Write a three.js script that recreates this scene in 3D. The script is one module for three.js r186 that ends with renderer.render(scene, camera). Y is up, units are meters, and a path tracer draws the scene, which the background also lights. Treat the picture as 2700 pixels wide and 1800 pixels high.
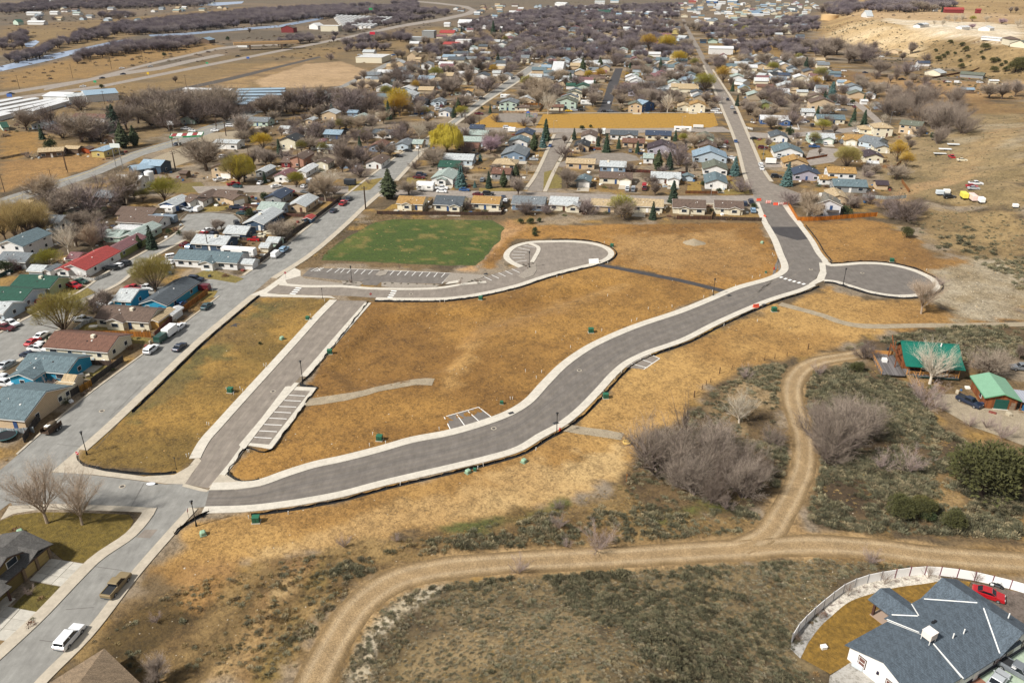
import * as THREE from 'three';
import { mergeGeometries } from 'three/addons/utils/BufferGeometryUtils.js';
import { RoundedBoxGeometry } from 'three/addons/geometries/RoundedBoxGeometry.js';

// ---------------------------------------------------------------- camera, sky, sun, exposure
const scene = new THREE.Scene();
const PITCH = 25.8 * Math.PI / 180, EYE = 93, FOC = 1829;
const camera = new THREE.PerspectiveCamera(46.4, 1024 / 682, 1, 16000);
camera.position.set(0, EYE, 0);
camera.rotation.set(-PITCH, 0, 0);
scene.add(camera);
{ // bright overcast sky with a thin spot round the sun
  const W = 128, H = 64, a = new Float32Array(W * H * 4), s = new THREE.Vector3(-0.62, 0.70, 0.36).normalize();
  for (let j = 0; j < H; j++) for (let i = 0; i < W; i++) {
    const el = ((j + .5) / H - .5) * Math.PI, az = ((i + .5) / W - .5) * 2 * Math.PI;
    const d = new THREE.Vector3(Math.cos(el) * Math.cos(az), Math.sin(el), Math.cos(el) * Math.sin(az));
    const k = el > 0 ? .2 + .06 * Math.sin(el) + .1 * Math.pow(Math.max(0, d.dot(s)), 4) : .14;
    a.set([k * .95, k * 1.0, k * 1.09, 1], (j * W + i) * 4);
  }
  const t = new THREE.DataTexture(a, W, H, THREE.RGBAFormat, THREE.FloatType);
  t.mapping = THREE.EquirectangularReflectionMapping; t.minFilter = t.magFilter = THREE.LinearFilter; t.needsUpdate = true;
  scene.background = t; scene.environment = t;
}
const sun = new THREE.DirectionalLight(0xfffaf3, 4.0);
sun.position.set(-0.62 * 400, 0.70 * 400, 0.36 * 400 - 300); sun.target.position.set(0, 0, -300);
sun.castShadow = true; sun.shadow.radius = 9; sun.shadow.mapSize.set(2048, 2048);
Object.assign(sun.shadow.camera, { left: -500, right: 500, top: 500, bottom: -500, near: 1, far: 1500 });
scene.add(sun, sun.target);
scene.fog = new THREE.FogExp2(0xc4cfdc, 0.00002);
const EXPOSURE = 1.5;

// ---------------------------------------------------------------- helpers
const D2R = Math.PI / 180;
function mulberry(s) { return () => { s |= 0; s = s + 0x6D2B79F5 | 0; let t = Math.imul(s ^ s >>> 15, 1 | s); t = t + Math.imul(t ^ t >>> 7, 61 | t) ^ t; return ((t ^ t >>> 14) >>> 0) / 4294967296; }; }
let rnd = mulberry(11);
const rr = (a, b) => a + (b - a) * rnd();
const clamp = (x, a = 0, b = 1) => Math.min(b, Math.max(a, x));
const sstep = (a, b, x) => { const t = clamp((x - a) / (b - a)); return t * t * (3 - 2 * t); };
const lerp = (a, b, t) => a + (b - a) * t;
const hash = (i, j) => { let h = Math.imul(i, 374761393) + Math.imul(j, 668265263) | 0; h = Math.imul(h ^ h >>> 13, 1274126177); return ((h ^ h >>> 16) >>> 0) / 4294967296; };
function vnoise(x, y) {
  const i = Math.floor(x), j = Math.floor(y); let u = x - i, v = y - j; u = u * u * (3 - 2 * u); v = v * v * (3 - 2 * v);
  return lerp(lerp(hash(i, j), hash(i + 1, j), u), lerp(hash(i, j + 1), hash(i + 1, j + 1), u), v);
}
const fbm = (x, y, n = 4) => { let s = 0, a = .5, t = 0; for (let k = 0; k < n; k++) { s += a * vnoise(x, y); t += a; a *= .55; x = x * 2.03 + 17.1; y = y * 2.03 + 9.7; } return s / t; };
const used = {};
function numbered(n) { const k = used[n] = (used[n] ?? -1) + 1; return k ? n + '_' + String(k).padStart(3, '0') : n; }
function tag(o, label, category, group, kind) {
  if (label) o.userData.label = label; if (category) o.userData.category = category;
  if (group) o.userData.group = group; if (kind) o.userData.kind = kind; return o;
}
const lin = hex => new THREE.Color(hex);
const mats = {};
function mat(hex, rough = .85, extra = {}) {
  const key = hex + rough + Object.keys(extra).map(k => k + (extra[k]?.uuid ?? extra[k])).join();
  return mats[key] ??= new THREE.MeshStandardMaterial({ color: hex, roughness: rough, ...extra });
}
function mesh(name, geo, material, parent) {
  const m = new THREE.Mesh(geo, material); m.name = parent ? name : numbered(name); m.castShadow = m.receiveShadow = true; (parent || scene).add(m); return m;
}
function thing(name, x, y, z, turn = 0) { const g = new THREE.Group(); g.name = numbered(name); g.position.set(x, y, z); g.rotation.y = turn; scene.add(g); return g; }
function copyOf(o, name) { const c = o.clone(); c.name = numbered(name || o.name.replace(/_\d+$/, '')); c.userData = {}; scene.add(c); return c; }
const box = (w, h, d, x = 0, y = 0, z = 0) => new THREE.BoxGeometry(w, h, d).translate(x, y, z);
const cyl = (r1, r2, h, n, x = 0, y = 0, z = 0) => new THREE.CylinderGeometry(r1, r2, h, n).translate(x, y, z);
const merge = a => mergeGeometries(a.map(g => g.index ? g.toNonIndexed() : g));
class MB { // raw triangle collector
  constructor() { this.p = []; this.u = []; }
  tri(a, b, c) { this.p.push(...a, ...b, ...c); this.u.push(0, 0, 1, 0, 0, 1); }
  quad(a, b, c, d) { this.tri(a, b, c); this.tri(a, c, d); }
  geo(uvXZ = 0) {
    const g = new THREE.BufferGeometry(); g.setAttribute('position', new THREE.Float32BufferAttribute(this.p, 3));
    if (uvXZ) { this.u = []; for (let i = 0; i < this.p.length; i += 3) this.u.push(this.p[i] / uvXZ, this.p[i + 2] / uvXZ); }
    g.setAttribute('uv', new THREE.Float32BufferAttribute(this.u, 2)); g.computeVertexNormals(); return g;
  }
}
// survey marks: where the lines of sight of the photograph meet the land (f px on a 2352-wide print), per enlarged sheet
const SHEET = { z: [0, 0, 1], l: [0, 0, 3], m: [784, 0, 3], r: [1568, 0, 3], a: [0, 392, 3], b: [784, 392, 3], c: [1568, 392, 3], d: [0, 784, 3], e: [784, 784, 3], f: [1568, 784, 3], g: [0, 1176, 3], h: [784, 1176, 3], i: [1568, 1176, 3],
  A: [0, 348.4, 5], B: [470.4, 200.4, 5], C: [940.8, 200.4, 5], D: [1358.9, 200.4, 5], E: [1742.2, 174.2, 5], F: [1881.6, 0, 5], G: [784, 52.3, 5], H: [1254.4, 0, 5], I: [0, 557.5, 5], J: [470.4, 365.9, 5], K: [1872.9, 1289.2, 4.909], L: [2003.6, 766.6, 6.75], M: [0, 766.6, 6], N: [0, 1202.2, 4.286], P: [1724.8, 418.1, 7.5] };
const px = (s, x, y) => [SHEET[s][0] + x / SHEET[s][2], SHEET[s][1] + y / SHEET[s][2]];
function ray(u, v) { const x = (u - 1176) / FOC, y = -(v - 784) / FOC, c = Math.cos(PITCH), s = Math.sin(PITCH); return [x, y * c - s, -c - y * s]; }
function G0(u, v, h = 0) { const [x, y, z] = ray(u, v), t = (h - EYE) / y; return [x * t, z * t]; }
const inPoly = (P, x, z) => { let c = false; for (let i = 0, j = P.length - 1; i < P.length; j = i++) { const a = P[i], b = P[j]; if ((a[1] > z) !== (b[1] > z) && x < (b[0] - a[0]) * (z - a[1]) / (b[1] - a[1]) + a[0]) c = !c; } return c; };
const edgeDist = (P, x, z, closed = true) => { let m = 1e9; for (let i = closed ? 0 : 1, n = P.length; i < n; i++) { const a = P[(i + n - 1) % n], b = P[i], dx = b[0] - a[0], dz = b[1] - a[1], t = clamp(((x - a[0]) * dx + (z - a[1]) * dz) / (dx * dx + dz * dz || 1)), ex = a[0] + dx * t - x, ez = a[1] + dz * t - z; m = Math.min(m, ex * ex + ez * ez); } return Math.sqrt(m); };
class Region { // polygon with a signed distance, positive inside
  constructor(P) { this.P = P; this.b = [1e9, -1e9, 1e9, -1e9]; for (const [x, z] of P) { this.b[0] = Math.min(this.b[0], x); this.b[1] = Math.max(this.b[1], x); this.b[2] = Math.min(this.b[2], z); this.b[3] = Math.max(this.b[3], z); } }
  sd(x, z, reach = 8) { const b = this.b; if (x < b[0] - reach || x > b[1] + reach || z < b[2] - reach || z > b[3] + reach) return -1e3; const d = edgeDist(this.P, x, z); return inPoly(this.P, x, z) ? d : -d; }
}
const nums = s => s.trim().split(/[\s,]+/).map(Number);
const pairs = s => { const a = nums(s), r = []; for (let i = 0; i < a.length; i += 2) r.push([a[i], a[i + 1]]); return r; };

// ---------------------------------------------------------------- the lie of the land
const flat = s => new Region(pairs(s).map(q => G0(...q)));
const LAND = {
  mesa: flat('1885 30 1881 92 1915 104 1960 107 2022 114 2142 152 2262 172 2380 196 2900 260 3400 120 3300 8 1900 8'),
  east: flat('2150 286 2062 340 2012 400 2050 450 2100 490 2200 545 2300 620 2420 740 2900 800 2900 260 2350 262 2260 270'),
  lowlot: flat('735 850 860 722 1090 705 1400 638 1440 648 1280 712 1105 765 1050 850 1000 868 800 905'),
};
const FIELD = {
  lotC: '850 692 955 690 1070 685 1190 660 1310 622 1385 606 1450 618 1560 642 1650 668 1600 690 1480 740 1360 790 1300 835 1250 880 1200 930 1120 965 1000 1002 850 1040 700 1070 600 1105 545 1100 530 1085 560 1050 640 1010 720 910 705 880 770 790',
  lotNE: '1180 520 1740 510 1790 590 1795 618 1760 645 1660 668 1560 640 1400 605 1402 580 1370 560 1300 548 1180 550 1160 580 1130 620 1095 615 1150 545',
  lotW: '600 682 760 684 690 770 560 915 460 1030 440 1065 405 1085 330 1085 200 1062 185 1040 240 985 460 795',
  lotS: '420 1220 470 1180 560 1180 700 1158 950 1100 1180 1045 1290 985 1390 890 1440 850 1520 815 1640 760 1800 700 1900 660 2000 690 2120 690 2200 720 2330 740 2352 760 2050 762 1900 805 1800 828 1700 850 1640 880 1600 920 1570 960 1520 990 1470 1020 1440 1090 1300 1150 1180 1180 1000 1215 880 1238 780 1252 690 1268 560 1292 430 1335 380 1330',
  lotE: '1835 510 2010 502 2090 540 2150 590 2260 600 2330 650 2352 740 2190 740 2160 690 2155 650 2100 618 2040 602 1930 605 1895 590 1865 540',
  hill: '640 1900 690 1640 720 1568 760 1500 830 1425 900 1370 1000 1335 1140 1310 1420 1300 1700 1285 1880 1275 2140 1300 1990 1340 1870 1420 1820 1480 1840 1530 1900 1568 1960 1700 2000 1900',
  slope: '400 1345 520 1310 700 1275 1000 1225 1300 1160 1450 1100 1500 1180 1780 1180 1700 1235 1400 1262 1100 1280 950 1300 830 1350 740 1440 640 1568 330 1568 150 1500 300 1420',
  thicket: '1470 1030 1530 1000 1640 890 1780 835 1810 860 1790 930 1815 1020 1815 1090 1770 1160 1620 1190 1500 1180 1440 1110',
  brush: '1850 860 1960 830 2000 850 2080 860 2160 980 2352 1090 2352 1240 2150 1232 1960 1225 1850 1200 1870 1080 1870 1000 1845 920',
  brushN: '1900 810 2060 770 2200 750 2352 745 2352 830 2220 830 2060 790 1960 815',
};
const FR = {}; for (const k in FIELD) FR[k] = new Region(pairs(FIELD[k]).map(q => G0(...q)));
function hgt(x, z) {
  let h = 0;
  if (z < -300) {
    let d = LAND.mesa.sd(x, z, 4);
    if (d > 0) h += 22 * sstep(0, 75, d) * (.86 + .14 * fbm(x * .02, z * .02, 3)) + 5 * sstep(4, 40, d) * sstep(150, 60, d) * (fbm(x * .05, z * .03, 4) - .5);
  }
  if (x > 90) { const d = LAND.east.sd(x, z, 2); if (d > 0) h += 15 * sstep(0, 110, d) + 5 * sstep(2, 25, d) * (fbm(x * .045, z * .045, 4) - .5); }
  const e = ((x - 12) / 36) ** 2 + ((z + 66) / 36) ** 2;
  if (e < 1) h += 8.5 * (1 - e) * (1 - e) * (1.1 + .8 * (fbm(x * .07, z * .07, 3) - .5));
  if (x > -160 && x < 190 && z > -345 && z < -60) {
    for (const k of ['lotC', 'lotNE', 'lotW', 'lotS', 'lotE']) { const d = FR[k].sd(x, z, 0); if (d > 0) { h += .5 * sstep(.5, 7, d) * (fbm(x * .12, z * .12, 4) - .35) + .12 * sstep(.5, 3, d) * (vnoise(x * .9, z * .9) - .5); break; } }
    const dl = LAND.lowlot.sd(x, z, 0); if (dl > 0) h -= 1.3 * sstep(0, 5, dl);
    for (const k of ['slope', 'brush', 'thicket', 'hill', 'brushN']) { const d = FR[k].sd(x, z, 0); if (d > 0) { h += sstep(1, 9, d) * ((k === 'slope' ? 4.2 * (fbm((x * .79 + z * .61) * .13, (z * .79 - x * .61) * .035, 4) - .5) : 1.5 * (fbm(x * .09 + z * .05, z * .07, 4) - .42)) + .16 * (vnoise(x * 1.1, z * 1.1) - .5)); break; } }
  }
  return h;
}
function G(u, v) { // where a line of sight meets the land
  const [dx, dy, dz] = ray(u, v); let t0 = Math.max(0, (42 - EYE) / dy), t1 = (-3 - EYE) / dy, n = 90, st = (t1 - t0) / n, t = t0;
  for (let k = 0; k < n; k++) { t += st; if (EYE + dy * t < hgt(dx * t, dz * t)) break; }
  let a = t - st, b = t; for (let k = 0; k < 18; k++) { const m = (a + b) / 2; if (EYE + dy * m < hgt(dx * m, dz * m)) b = m; else a = m; }
  return [dx * b, dz * b];
}
const at = (s, x, y) => { const q = px(s, x, y), [X, Z] = G(...q); return { x: X, y: hgt(X, Z), z: Z, u: q[0], v: q[1] }; };
const depthOf = p => -p.z * Math.cos(PITCH) + (EYE - p.y) * Math.sin(PITCH);
const mPerPx = p => depthOf(p) / FOC;                                   // metres across one print pixel
const tall = (p, pixels) => pixels * mPerPx(p) / Math.max(.5, -p.z / Math.hypot(p.x, EYE, p.z)); // height that spans so many pixels
const W = s => pairs(s).map(q => G(...q));

// ---------------------------------------------------------------- textures (grain, wear, joint and seam lines)
function tex(n, fn, rep = [1, 1], srgb = true) {
  const a = new Uint8Array(n * n * 4);
  for (let j = 0; j < n; j++) for (let i = 0; i < n; i++) { const c = fn(i / n, j / n, i, j), k = (j * n + i) * 4; a[k] = clamp(c[0], 0, 255); a[k + 1] = clamp(c[1] ?? c[0], 0, 255); a[k + 2] = clamp(c[2] ?? c[0], 0, 255); a[k + 3] = 255; }
  const t = new THREE.DataTexture(a, n, n); t.wrapS = t.wrapT = THREE.RepeatWrapping; t.magFilter = THREE.LinearFilter; t.minFilter = THREE.LinearMipmapLinearFilter; t.generateMipmaps = true;
  if (srgb) t.colorSpace = THREE.SRGBColorSpace; t.repeat.set(...rep); t.needsUpdate = true; return t;
}
const pv = (x, y, p, s) => { // periodic value noise
  x *= p; y *= p; const i = Math.floor(x), j = Math.floor(y); let u = x - i, v = y - j; u = u * u * (3 - 2 * u); v = v * v * (3 - 2 * v); const m = k => ((k % p) + p) % p, o = s * 7919;
  return lerp(lerp(hash(m(i) + o, m(j)), hash(m(i + 1) + o, m(j)), u), lerp(hash(m(i) + o, m(j + 1)), hash(m(i + 1) + o, m(j + 1)), u), v);
};
const pf = (x, y, p, s, n) => { let r = 0, a = .5, t = 0; for (let k = 0; k < n; k++) { r += a * pv(x, y, p, s + k); t += a; a *= .68; p *= 2; } return r / t; };
// ground: uv in metres / 48
const T_GROUND = tex(1024, (x, y, i, j) => { const n = pf(x, y, 14, 1, 6), g = hash(i, j + 5000), c = pf(x, y, 60, 9, 3); let k = 158 + 95 * (n - .5) + 90 * (c - .5) + 95 * (pf(x, y, 150, 7, 2) - .5) + 60 * (g - .5); if (g > .9975) k += 70; return [k + 72, k + 70, k + 66]; });
const B_GROUND = tex(512, (x, y, i, j) => [255 * (.6 * pf(x, y, 14, 3, 5) + .25 * pf(x, y, 90, 4, 2) + .15 * hash(i, j))], [1, 1], false);
const T_GRASS = tex(512, (x, y, i, j) => { const n = pf(x, y, 16, 21, 5), g = hash(i, j), k = 205 + 120 * (n - .5) + 50 * (g - .5); return [k, k + 2, k - 6]; });
const T_ASPH = tex(1024, (x, y, i, j) => { const n = pf(x, y, 6, 31, 5), st = pf(x, y * .2, 20, 37, 3), g = hash(i, j + 77), k = 206 + 52 * (n - .5) + 30 * (st - .5) + 26 * (g - .5); return [k + 3, k, k - 4]; });
const T_CONC = tex(512, (x, y, i, j) => { const n = pf(x, y, 8, 41, 5), g = hash(i, j), k = 224 + 46 * (n - .5) + 16 * (g - .5); return [k, k - 1, k - 4]; });
const T_GRAV = tex(512, (x, y, i, j) => { const k = 215 + 50 * (pf(x, y, 30, 45, 4) - .5) + 70 * (hash(i, j + 9) - .5); return [k, k - 2, k - 5]; });
const T_ROOF = tex(256, (x, y, i, j) => { const row = Math.floor(y * 16), s = hash(row * 31 + 7, Math.floor((x + hash(row, 3)) * 24) % 24), e = (y * 16) % 1 < .22 ? -34 : 0, n = pf(x, y, 5, 51, 4); const k = 205 + 44 * (s - .5) + e + 60 * (n - .5) + 60 * (hash(i >> 1, j >> 1) - .5); return [k, k, k]; });
const T_METAL = tex(128, (x, y) => { const r = (x * 8) % 1, k = 226 + (r < .14 ? -40 : r < .24 ? 20 : 0) + 16 * (pf(x, y, 4, 61, 3) - .5); return [k, k, k]; });  // ribs: a darker line with a paler line beside it
const T_SIDING = tex(128, (x, y, i, j) => { const r = (y * 8) % 1, k = 236 + (r < .16 ? -44 : 0) + 22 * (pf(x, y, 6, 71, 3) - .5); return [k, k, k]; });
const T_WOOD = tex(256, (x, y, i, j) => { const b = Math.floor(x * 12), s = hash(b, 99), r = (x * 12) % 1, k = 205 + 60 * (s - .5) + (r < .1 ? -70 : 0) + 40 * (pf(x, y * .15, 24, 81, 3) - .5); return [k, k - 2, k - 6]; });
const T_STUCCO = tex(128, (x, y, i, j) => { const k = 238 + 24 * (pf(x, y, 8, 91, 4) - .5); return [k, k, k]; });
const T_BARK = tex(64, (x, y) => { const k = 190 + 110 * (pf(x, y * .3, 8, 95, 3) - .5); return [k, k - 4, k - 8]; });

// ---------------------------------------------------------------- ground: one sheet, coloured soil and turf, one sun patch painted in
const M_GROUND = new THREE.MeshStandardMaterial({ color: 0xffffff, vertexColors: true, map: T_GROUND, bumpMap: B_GROUND, bumpScale: .35, roughness: 1 });
const C = hex => { const c = lin(hex), l = .3 * c.r + .6 * c.g + .1 * c.b, k = 1.0; return [c.r, c.g, c.b].map(v => Math.max(.008, (l + (v - l) * k) * .87)); }; // deep dry-season colours
const mixc = (a, b, t) => [lerp(a[0], b[0], t), lerp(a[1], b[1], t), lerp(a[2], b[2], t)];
const PAINT = []; // [region, colour A, colour B, noise scale, feather, ragged edge]
const paint = (poly, a, b, s, f = 2, e = 3) => PAINT.push([poly instanceof Region ? poly : new Region(W(poly)), C(a), C(b), s, f, e]);
paint('0 60 400 60 1000 60 1240 40 1240 130 900 140 560 240 300 330 0 420', '#86704e', '#71603f', .008, 20, 20);
paint('0 0 2352 0 2352 30 1000 60 760 90 500 130 0 240', '#84715a', '#6c604f', .012, 30, 30);
paint('0 205 420 150 800 100 1000 62 1050 70 900 140 600 240 300 330 0 420', '#93794f', '#7d6a4c', .03, 8, 8);
paint('180 78 600 28 760 30 560 52 300 78', '#a98a5d', '#9a7c52', .02, 12, 8);
paint('0 60 300 40 560 15 200 110 0 130', '#957c52', '#836b4a', .02, 16, 8);
paint('0 168 240 118 470 98 520 106 330 146 200 178 0 206', '#a07f4c', '#947648', .03, 6, 4);
paint('0 300 90 305 95 345 40 362 0 370', '#a57f43', '#96743f', .05, 3, 3);
paint('0 372 190 352 285 330 240 372 200 390 0 440', '#a8824d', '#9b7746', .06, 3, 2);
paint('583 186 700 147 784 141 850 165 872 184 784 197 690 202 600 200', '#c0a27c', '#b39670', .03, 4, 3);
paint('430 200 600 150 700 132 720 140 590 182 560 205', '#a98b5e', '#8d7350', .05, 4, 4);
paint('1885 30 1881 92 1915 104 1960 107 2022 114 2142 152 2262 172 2380 196 2900 260 3400 120 3300 8 1900 8', '#bb9d6c', '#a5875a', .02, 10, 6);
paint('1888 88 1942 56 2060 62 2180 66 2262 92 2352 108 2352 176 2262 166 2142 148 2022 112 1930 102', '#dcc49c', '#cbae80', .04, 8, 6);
paint('2120 96 2180 90 2262 96 2352 114 2352 215 2262 176 2150 152 2110 140', '#a88e63', '#8d754c', .05, 6, 6);
paint('1930 30 2352 34 2352 54 2150 52 1990 46', '#c8a97f', '#bb9b70', .01, 10, 4);
paint('2010 44 2352 56 2352 100 2240 86 2100 66', '#f3e6cf', '#dfcbab', .05, 14, 10);  // sun patch on the bluff, painted into the colour as paler sand
paint('1640 96 1700 92 1800 96 1800 150 1700 152 1640 134', '#9d7c42', '#8d7040', .04, 5, 4);
paint('1820 150 2080 175 2300 240 2352 250 2352 290 2080 270 1900 215', '#97794c', '#87683f', .04, 6, 6);
paint('2000 180 2352 190 2352 228 2140 232 2000 205', '#b18d5c', '#9b7a4d', .05, 5, 5);
paint('2055 290 2240 262 2352 262 2352 480 2200 470 2060 450 2015 400', '#a18a63', '#8a7752', .06, 6, 6);
paint('2150 300 2352 280 2352 360 2250 390 2170 350', '#ab9a7c', '#98835d', .07, 6, 6);
paint('2080 470 2352 480 2352 640 2240 590 2130 545', '#a38a5f', '#8b744d', .08, 5, 6);
paint(FR.lotC, '#aa8041', '#8d6732', .035, 1.2, 1.5);
paint(FR.lotNE, '#a97d3f', '#8d6631', .03, 1.5, 2);
paint('1390 540 1690 530 1740 590 1700 640 1500 620 1420 590', '#b08a55', '#a27b46', .04, 8, 8);
paint('1165 500 1200 520 1150 560 1090 620 1060 620 1130 560', '#c39a6a', '#b58a58', .06, 4, 4);
paint(FR.lotW, '#a3803f', '#806732', .05, 1.2, 1.5);
paint('470 770 610 690 680 690 540 800 400 900 300 960 260 960', '#6f6436', '#886d3c', .05, 6, 8);
paint(FR.lotS, '#bf985b', '#a37c44', .03, 2.5, 4);
paint('560 1290 700 1220 960 1150 1240 1060 1420 1030 1440 1090 1300 1150 1100 1190 880 1235 690 1268', '#c8a874', '#b99662', .04, 4, 5);
paint(FR.lotE, '#a57c42', '#8d6837', .04, 2, 4);
paint('2180 610 2280 590 2352 640 2352 730 2190 738 2150 690 2120 640', '#b3a68e', '#9c8b6d', .08, 4, 6);
paint('1090 760 1120 742 1440 650 1420 668 1120 780 1050 880 1010 905 1030 850', '#b08950', '#a07943', .05, 4, 4);
paint(FR.hill, '#82704f', '#5b4d37', .07, 2.5, 4);
paint('900 1480 1100 1390 1300 1420 1350 1500 1250 1568 900 1568', '#937f5c', '#73623f', .1, 7, 8);
paint('800 1568 780 1520 830 1450 920 1375 1010 1335 1040 1340 960 1385 880 1450 840 1530 850 1568', '#c9bda5', '#b0a083', .3, 1.2, 1.2);
paint(FR.slope, '#9b8052', '#745d3a', .09, 2.5, 5);
paint('620 1300 700 1275 740 1290 640 1400 560 1568 500 1568 560 1420', '#a88657', '#93734a', .12, 3, 3);
paint('330 1400 420 1345 470 1380 400 1470 260 1568 160 1568', '#6f5831', '#574626', .12, 3, 4);
paint('655 1330 700 1310 610 1450 540 1568 465 1568 560 1430', '#c2a677', '#ae8f60', .14, 2, 2);
paint('600 1312 645 1302 560 1440 465 1568 400 1568 520 1420', '#6a5534', '#7d6640', .14, 2, 2.5);
paint('735 1285 775 1278 705 1400 645 1568 590 1568 660 1400', '#735d3a', '#86703f', .14, 2, 2.5);
paint('2050 450 2090 425 2200 400 2260 320 2290 290 2300 300 2275 340 2225 410 2110 440 2070 470', '#b3946a', '#a98a60', .1, 2, 2);
paint('2170 395 2230 330 2300 300 2352 285 2352 300 2300 330 2240 380 2200 420', '#ab9268', '#a0865e', .1, 2, 2);
paint('330 1340 420 1300 560 1280 560 1330 450 1380', '#a88250', '#93703f', .1, 4, 4);
paint(FR.thicket, '#6f5a3c', '#54442f', .1, 3, 4);
paint('1620 940 1720 850 1790 840 1780 930 1700 990', '#a48d69', '#8e7550', .1, 3, 4);
paint(FR.brush, '#6c583c', '#4d3e2b', .08, 3, 4);
paint('2100 1060 2300 1040 2352 1090 2352 1140 2240 1130 2200 1190 2140 1180', '#a0855a', '#7f6640', .12, 3, 4);
paint(FR.brushN, '#675338', '#4d3f2b', .1, 3, 4);
paint('1580 1160 1700 1140 1640 1180 1500 1200', '#63692f', '#6d5a36', .15, 3, 3);
paint('1000 1215 1240 1165 1300 1150 1290 1170 1100 1215', '#5d6230', '#7a6238', .12, 2, 3);
{ // bare shoulders along the dirt roads
  const band = (s, w) => { const p = W(s), l = [], r = []; p.forEach((q, i) => { const a = p[Math.max(0, i - 1)], b = p[Math.min(p.length - 1, i + 1)], dx = b[0] - a[0], dz = b[1] - a[1], n = Math.hypot(dx, dz); l.push([q[0] + dz / n * w, q[1] - dx / n * w]); r.unshift([q[0] - dz / n * w, q[1] + dx / n * w]); }); return new Region([...l, ...r]); };
  paint(band('2400 1296 2168 1279 2001 1259 1868 1252 1701 1262 1568 1270 1417 1279 1284 1286 1151 1293 1017 1306 917 1329 850 1369 800 1423 760 1490 720 1568 700 1620', 3.6), '#b4966a', '#94784e', .2, 1.6, 1.8);
  paint(band('1750 1235 1800 1172 1822 1132 1841 1090 1848 1051 1845 997 1831 957 1821 917 1825 874 1845 847 1885 829 1968 815', 2.8), '#b4966a', '#94784e', .2, 1.5, 1.6);
  paint('1680 1264 1745 1222 1790 1178 1835 1176 1852 1222 1905 1256', '#b89a6e', '#a08258', .15, 1.5, 1.5); paint('1980 1250 2352 1262 2352 1330 2260 1320 2100 1300', '#9c7f56', '#84693f', .15, 2, 2);
}
const YARD = C('#816a48'), YARD2 = C('#ab8745'), YARD3 = C('#62533d'), GREYSOIL = C('#a39480');
function gcol(x, z) {
  const n1 = fbm(x * .03 + 5, z * .03, 3), n2 = fbm(x * .13, z * .13 + 40, 3); let c;
  const far = Math.hypot(x, z);
  if (far > 1400) c = mixc(C('#80705a'), C('#6b6152'), n1);
  else { c = mixc(mixc(YARD, YARD3, sstep(.4, .6, n1)), YARD2, .7 * sstep(.55, .68, n2)); c = mixc(c, GREYSOIL, .7 * sstep(.54, .62, fbm(x * .07 + 77, z * .07, 3))); }
  const en = fbm(x * .22, z * .22 + 90, 3) - .5;
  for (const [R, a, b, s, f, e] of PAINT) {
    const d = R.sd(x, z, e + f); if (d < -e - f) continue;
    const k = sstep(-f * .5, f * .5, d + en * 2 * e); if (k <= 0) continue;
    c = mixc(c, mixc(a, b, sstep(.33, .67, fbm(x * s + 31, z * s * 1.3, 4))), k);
  }
  return c;
}
{
  const xs = [], zs = [];
  for (let x = -150; x <= 150; x += 1.05) xs.push(x);
  for (let s = 1.15, x = 150; x < 7000; s *= 1.045) { x += s; xs.push(x); xs.unshift(-x); }
  for (let z = 40; z > -58;) { zs.push(z); z -= 14; }
  for (let z = -60, s = .95; z > -9000;) { zs.push(z); s = Math.max(.95, (-z) * .0052); z -= s; }
  const nx = xs.length, nz = zs.length, P = new Float32Array(nx * nz * 3), U = new Float32Array(nx * nz * 2), K = new Float32Array(nx * nz * 3), I = [];
  for (let j = 0; j < nz; j++) for (let i = 0; i < nx; i++) {
    const x = xs[i], z = zs[j], k = j * nx + i, seen = z < -50 && Math.abs(x) < -z * .72 + 60;
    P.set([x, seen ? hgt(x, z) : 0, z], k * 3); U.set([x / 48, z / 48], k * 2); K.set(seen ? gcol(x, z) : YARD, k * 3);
    if (i < nx - 1 && j < nz - 1) I.push(k, k + 1, k + nx, k + 1, k + nx + 1, k + nx);
  }
  const g = new THREE.BufferGeometry(); g.setAttribute('position', new THREE.BufferAttribute(P, 3)); g.setAttribute('uv', new THREE.BufferAttribute(U, 2)); g.setAttribute('color', new THREE.BufferAttribute(K, 3)); g.setIndex(I);
  g.computeVertexNormals(); tag(mesh('ground', g, M_GROUND), 'dry brown soil, dirt lots and sagebrush slopes under the whole town', 'ground', null, 'structure');
}

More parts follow.
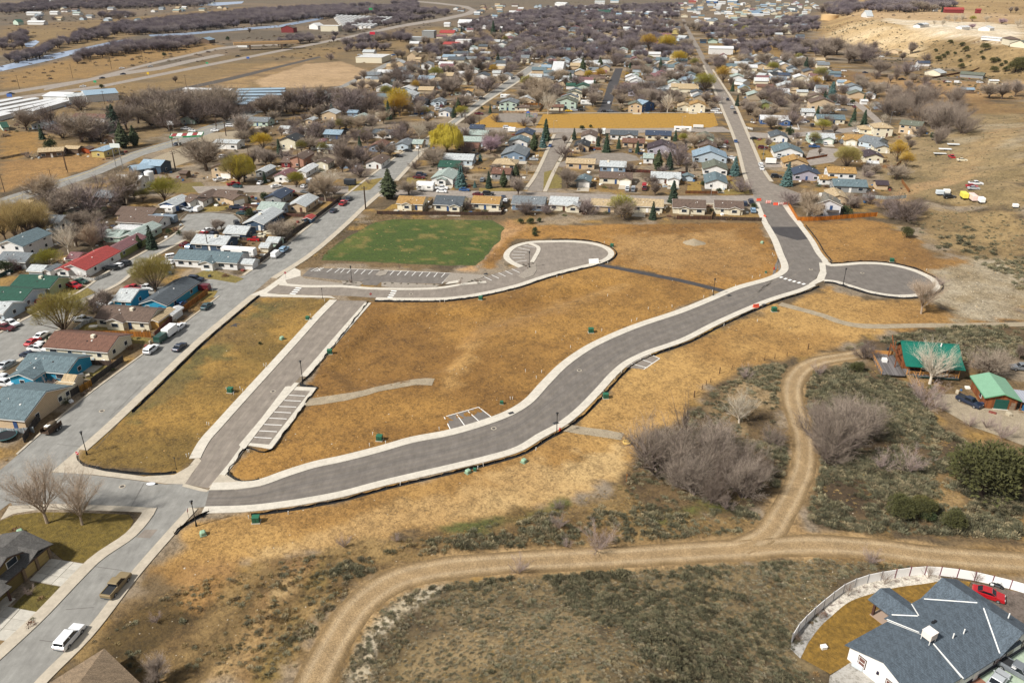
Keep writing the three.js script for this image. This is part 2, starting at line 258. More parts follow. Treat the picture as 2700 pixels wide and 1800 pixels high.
// ---------------------------------------------------------------- flat sheets, ribbons and kerbs
const structures = [];
function struct(name, geo, material, label) { const m = mesh(name, geo, material); m.userData.kind = 'structure'; if (label) m.userData.label = label; return m; }
function smooth(P, step = 2, closed = false) { // P world [x,z]
  const c = new THREE.CatmullRomCurve3(P.map(q => new THREE.Vector3(q[0], 0, q[1])), closed, 'centripetal'); const n = Math.max(2, Math.ceil(c.getLength() / step));
  return c.getSpacedPoints(n).map(v => [v.x, v.z]);
}
function resample(P, step) { const r = [P[0]]; for (let i = 1; i < P.length; i++) { const a = P[i - 1], b = P[i], n = Math.max(1, Math.ceil(Math.hypot(b[0] - a[0], b[1] - a[1]) / step)); for (let k = 1; k <= n; k++) r.push([lerp(a[0], b[0], k / n), lerp(a[1], b[1], k / n)]); } return r; }
function sheet(P, y, scale = 12, follow = false) { // filled outline, uv in metres / scale
  const sh = P.map(q => new THREE.Vector2(q[0], -q[1])); const tris = THREE.ShapeUtils.triangulateShape(THREE.ShapeUtils.isClockWise(sh) ? (sh.reverse(), P = [...P].reverse(), sh) : sh, []);
  const pos = [], uv = [], idx = []; for (const [x, z] of P) { pos.push(x, y + (follow ? hgt(x, z) : 0), z); uv.push(x / scale, z / scale); } for (const t of tris) idx.push(...t);
  const g = new THREE.BufferGeometry(); g.setAttribute('position', new THREE.Float32BufferAttribute(pos, 3)); g.setAttribute('uv', new THREE.Float32BufferAttribute(uv, 2)); g.setIndex(idx); g.computeVertexNormals(); return g;
}
function slab(P, y0, y1, scale = 6) { // sheet with side faces
  const top = sheet(P, y1, scale).toNonIndexed(), m = new MB(); for (let i = 0; i < P.length; i++) { const a = P[i], b = P[(i + 1) % P.length]; m.quad([a[0], y0, a[1]], [b[0], y0, b[1]], [b[0], y1, b[1]], [a[0], y1, a[1]]); }
  return merge([top, m.geo()]);
}
const offset = (P, d, closed = false) => P.map((q, i) => { const n = P.length, a = P[closed ? (i + n - 1) % n : Math.max(0, i - 1)], b = P[closed ? (i + 1) % n : Math.min(n - 1, i + 1)], dx = b[0] - a[0], dz = b[1] - a[1], l = Math.hypot(dx, dz) || 1; const o = typeof d === 'function' ? d(i / (n - 1), q) : d; return [q[0] + dz / l * o, q[1] - dx / l * o]; }); // positive: to the left
function ribbon(A, B, y, th = 0, scale = 6, follow = true, across = 1) { // strip between two lines
  const m = new MB(), Y = q => y + (follow ? hgt(q[0], q[1]) : 0), v = q => [q[0], Y(q), q[1]], lowv = q => [q[0], Y(q) - th, q[1]];
  for (let i = 0; i < A.length - 1; i++) {
    for (let k = 0; k < across; k++) { const f = (a, b, t) => [lerp(a[0], b[0], t), lerp(a[1], b[1], t)], t0 = k / across, t1 = (k + 1) / across;
      m.quad(v(f(B[i], A[i], t0)), v(f(B[i + 1], A[i + 1], t0)), v(f(B[i + 1], A[i + 1], t1)), v(f(B[i], A[i], t1))); }
    if (th) { m.quad(v(A[i]), v(A[i + 1]), lowv(A[i + 1]), lowv(A[i])); m.quad(lowv(B[i]), lowv(B[i + 1]), v(B[i + 1]), v(B[i])); }
  }
  if (th) for (const i of [0, A.length - 1]) m.quad(v(A[i]), v(B[i]), lowv(B[i]), lowv(A[i]));
  return m.geo(scale);
}
const M_NEWASPH = mat('#847e78', .9, { map: T_ASPH }), M_OLDASPH = mat('#a2a29e', .92, { map: T_ASPH }), M_MIDASPH = mat('#9c9389', .92, { map: T_ASPH }), M_DARKASPH = mat('#4d4b4d', .9, { map: T_ASPH }), M_FARASPH = mat('#aca39a', .95, { map: T_ASPH }),
  M_CONC = mat('#ddd6c9', .9, { map: T_CONC }), M_OLDCONC = mat('#c9beac', .9, { map: T_CONC }), M_PAINT = mat('#e9e7e1', .7), M_GRAVEL = mat('#b0a28a', 1, { map: T_GRAV }), M_FABRIC = mat('#17181a', .9), M_ROCK = mat('#aaa195', 1, { map: T_GRAV });
const ROADS = [];
const road = (name, P, material, label, y = .03) => { ROADS.push(new Region(P)); return struct(name, sheet(P, y, 12), material, label); };
const bend = (s, step = 1.5) => smooth(W(s), step);

// ---------------------------------------------------------------- the new streets
const N1 = bend('480 1126 540 1124 600 1116 663 1094 727 1074 784 1062 867 1041 951 1017 1034 1001 1117 977 1177 954 1221 927 1264 881 1304 841 1351 807 1394 784 1470 752 1568 719 1635 692 1701 664 1768 645 1795 634 1810 622 1811 609 1801 585 1788 552 1768 517');
const N1b = bend('1768 517 1755 489 1746 466', 3);
const S1 = bend('470 1164 567 1161 633 1154 700 1144 784 1128 867 1106 951 1086 1034 1067 1117 1047 1184 1027 1234 997 1277 974 1317 944 1367 894 1401 857 1434 830 1484 806 1534 789 1568 776 1635 742 1701 712 1768 685 1835 664 1862 652');
const CUL = bend('1892 642 1920 645 1961 657 2001 669 2051 677 2088 677 2121 672 2143 660 2143 650 2128 637 2085 619 2035 609 1985 607 1935 611 1905 611 1890 603');
const E1 = bend('1890 600 1875 582 1858 552 1832 517'), E1b = bend('1832 517 1812 492 1796 468', 3);
road('road', [...N1, ...N1b, ...[...E1b].reverse(), ...[...E1].reverse(), ...W('1884 612 1882 628 1872 642'), ...[...S1].reverse()], M_NEWASPH, 'dark new asphalt street curving across the dirt lots');
road('road', [...CUL, ...W('1896 612 1894 628')], M_NEWASPH, 'dark asphalt cul-de-sac bulb at the right of the lots', .034);
const R2L = bend('421 1111 448 1078 466 1040 482 1012 510 980 567 916 633 843 697 772 740 724 774 690'), R2R = bend('477 1121 520 1071 560 1017 610 954 663 894 690 864 763 780 800 738 842 691');
road('road', [...R2L, ...[...R2R].reverse()], M_MIDASPH, 'grey side street with nine parking bays on its right', .028);
const TEAR = bend('864 684 951 685 1017 684 1067 679 1117 670 1184 654 1251 632 1317 615 1372 601 1393 590 1397 580 1384 569 1357 561 1317 557 1267 557 1222 559 1190 567 1173 580 1171 592 1184 603 1203 612');
const R3N = bend('1203 612 1160 622 1101 640 1067 652 1017 662 967 665 851 664 784 659 700 659 623 654', 2);
road('road', [...bend('606 673 700 677 784 679 864 684', 3), ...TEAR.slice(1), ...R3N.slice(1)], M_MIDASPH, 'grey street ending in a teardrop turning loop', .024);
road('parking_lot', W('693 634 713 615 784 617 1036 627 1014 652 990 651 874 648 866 655 835 655 830 647 790 644'), M_NEWASPH, 'dark parking lot with white stall lines below the green field', .028);
road('road', W('117 1085 160 1086 213 1091 333 1106 380 1112 423 1111 480 1126 470 1164 430 1167 360 1167 300 1163 220 1160 120 1158 30 1164 20 1150 60 1125 95 1100'), M_OLDASPH, 'pale worn asphalt between the avenue and the new street', .02);
const R0L = bend('-90 1150 0 1079 100 991 200 909 333 811 420 745 467 709 505 680', 4), R0L2 = bend('563 632 620 592 663 559 733 502 784 459 850 407 910 362 1004 303 1037 279 1101 231 1151 196 1227 145', 6);
const R0R = bend('-60 1222 0 1171 60 1128', 3), R0R2 = bend('120 1081 187 1024 233 984 333 891 447 784 533 712 575 678', 4), R0R3 = bend('622 638 700 589 784 519 830 476 872 440', 4), R0R4 = bend('905 415 990 327 1075 262 1117 232 1184 190 1244 147', 6);
road('road', [...R0L, ...R0L2, ...[...R0R4].reverse(), ...[...R0R3].reverse(), ...[...R0R2].reverse(), ...[...R0R].reverse()], M_OLDASPH, 'long straight grey avenue running from lower left into town', .016);
const R6L = bend('360 1167 350 1186 310 1233 262 1266 233 1286 183 1336 100 1423 0 1516 -60 1570', 2), R6R = bend('434 1166 397 1206 300 1316 187 1459 80 1566 20 1640', 2);
road('road', [...R6L, ...[...R6R].reverse()], M_OLDASPH, 'pale grey street at lower left with parked pickup', .024);
road('asphalt_patch', W('333 1216 362 1216 344 1236 312 1234'), M_MIDASPH, 'darker asphalt patch on the lower left street', .032);
road('asphalt_patch', W('540 742 566 742 553 751 527 750'), M_DARKASPH, 'dark asphalt patch on the long avenue', .024);
road('asphalt_patch', W('1760 521 1836 521 1862 548 1832 552 1790 540 1772 531'), M_DARKASPH, 'dark fresh asphalt seam near the top of the new street', .036);
// town streets
const T = (n, s, l, m = M_FARASPH, y = .014) => road(n, W(s), m, l, y);
T('road', '870 436 1000 437 1210 440 1500 450 1731 449 1746 466 1700 466 1500 466 1210 458 1000 452 860 452', 'cross street behind the back row of houses');
T('road', '1211 438 1231 410 1277 307 1317 303 1267 392 1245 440', 'short side street beside the row of spruces', M_MIDASPH, .018);
T('road', '1035 293 1300 294 1660 291 1684 303 1400 305 1030 304', 'street along the yellow playing field', M_FARASPH, .012);
T('road', '1272 378 1320 362 1370 352 1430 351 1462 358 1470 368 1400 375 1330 376 1290 384', 'curved cul-de-sac among the central houses', M_MIDASPH, .018);
T('road', '1370 258 1380 245 1397 193 1414 157 1431 157 1420 193 1402 250 1425 258', 'narrow dark street beyond the playing field', M_DARKASPH, .016);
T('road', '1731 449 1716 404 1701 347 1681 293 1661 247 1641 200 1618 150 1595 107 1575 67 1566 44 1573 44 1587 73 1608 110 1634 160 1660 200 1682 233 1704 283 1724 333 1750 392 1768 418 1840 445 1850 462 1800 470 1746 466', 'long straight street climbing through the right half of town', M_MIDASPH, .02);
T('road', '1718 303 1800 308 1860 301 1918 297 1975 290 2010 280 1990 262 1960 238 1918 223 1905 215 1915 212 1945 222 1985 242 2018 270 2030 284 1990 298 1920 308 1860 312 1800 318 1722 316', 'bending residential street right of the straight street', M_FARASPH, .012);
T('road', '1748 372 1800 372 1850 366 1860 345 1890 338 1925 342 1935 355 1915 372 1850 382 1800 384 1752 384', 'small cul-de-sac beside the big green willow', M_FARASPH, .012);
const S1L = bend('-60 800 0 765 100 712 187 669 253 622 310 592 397 542 424 520', 4), S1R = bend('-60 885 50 820 117 769 167 718 207 682 267 652 333 599 417 552 452 530', 4);
road('road', [...S1L, ...W('415 507 430 492 480 488 535 492 552 505 545 518 505 527'), ...[...S1R].reverse()], M_OLDASPH, 'left residential street ending in a round cul-de-sac', .018);
T('road', '205 684 300 672 450 642 540 640 566 630 500 684 400 672 290 672', 'short cross street by the big leafless willow', M_OLDASPH, .012);
T('road', '440 428 640 425 800 428 850 410 870 440 830 446 640 441 455 444', 'back street joining the avenue from the left', M_FARASPH, .012);
T('road', '-60 485 0 455 207 390 300 350 397 321 467 291 520 275 567 252 690 219 784 196 911 132 922 136 800 198 700 226 600 258 560 274 500 300 420 330 330 356 233 398 0 478 -60 510', 'old highway past the green fuel station canopy', M_OLDASPH, .016);
T('forecourt', '415 337 480 306 545 300 560 320 500 350 430 372 380 390 330 396 330 372', 'broad gravel forecourt beside the old highway', M_GRAVEL, .01);
T('highway', '-80 250 0 227 233 195 433 155 633 116 784 86 917 57 1010 42 1068 30 1080 23 1056 15 984 7 920 2 930 0 1010 6 1075 14 1096 24 1084 33 1020 47 917 63 784 91 633 121 433 161 233 201 0 234 -80 258', 'two lane interstate carriageway nearest the town', M_FARASPH, .02);
T('highway', '-80 232 0 212 200 181 333 147 500 109 570 101 640 100 640 104 570 106 500 114 333 152 200 187 0 219 -80 240', 'far interstate carriageway and ramp', M_FARASPH, .03);
T('highway', '100 204 260 168 360 154 430 138 500 124 520 126 440 143 370 160 262 175 100 208', 'interstate exit ramp between the carriageways', M_FARASPH, .04);
T('railway', '367 212 533 176 640 151 733 129 738 132 640 156 540 182 380 217', 'dark railway bed running behind the storage sheds', mat('#57504a', 1, { map: T_GROUND }), .05);
struct('river', sheet(W('-60 170 0 152 100 128 165 115 253 96 290 90 300 94 262 104 180 122 110 140 0 164 -60 182'), .1, 30), mat('#b9cbe4', .12), 'pale blue river bending through the grey trees');
struct('river', sheet(W('340 80 420 76 560 64 640 58 700 46 740 40 742 44 700 52 640 63 560 69 420 81 345 84'), .1, 30), mat('#b9cbe4', .12), 'thin upstream reach of the river beyond the trees');
struct('pond', sheet(W('440 8 560 3 555 8 500 13 450 13'), .1, 30), mat('#b9cbe4', .12), 'far pale pond at the top left');
struct('pond', sheet(W('700 17 800 13 850 14 830 18 720 22'), .1, 30), mat('#b9cbe4', .12), 'second pale pond at the top of the valley');
struct('pond', sheet(W('55 100 80 92 90 96 75 108 58 108'), .1, 30), mat('#b9cbe4', .12), 'small backwater beside the river');

// concrete walks with a kerb step, laid along the kerb lines
const walk = (P, w, label, m = M_CONC, name = 'sidewalk', y = .15) => struct(name, ribbon(w > 0 ? offset(P, w) : P, w > 0 ? P : offset(P, w), y, .14, 5), m, label);
walk(N1, 2.4, 'bright new sidewalk on the upper side of the curving street');
walk(offset(N1b, .2), 2.2, 'new sidewalk left of the street by the orange barriers');
walk(S1, -2.0, 'bright new sidewalk on the lower side of the curving street');
walk([...CUL, ...E1.slice(1)], -2.0, 'new sidewalk round the cul-de-sac bulb');
walk(E1b, -2.4, 'new sidewalk beside the orange fence');
walk(R2L.slice(6), 2.3, 'white sidewalk left of the side street with bays');
walk(R2R.slice(3, 30), -1.2, 'lower sidewalk right of the side street');
walk(bend('690 864 727 822 763 780 800 738 838 695'), -2.0, 'upper sidewalk right of the side street');
walk(TEAR, -2.1, 'concrete walk round the teardrop loop');
walk(bend('1118 650 1067 655 1017 663 967 666 851 665 784 660 700 660 640 655'), -1.6, 'concrete strip between the loop street and the parking lot');
walk(R0R2.slice(2), -2.3, 'old sidewalk along the dirt lot beside the avenue', M_OLDCONC);
walk(R0R3, -2.2, 'old sidewalk beside the green field', M_OLDCONC);
walk(R0L.slice(4), .5, 'kerb along the left of the avenue', M_OLDCONC, 'kerb');
walk(R0L2, 1.2, 'kerb of the upper avenue on the left', M_OLDCONC, 'kerb');
walk(R0R4, -2.0, 'sidewalk on the right of the upper avenue', M_OLDCONC);
walk(R6L, -2.3, 'sidewalk in front of the brown house', M_OLDCONC);
walk(R6R, 1.8, 'sidewalk beside the brush below the dirt lot', M_OLDCONC);
walk(S1L, .9, 'kerb on the left of the residential street', M_OLDCONC, 'kerb'); walk(S1R, -1.4, 'sidewalk on the right of the residential street', M_OLDCONC);
walk(bend('424 520 412 508 428 491 480 487 537 491 556 505 545 520 500 530', 3), .1, 'kerb round the left cul-de-sac', M_OLDCONC, 'kerb');
walk(bend('1211 436 1231 408 1277 309', 4), 1.8, 'sidewalk beside the spruces on the short street', M_OLDCONC); walk(bend('1247 440 1269 392 1318 306', 4), -1.8, 'sidewalk right of the short side street', M_OLDCONC);
walk(bend('1725 430 1714 398 1700 345 1681 293 1661 247 1641 200 1618 150', 6), 1.8, 'sidewalk left of the long straight street', M_OLDCONC);
walk(bend('1768 417 1750 390 1725 333 1704 283 1682 233 1661 200 1635 160', 6), -1.8, 'sidewalk right of the long straight street', M_OLDCONC);
walk(bend('1500 466 1600 467 1700 467 1738 467', 6), -1.5, 'sidewalk behind the back row of houses', M_OLDCONC);
walk(bend('1200 260 1400 260 1640 259', 6), 1.3, 'pale path along the top of the playing field', M_OLDCONC);
// concrete aprons and pans
const pad = (name, s, label, m = M_CONC, y = .045, th = 0) => struct(name, th ? slab(W(s), 0, th, 5) : sheet(W(s), y, 5), m, label);
pad('corner_apron', '117 1084 155 1052 185 1026 176 1048 176 1056 190 1070 240 1082 330 1094 400 1090 432 1072 452 1048 462 1058 440 1088 424 1112 380 1111 333 1105 213 1090', 'broad concrete corner beside the stop sign', M_OLDCONC);
pad('cross_gutter', '421 1110 480 1126 474 1130 460 1128 418 1117', 'concrete gutter across the mouth of the side street', M_OLDCONC, .05);
pad('cross_gutter', '1882 603 1896 604 1899 628 1893 644 1862 658 1858 652 1876 640 1884 622', 'curved concrete gutter across the mouth of the cul-de-sac', M_CONC, .05);
pad('corner_apron', '478 1120 520 1070 528 1074 520 1090 540 1103 600 1110 598 1117 540 1125', 'concrete corner between side street and curving street', M_OLDCONC);
pad('corner_apron', '575 677 606 664 640 640 670 612 690 622 690 634 700 650 790 656 700 657 640 653 612 673 640 676 760 680 772 686 756 684 600 681', 'concrete corner at the entrance of the loop street', M_CONC, .05);
pad('apron', '20 1162 120 1157 220 1160 300 1163 360 1167 352 1182 322 1176 200 1172 90 1170 30 1180 0 1194', 'concrete strip on the near side of the intersection', M_OLDCONC, .05);
pad('bay_border', '655 888 662 887 730 890 722 902 622 1032 600 1028 563 1022 556 1030 548 1022 600 960', 'concrete border around the nine parking bays');
struct('parking_bay', sheet(W('661 895 712 898 617 1021 570 1017'), .055, 12), M_MIDASPH, 'nine grey parking bays beside the side street');
struct('parking_bay', sheet(W('1020 957 1099 935 1129 958 1112 969 1075 982 1036 989'), .04, 12), M_NEWASPH, 'three dark parking bays above the curving street');
struct('parking_bay', sheet(W('1450 826 1487 813 1516 823 1479 848 1424 843'), .04, 12), M_MIDASPH, 'three parking bays below the curving street');
for (const [s, l] of [['1231 604 1222 609 1190 634 1205 640 1225 633 1233 620', 'rock island under the lamp at the loop'], ['1018 648 1036 627 1120 632 1100 641 1066 651', 'grey gravel planting strip beside the parking lot'], ['876 649 890 648 1010 655 1000 660 900 661 876 658', 'rock planting island between lot and loop street'], ['784 646 826 647 833 652 824 657 790 656', 'rock island at the left lot entrance'], ['862 631 872 622 892 622 886 631 874 634', 'rounded island splitting the row of stalls'], ['655 644 690 634 700 640 830 657 700 657 660 652', 'gravel corner left of the parking lot']]) struct('planting_island', slab(W(s), 0, .13, 10), M_ROCK, l);
struct('island_kerb', ribbon(...(p => [offset(p, .7), offset(p, -.7)])(bend('1217 559 1236 568 1228 592 1222 602', 1)), .14, .13, 5, false), M_CONC, 'white divider beside the curved stalls');
pad('ramp', '1030 648 1056 643 1052 650 1022 654', 'white concrete ramp beside the parking lot', M_CONC, .14);
// painted markings, each kind one sheet
function stripes(name, list, s, w, label, y) { const m = []; for (const q of pairsOf(list)) { const a = at(s, q[0], q[1]), b = at(s, q[2], q[3]), dx = b.x - a.x, dz = b.z - a.z, l = Math.hypot(dx, dz), nx = dz / l * w / 2, nz = -dx / l * w / 2; m.push(sheet([[a.x + nx, a.z + nz], [b.x + nx, b.z + nz], [b.x - nx, b.z - nz], [a.x - nx, a.z - nz]], y)); } return struct(name, merge(m), M_PAINT, label); }
function pairsOf(s) { const a = nums(s), r = []; for (let i = 0; i < a.length; i += 4) r.push(a.slice(i, i + 4)); return r; }
stripes('stall_lines', '1970 370 2100 377 1942 406 2072 413 1908 448 2040 453 1877 486 2005 493 1845 528 1975 535 1812 572 1940 578 1775 616 1908 623 1738 660 1870 668', 'd', .22, 'white lines of the nine parking bays', .07);
stripes('stall_lines', '1255 515 1335 530 1215 530 1300 548 1185 555 1280 563 1175 578 1265 580 1180 602 1265 598 1200 628 1280 618 985 730 1035 755 1035 718 1085 742 1083 703 1132 728 1130 690 1180 715 1175 677 1228 702', 'b', .2, 'white stall lines along the teardrop loop', .04);
stripes('stall_lines', '20 676 -6 702 65 680 38 706 115 682 88 708 165 684 135 712 215 687 185 714 362 690 335 718 412 692 385 720 462 694 435 722 512 696 485 725 562 697 535 727 612 700 585 730 662 702 637 732 715 705 688 733 755 707 690 780 -30 672 755 706', 'b', .2, 'white stall lines of the parking lot', .045);
stripes('stall_lines', '2290 672 2250 700 2340 676 2305 703 2230 668 2180 694 2190 668 2140 692 2215 668 2165 693 2195 676 2205 690', 'a', .2, 'hatched disabled bay lines in the parking lot', .045);
stripes('stall_lines', '795 503 855 588 872 480 958 560 708 520 945 452 945 452 1035 522 708 520 755 615', 'e', .2, 'white lines of the three upper bays', .055);
stripes('stall_lines', '2030 112 2150 152 1965 145 2110 182 2110 82 2195 118 2195 118 2085 192', 'e', .2, 'white lines of the three lower bays', .055);
stripes('crosswalk', '2048 793 2088 797 2034 807 2074 811 2022 820 2062 824 2010 833 2050 837 1996 846 2036 850', 'a', .75, 'white crosswalk bars at the loop street entrance', .036);
stripes('crosswalk', '348 813 386 817 342 827 380 831 336 842 372 846 326 856 362 860 318 870 354 874', 'b', .75, 'white crosswalk bars by the small stop sign', .036);
stripes('crosswalk', '671 738 689 731 701 748 719 741 731 757 749 750 761 766 779 759 794 775 812 768 826 784 844 777 857 795 875 788', 'c', .8, 'white crosswalk bars across the curving street', .042);
stripes('road_lines', '-3 466 207 394 207 394 300 353 300 353 397 326 397 326 467 296 467 296 520 280', 'z', .3, 'faded yellow centre line of the old highway', .03).material = mat('#c9a94f', .8);
{ // worn wheel tracks and the paving seam
  const mid = (A, B, t) => { const n = 150, f = (P, k) => { const x = k * (P.length - 1), i = Math.min(P.length - 2, Math.floor(x)); return [lerp(P[i][0], P[i + 1][0], x - i), lerp(P[i][1], P[i + 1][1], x - i)]; }; return [...Array(n + 1)].map((_, i) => { const a = f(A, i / n), b = f(B, i / n); return [lerp(a[0], b[0], t), lerp(a[1], b[1], t)]; }); };
  const wide = (p, w, y, name, m, l) => struct(name, ribbon(offset(p, (t, q) => w * (.35 + .9 * vnoise(q[0] * .35, q[1] * .35))), offset(p, (t, q) => -w * (.35 + .9 * vnoise(q[0] * .35 + 40, q[1] * .35))), y, 0, 12, false), m, l);
  const worn = mat('#8c857d', .95, { map: T_ASPH }), seam = mat('#5f5a55', .9), worn2 = mat('#a49b90', .95, { map: T_ASPH });
  for (const t of [.2, .36, .64, .8]) wide(mid(N1, S1, t), .42, .036, 'wheel_track', worn, 'paler worn wheel track on the curving street'); wide(mid(N1, S1, .5), .09, .04, 'paving_seam', seam, 'dark paving seam along the curving street');
  for (const t of [.3, .68]) wide(mid(R2L, R2R, t), .45, .034, 'wheel_track', worn2, 'paler worn wheel track on the side street');
  for (const s of ['130 1020 220 1030 300 940', '250 960 330 880 350 870', '520 700 560 722 600 690', '700 570 740 590', '330 1110 300 1165', '500 610 560 640 640 600', '210 1300 280 1310', '150 1400 215 1395', '90 1470 160 1480', '820 440 850 452']) wide(resample(W(s), .8), .05, .05, 'road_crack', seam, 'thin dark tar crack across the old asphalt');
}
// gravel and paved paths
struct('path', ribbon(...(p => [offset(p, t => 1.6 + .5 * Math.sin(t * 9)), offset(p, t => -1.6)])(bend('702 925 784 914 880 890 960 877 995 878', 1.2)), .06, 0, 40, true, 2), M_GRAVEL, 'pale gravel path from the bays into the dirt lot');
struct('path', ribbon(...(p => [offset(p, 1.5), offset(p, -1.5)])(bend('1296 982 1340 989 1390 996 1430 1003', 1.2)), .06, 0, 40, true, 2), M_GRAVEL, 'pale gravel path beside the red hydrant');
struct('path', ribbon(...(p => [offset(p, 1.3), offset(p, -1.3)])(bend('1375 608 1430 618 1480 628 1570 646 1672 671', 1.5)), .07, .05, 12, true, 2), M_DARKASPH, 'black asphalt footpath linking loop and curving street');
struct('path', ribbon(...(p => [offset(p, 1.4), offset(p, -1.4)])(bend('1792 698 1880 722 1945 743 1990 749 2100 748 2230 747 2420 743', 1.5)), .08, .05, 30, true, 2), M_GRAVEL, 'long tan gravel path below the cul-de-sac');
const M_DIRTROAD = new THREE.MeshStandardMaterial({ color: 0xffffff, vertexColors: true, map: T_GRAV, bumpMap: B_GROUND, bumpScale: .25, roughness: 1 });
function dirtRoad(s, w, label) {
  const p = bend(s, 1), n = 11, pos = [], uv = [], col = [], idx = [], ca = C('#cfb792'), cb = C('#8f7650'), cc = C('#b99d74');
  p.forEach((q, i) => { const a = p[Math.max(0, i - 1)], b = p[Math.min(p.length - 1, i + 1)], dx = b[0] - a[0], dz = b[1] - a[1], l = Math.hypot(dx, dz);
    for (let k = 0; k <= n; k++) { const s0 = (k / n * 2 - 1), e = w / 2 * (1 + .22 * (fbm(q[0] * .2 + (s0 > 0 ? 50 : 0), q[1] * .2, 3) - .5)) * s0, x = q[0] + dz / l * e, z = q[1] - dx / l * e, r = Math.abs(s0);
      pos.push(x, hgt(x, z) + .09 - .07 * Math.pow(r, 6) + .03 * Math.cos(s0 * 9), z); uv.push(x / 48, z / 48);
      const rut = Math.exp(-(((r - .48) / .17) ** 2)), nn = fbm(x * .35, z * .35, 3); col.push(...mixc(mixc(cc, ca, clamp(rut * .85 + (nn - .5) * .25)), cb, clamp(sstep(.62, .98, r + .25 * (nn - .5)) + .2 * (1 - rut) * nn))); } });
  for (let i = 0; i < p.length - 1; i++) for (let k = 0; k < n; k++) { const a = i * (n + 1) + k; idx.push(a, a + n + 1, a + 1, a + 1, a + n + 1, a + n + 2); }
  const g = new THREE.BufferGeometry(); g.setAttribute('position', new THREE.Float32BufferAttribute(pos, 3)); g.setAttribute('uv', new THREE.Float32BufferAttribute(uv, 2)); g.setAttribute('color', new THREE.Float32BufferAttribute(col, 3)); g.setIndex(idx.reverse()); g.computeVertexNormals();
  if (g.attributes.normal.getY(5) < 0) { g.setIndex([...g.index.array].reverse()); g.computeVertexNormals(); }
  ROADS.push(new Region([...offset(p, w / 2 + .2), ...offset(p, -w / 2 - .2).reverse()])); struct('dirt_road', g, M_DIRTROAD, label);
}
dirtRoad('2500 1306 2352 1292 2168 1279 2001 1259 1868 1252 1701 1262 1568 1270 1417 1279 1284 1286 1151 1293 1017 1306 917 1329 850 1369 800 1423 760 1490 720 1568 690 1640', 5.8, 'wide tan dirt road sweeping along the foreground');
dirtRoad('1700 1258 1765 1225 1800 1172 1822 1132 1841 1090 1848 1051 1845 997 1831 957 1821 917 1825 874 1845 847 1885 829 1968 815 2010 805', 5.0, 'narrow rutted dirt road climbing to the green roofed cabin');
struct('gravel_yard', sheet(resample(W('2140 905 2203 906 2245 937 2352 944 2460 960 2460 1060 2352 1024 2290 1000 2235 981 2190 955 2148 931'), 2), .1, 40, true), M_GRAVEL, 'pale gravel yard in front of the green roofed garage');
// lawns and fields
const M_LAWN = (hex) => mat(hex, 1, { map: T_GRASS, bumpMap: B_GROUND, bumpScale: .3 });
const lawn = (s, hex, label, name = 'lawn', y = .05) => struct(name, sheet(W(s), y, 9), M_LAWN(hex), label);
lawn('0 1196 33 1183 93 1176 200 1178 296 1182 306 1196 290 1229 197 1294 143 1286 110 1259 50 1243 -20 1219', '#856f30', 'brown yellow lawn with two bare trees');
lawn('80 1338 143 1348 85 1406 25 1396', '#77682f', 'small green brown lawn between two driveways');
{ // the green field, greener and browner by patches
  const outline = W('735 598 752 576 800 542 862 510 905 503 1000 504 1130 506 1158 520 1150 548 1112 594 1092 610 1040 610 900 604 784 598'), P = new Region(outline), m = new MB(), cols = [], a = C('#566b28'), b = C('#6c7832'), d = C('#a08e50'), st = 1.5; struct('grass_field', sheet(resample(outline, 3).map(q => [q[0] + 1.2 * (vnoise(q[0] * .3, q[1] * .3) - .5), q[1] + 1.2 * (vnoise(q[0] * .3 + 9, q[1] * .3) - .5)]), .035, 9), M_LAWN('#5d6832'), 'rim of the green grass field');
  for (let x = P.b[0]; x < P.b[1]; x += st) for (let z = P.b[2]; z < P.b[3]; z += st) { const c = [[x, z], [x, z + st], [x + st, z + st], [x + st, z]], en = 2 * (fbm(x * .2, z * .2, 2) - .5); if (P.sd(x + .75, z + .75, 4) < 1.1 + en * .3) continue; m.quad(...c.map(q => [q[0], .05 + .04 * vnoise(q[0] * .4, q[1] * .4), q[1]]));
    for (const k of [0, 1, 2, 0, 2, 3]) { const q = c[k], n = fbm(q[0] * .07, q[1] * .07, 3), n2 = fbm(q[0] * .3, q[1] * .3, 3); cols.push(...mixc(mixc(a, b, sstep(.4, .65, n)), d, .8 * sstep(.6, .75, n2) + .5 * sstep(.6, .8, fbm(q[0] * .05 + 9, q[1] * .02, 3)))); } }
  const g = m.geo(9); g.setAttribute('color', new THREE.Float32BufferAttribute(cols, 3)); struct('grass_field', g, new THREE.MeshStandardMaterial({ vertexColors: true, map: T_GRASS, bumpMap: B_GROUND, bumpScale: .3, roughness: 1 }), 'green grass field in the middle of the photograph');
}
lawn('1248 262 1300 261 1400 261 1640 260 1650 288 1632 293 1400 295 1230 294', '#c7973f', 'long yellow playing field above the central houses', 'playing_field');
lawn('1130 261 1146 261 1140 281 1210 282 1206 294 1080 292', '#c7973f', 'small yellow lawn beside the playground', 'lawn');
struct('court', sheet(W('1146 261 1236 261 1228 281 1140 281'), .05, 12), M_MIDASPH, 'grey playground court beside the yellow field');
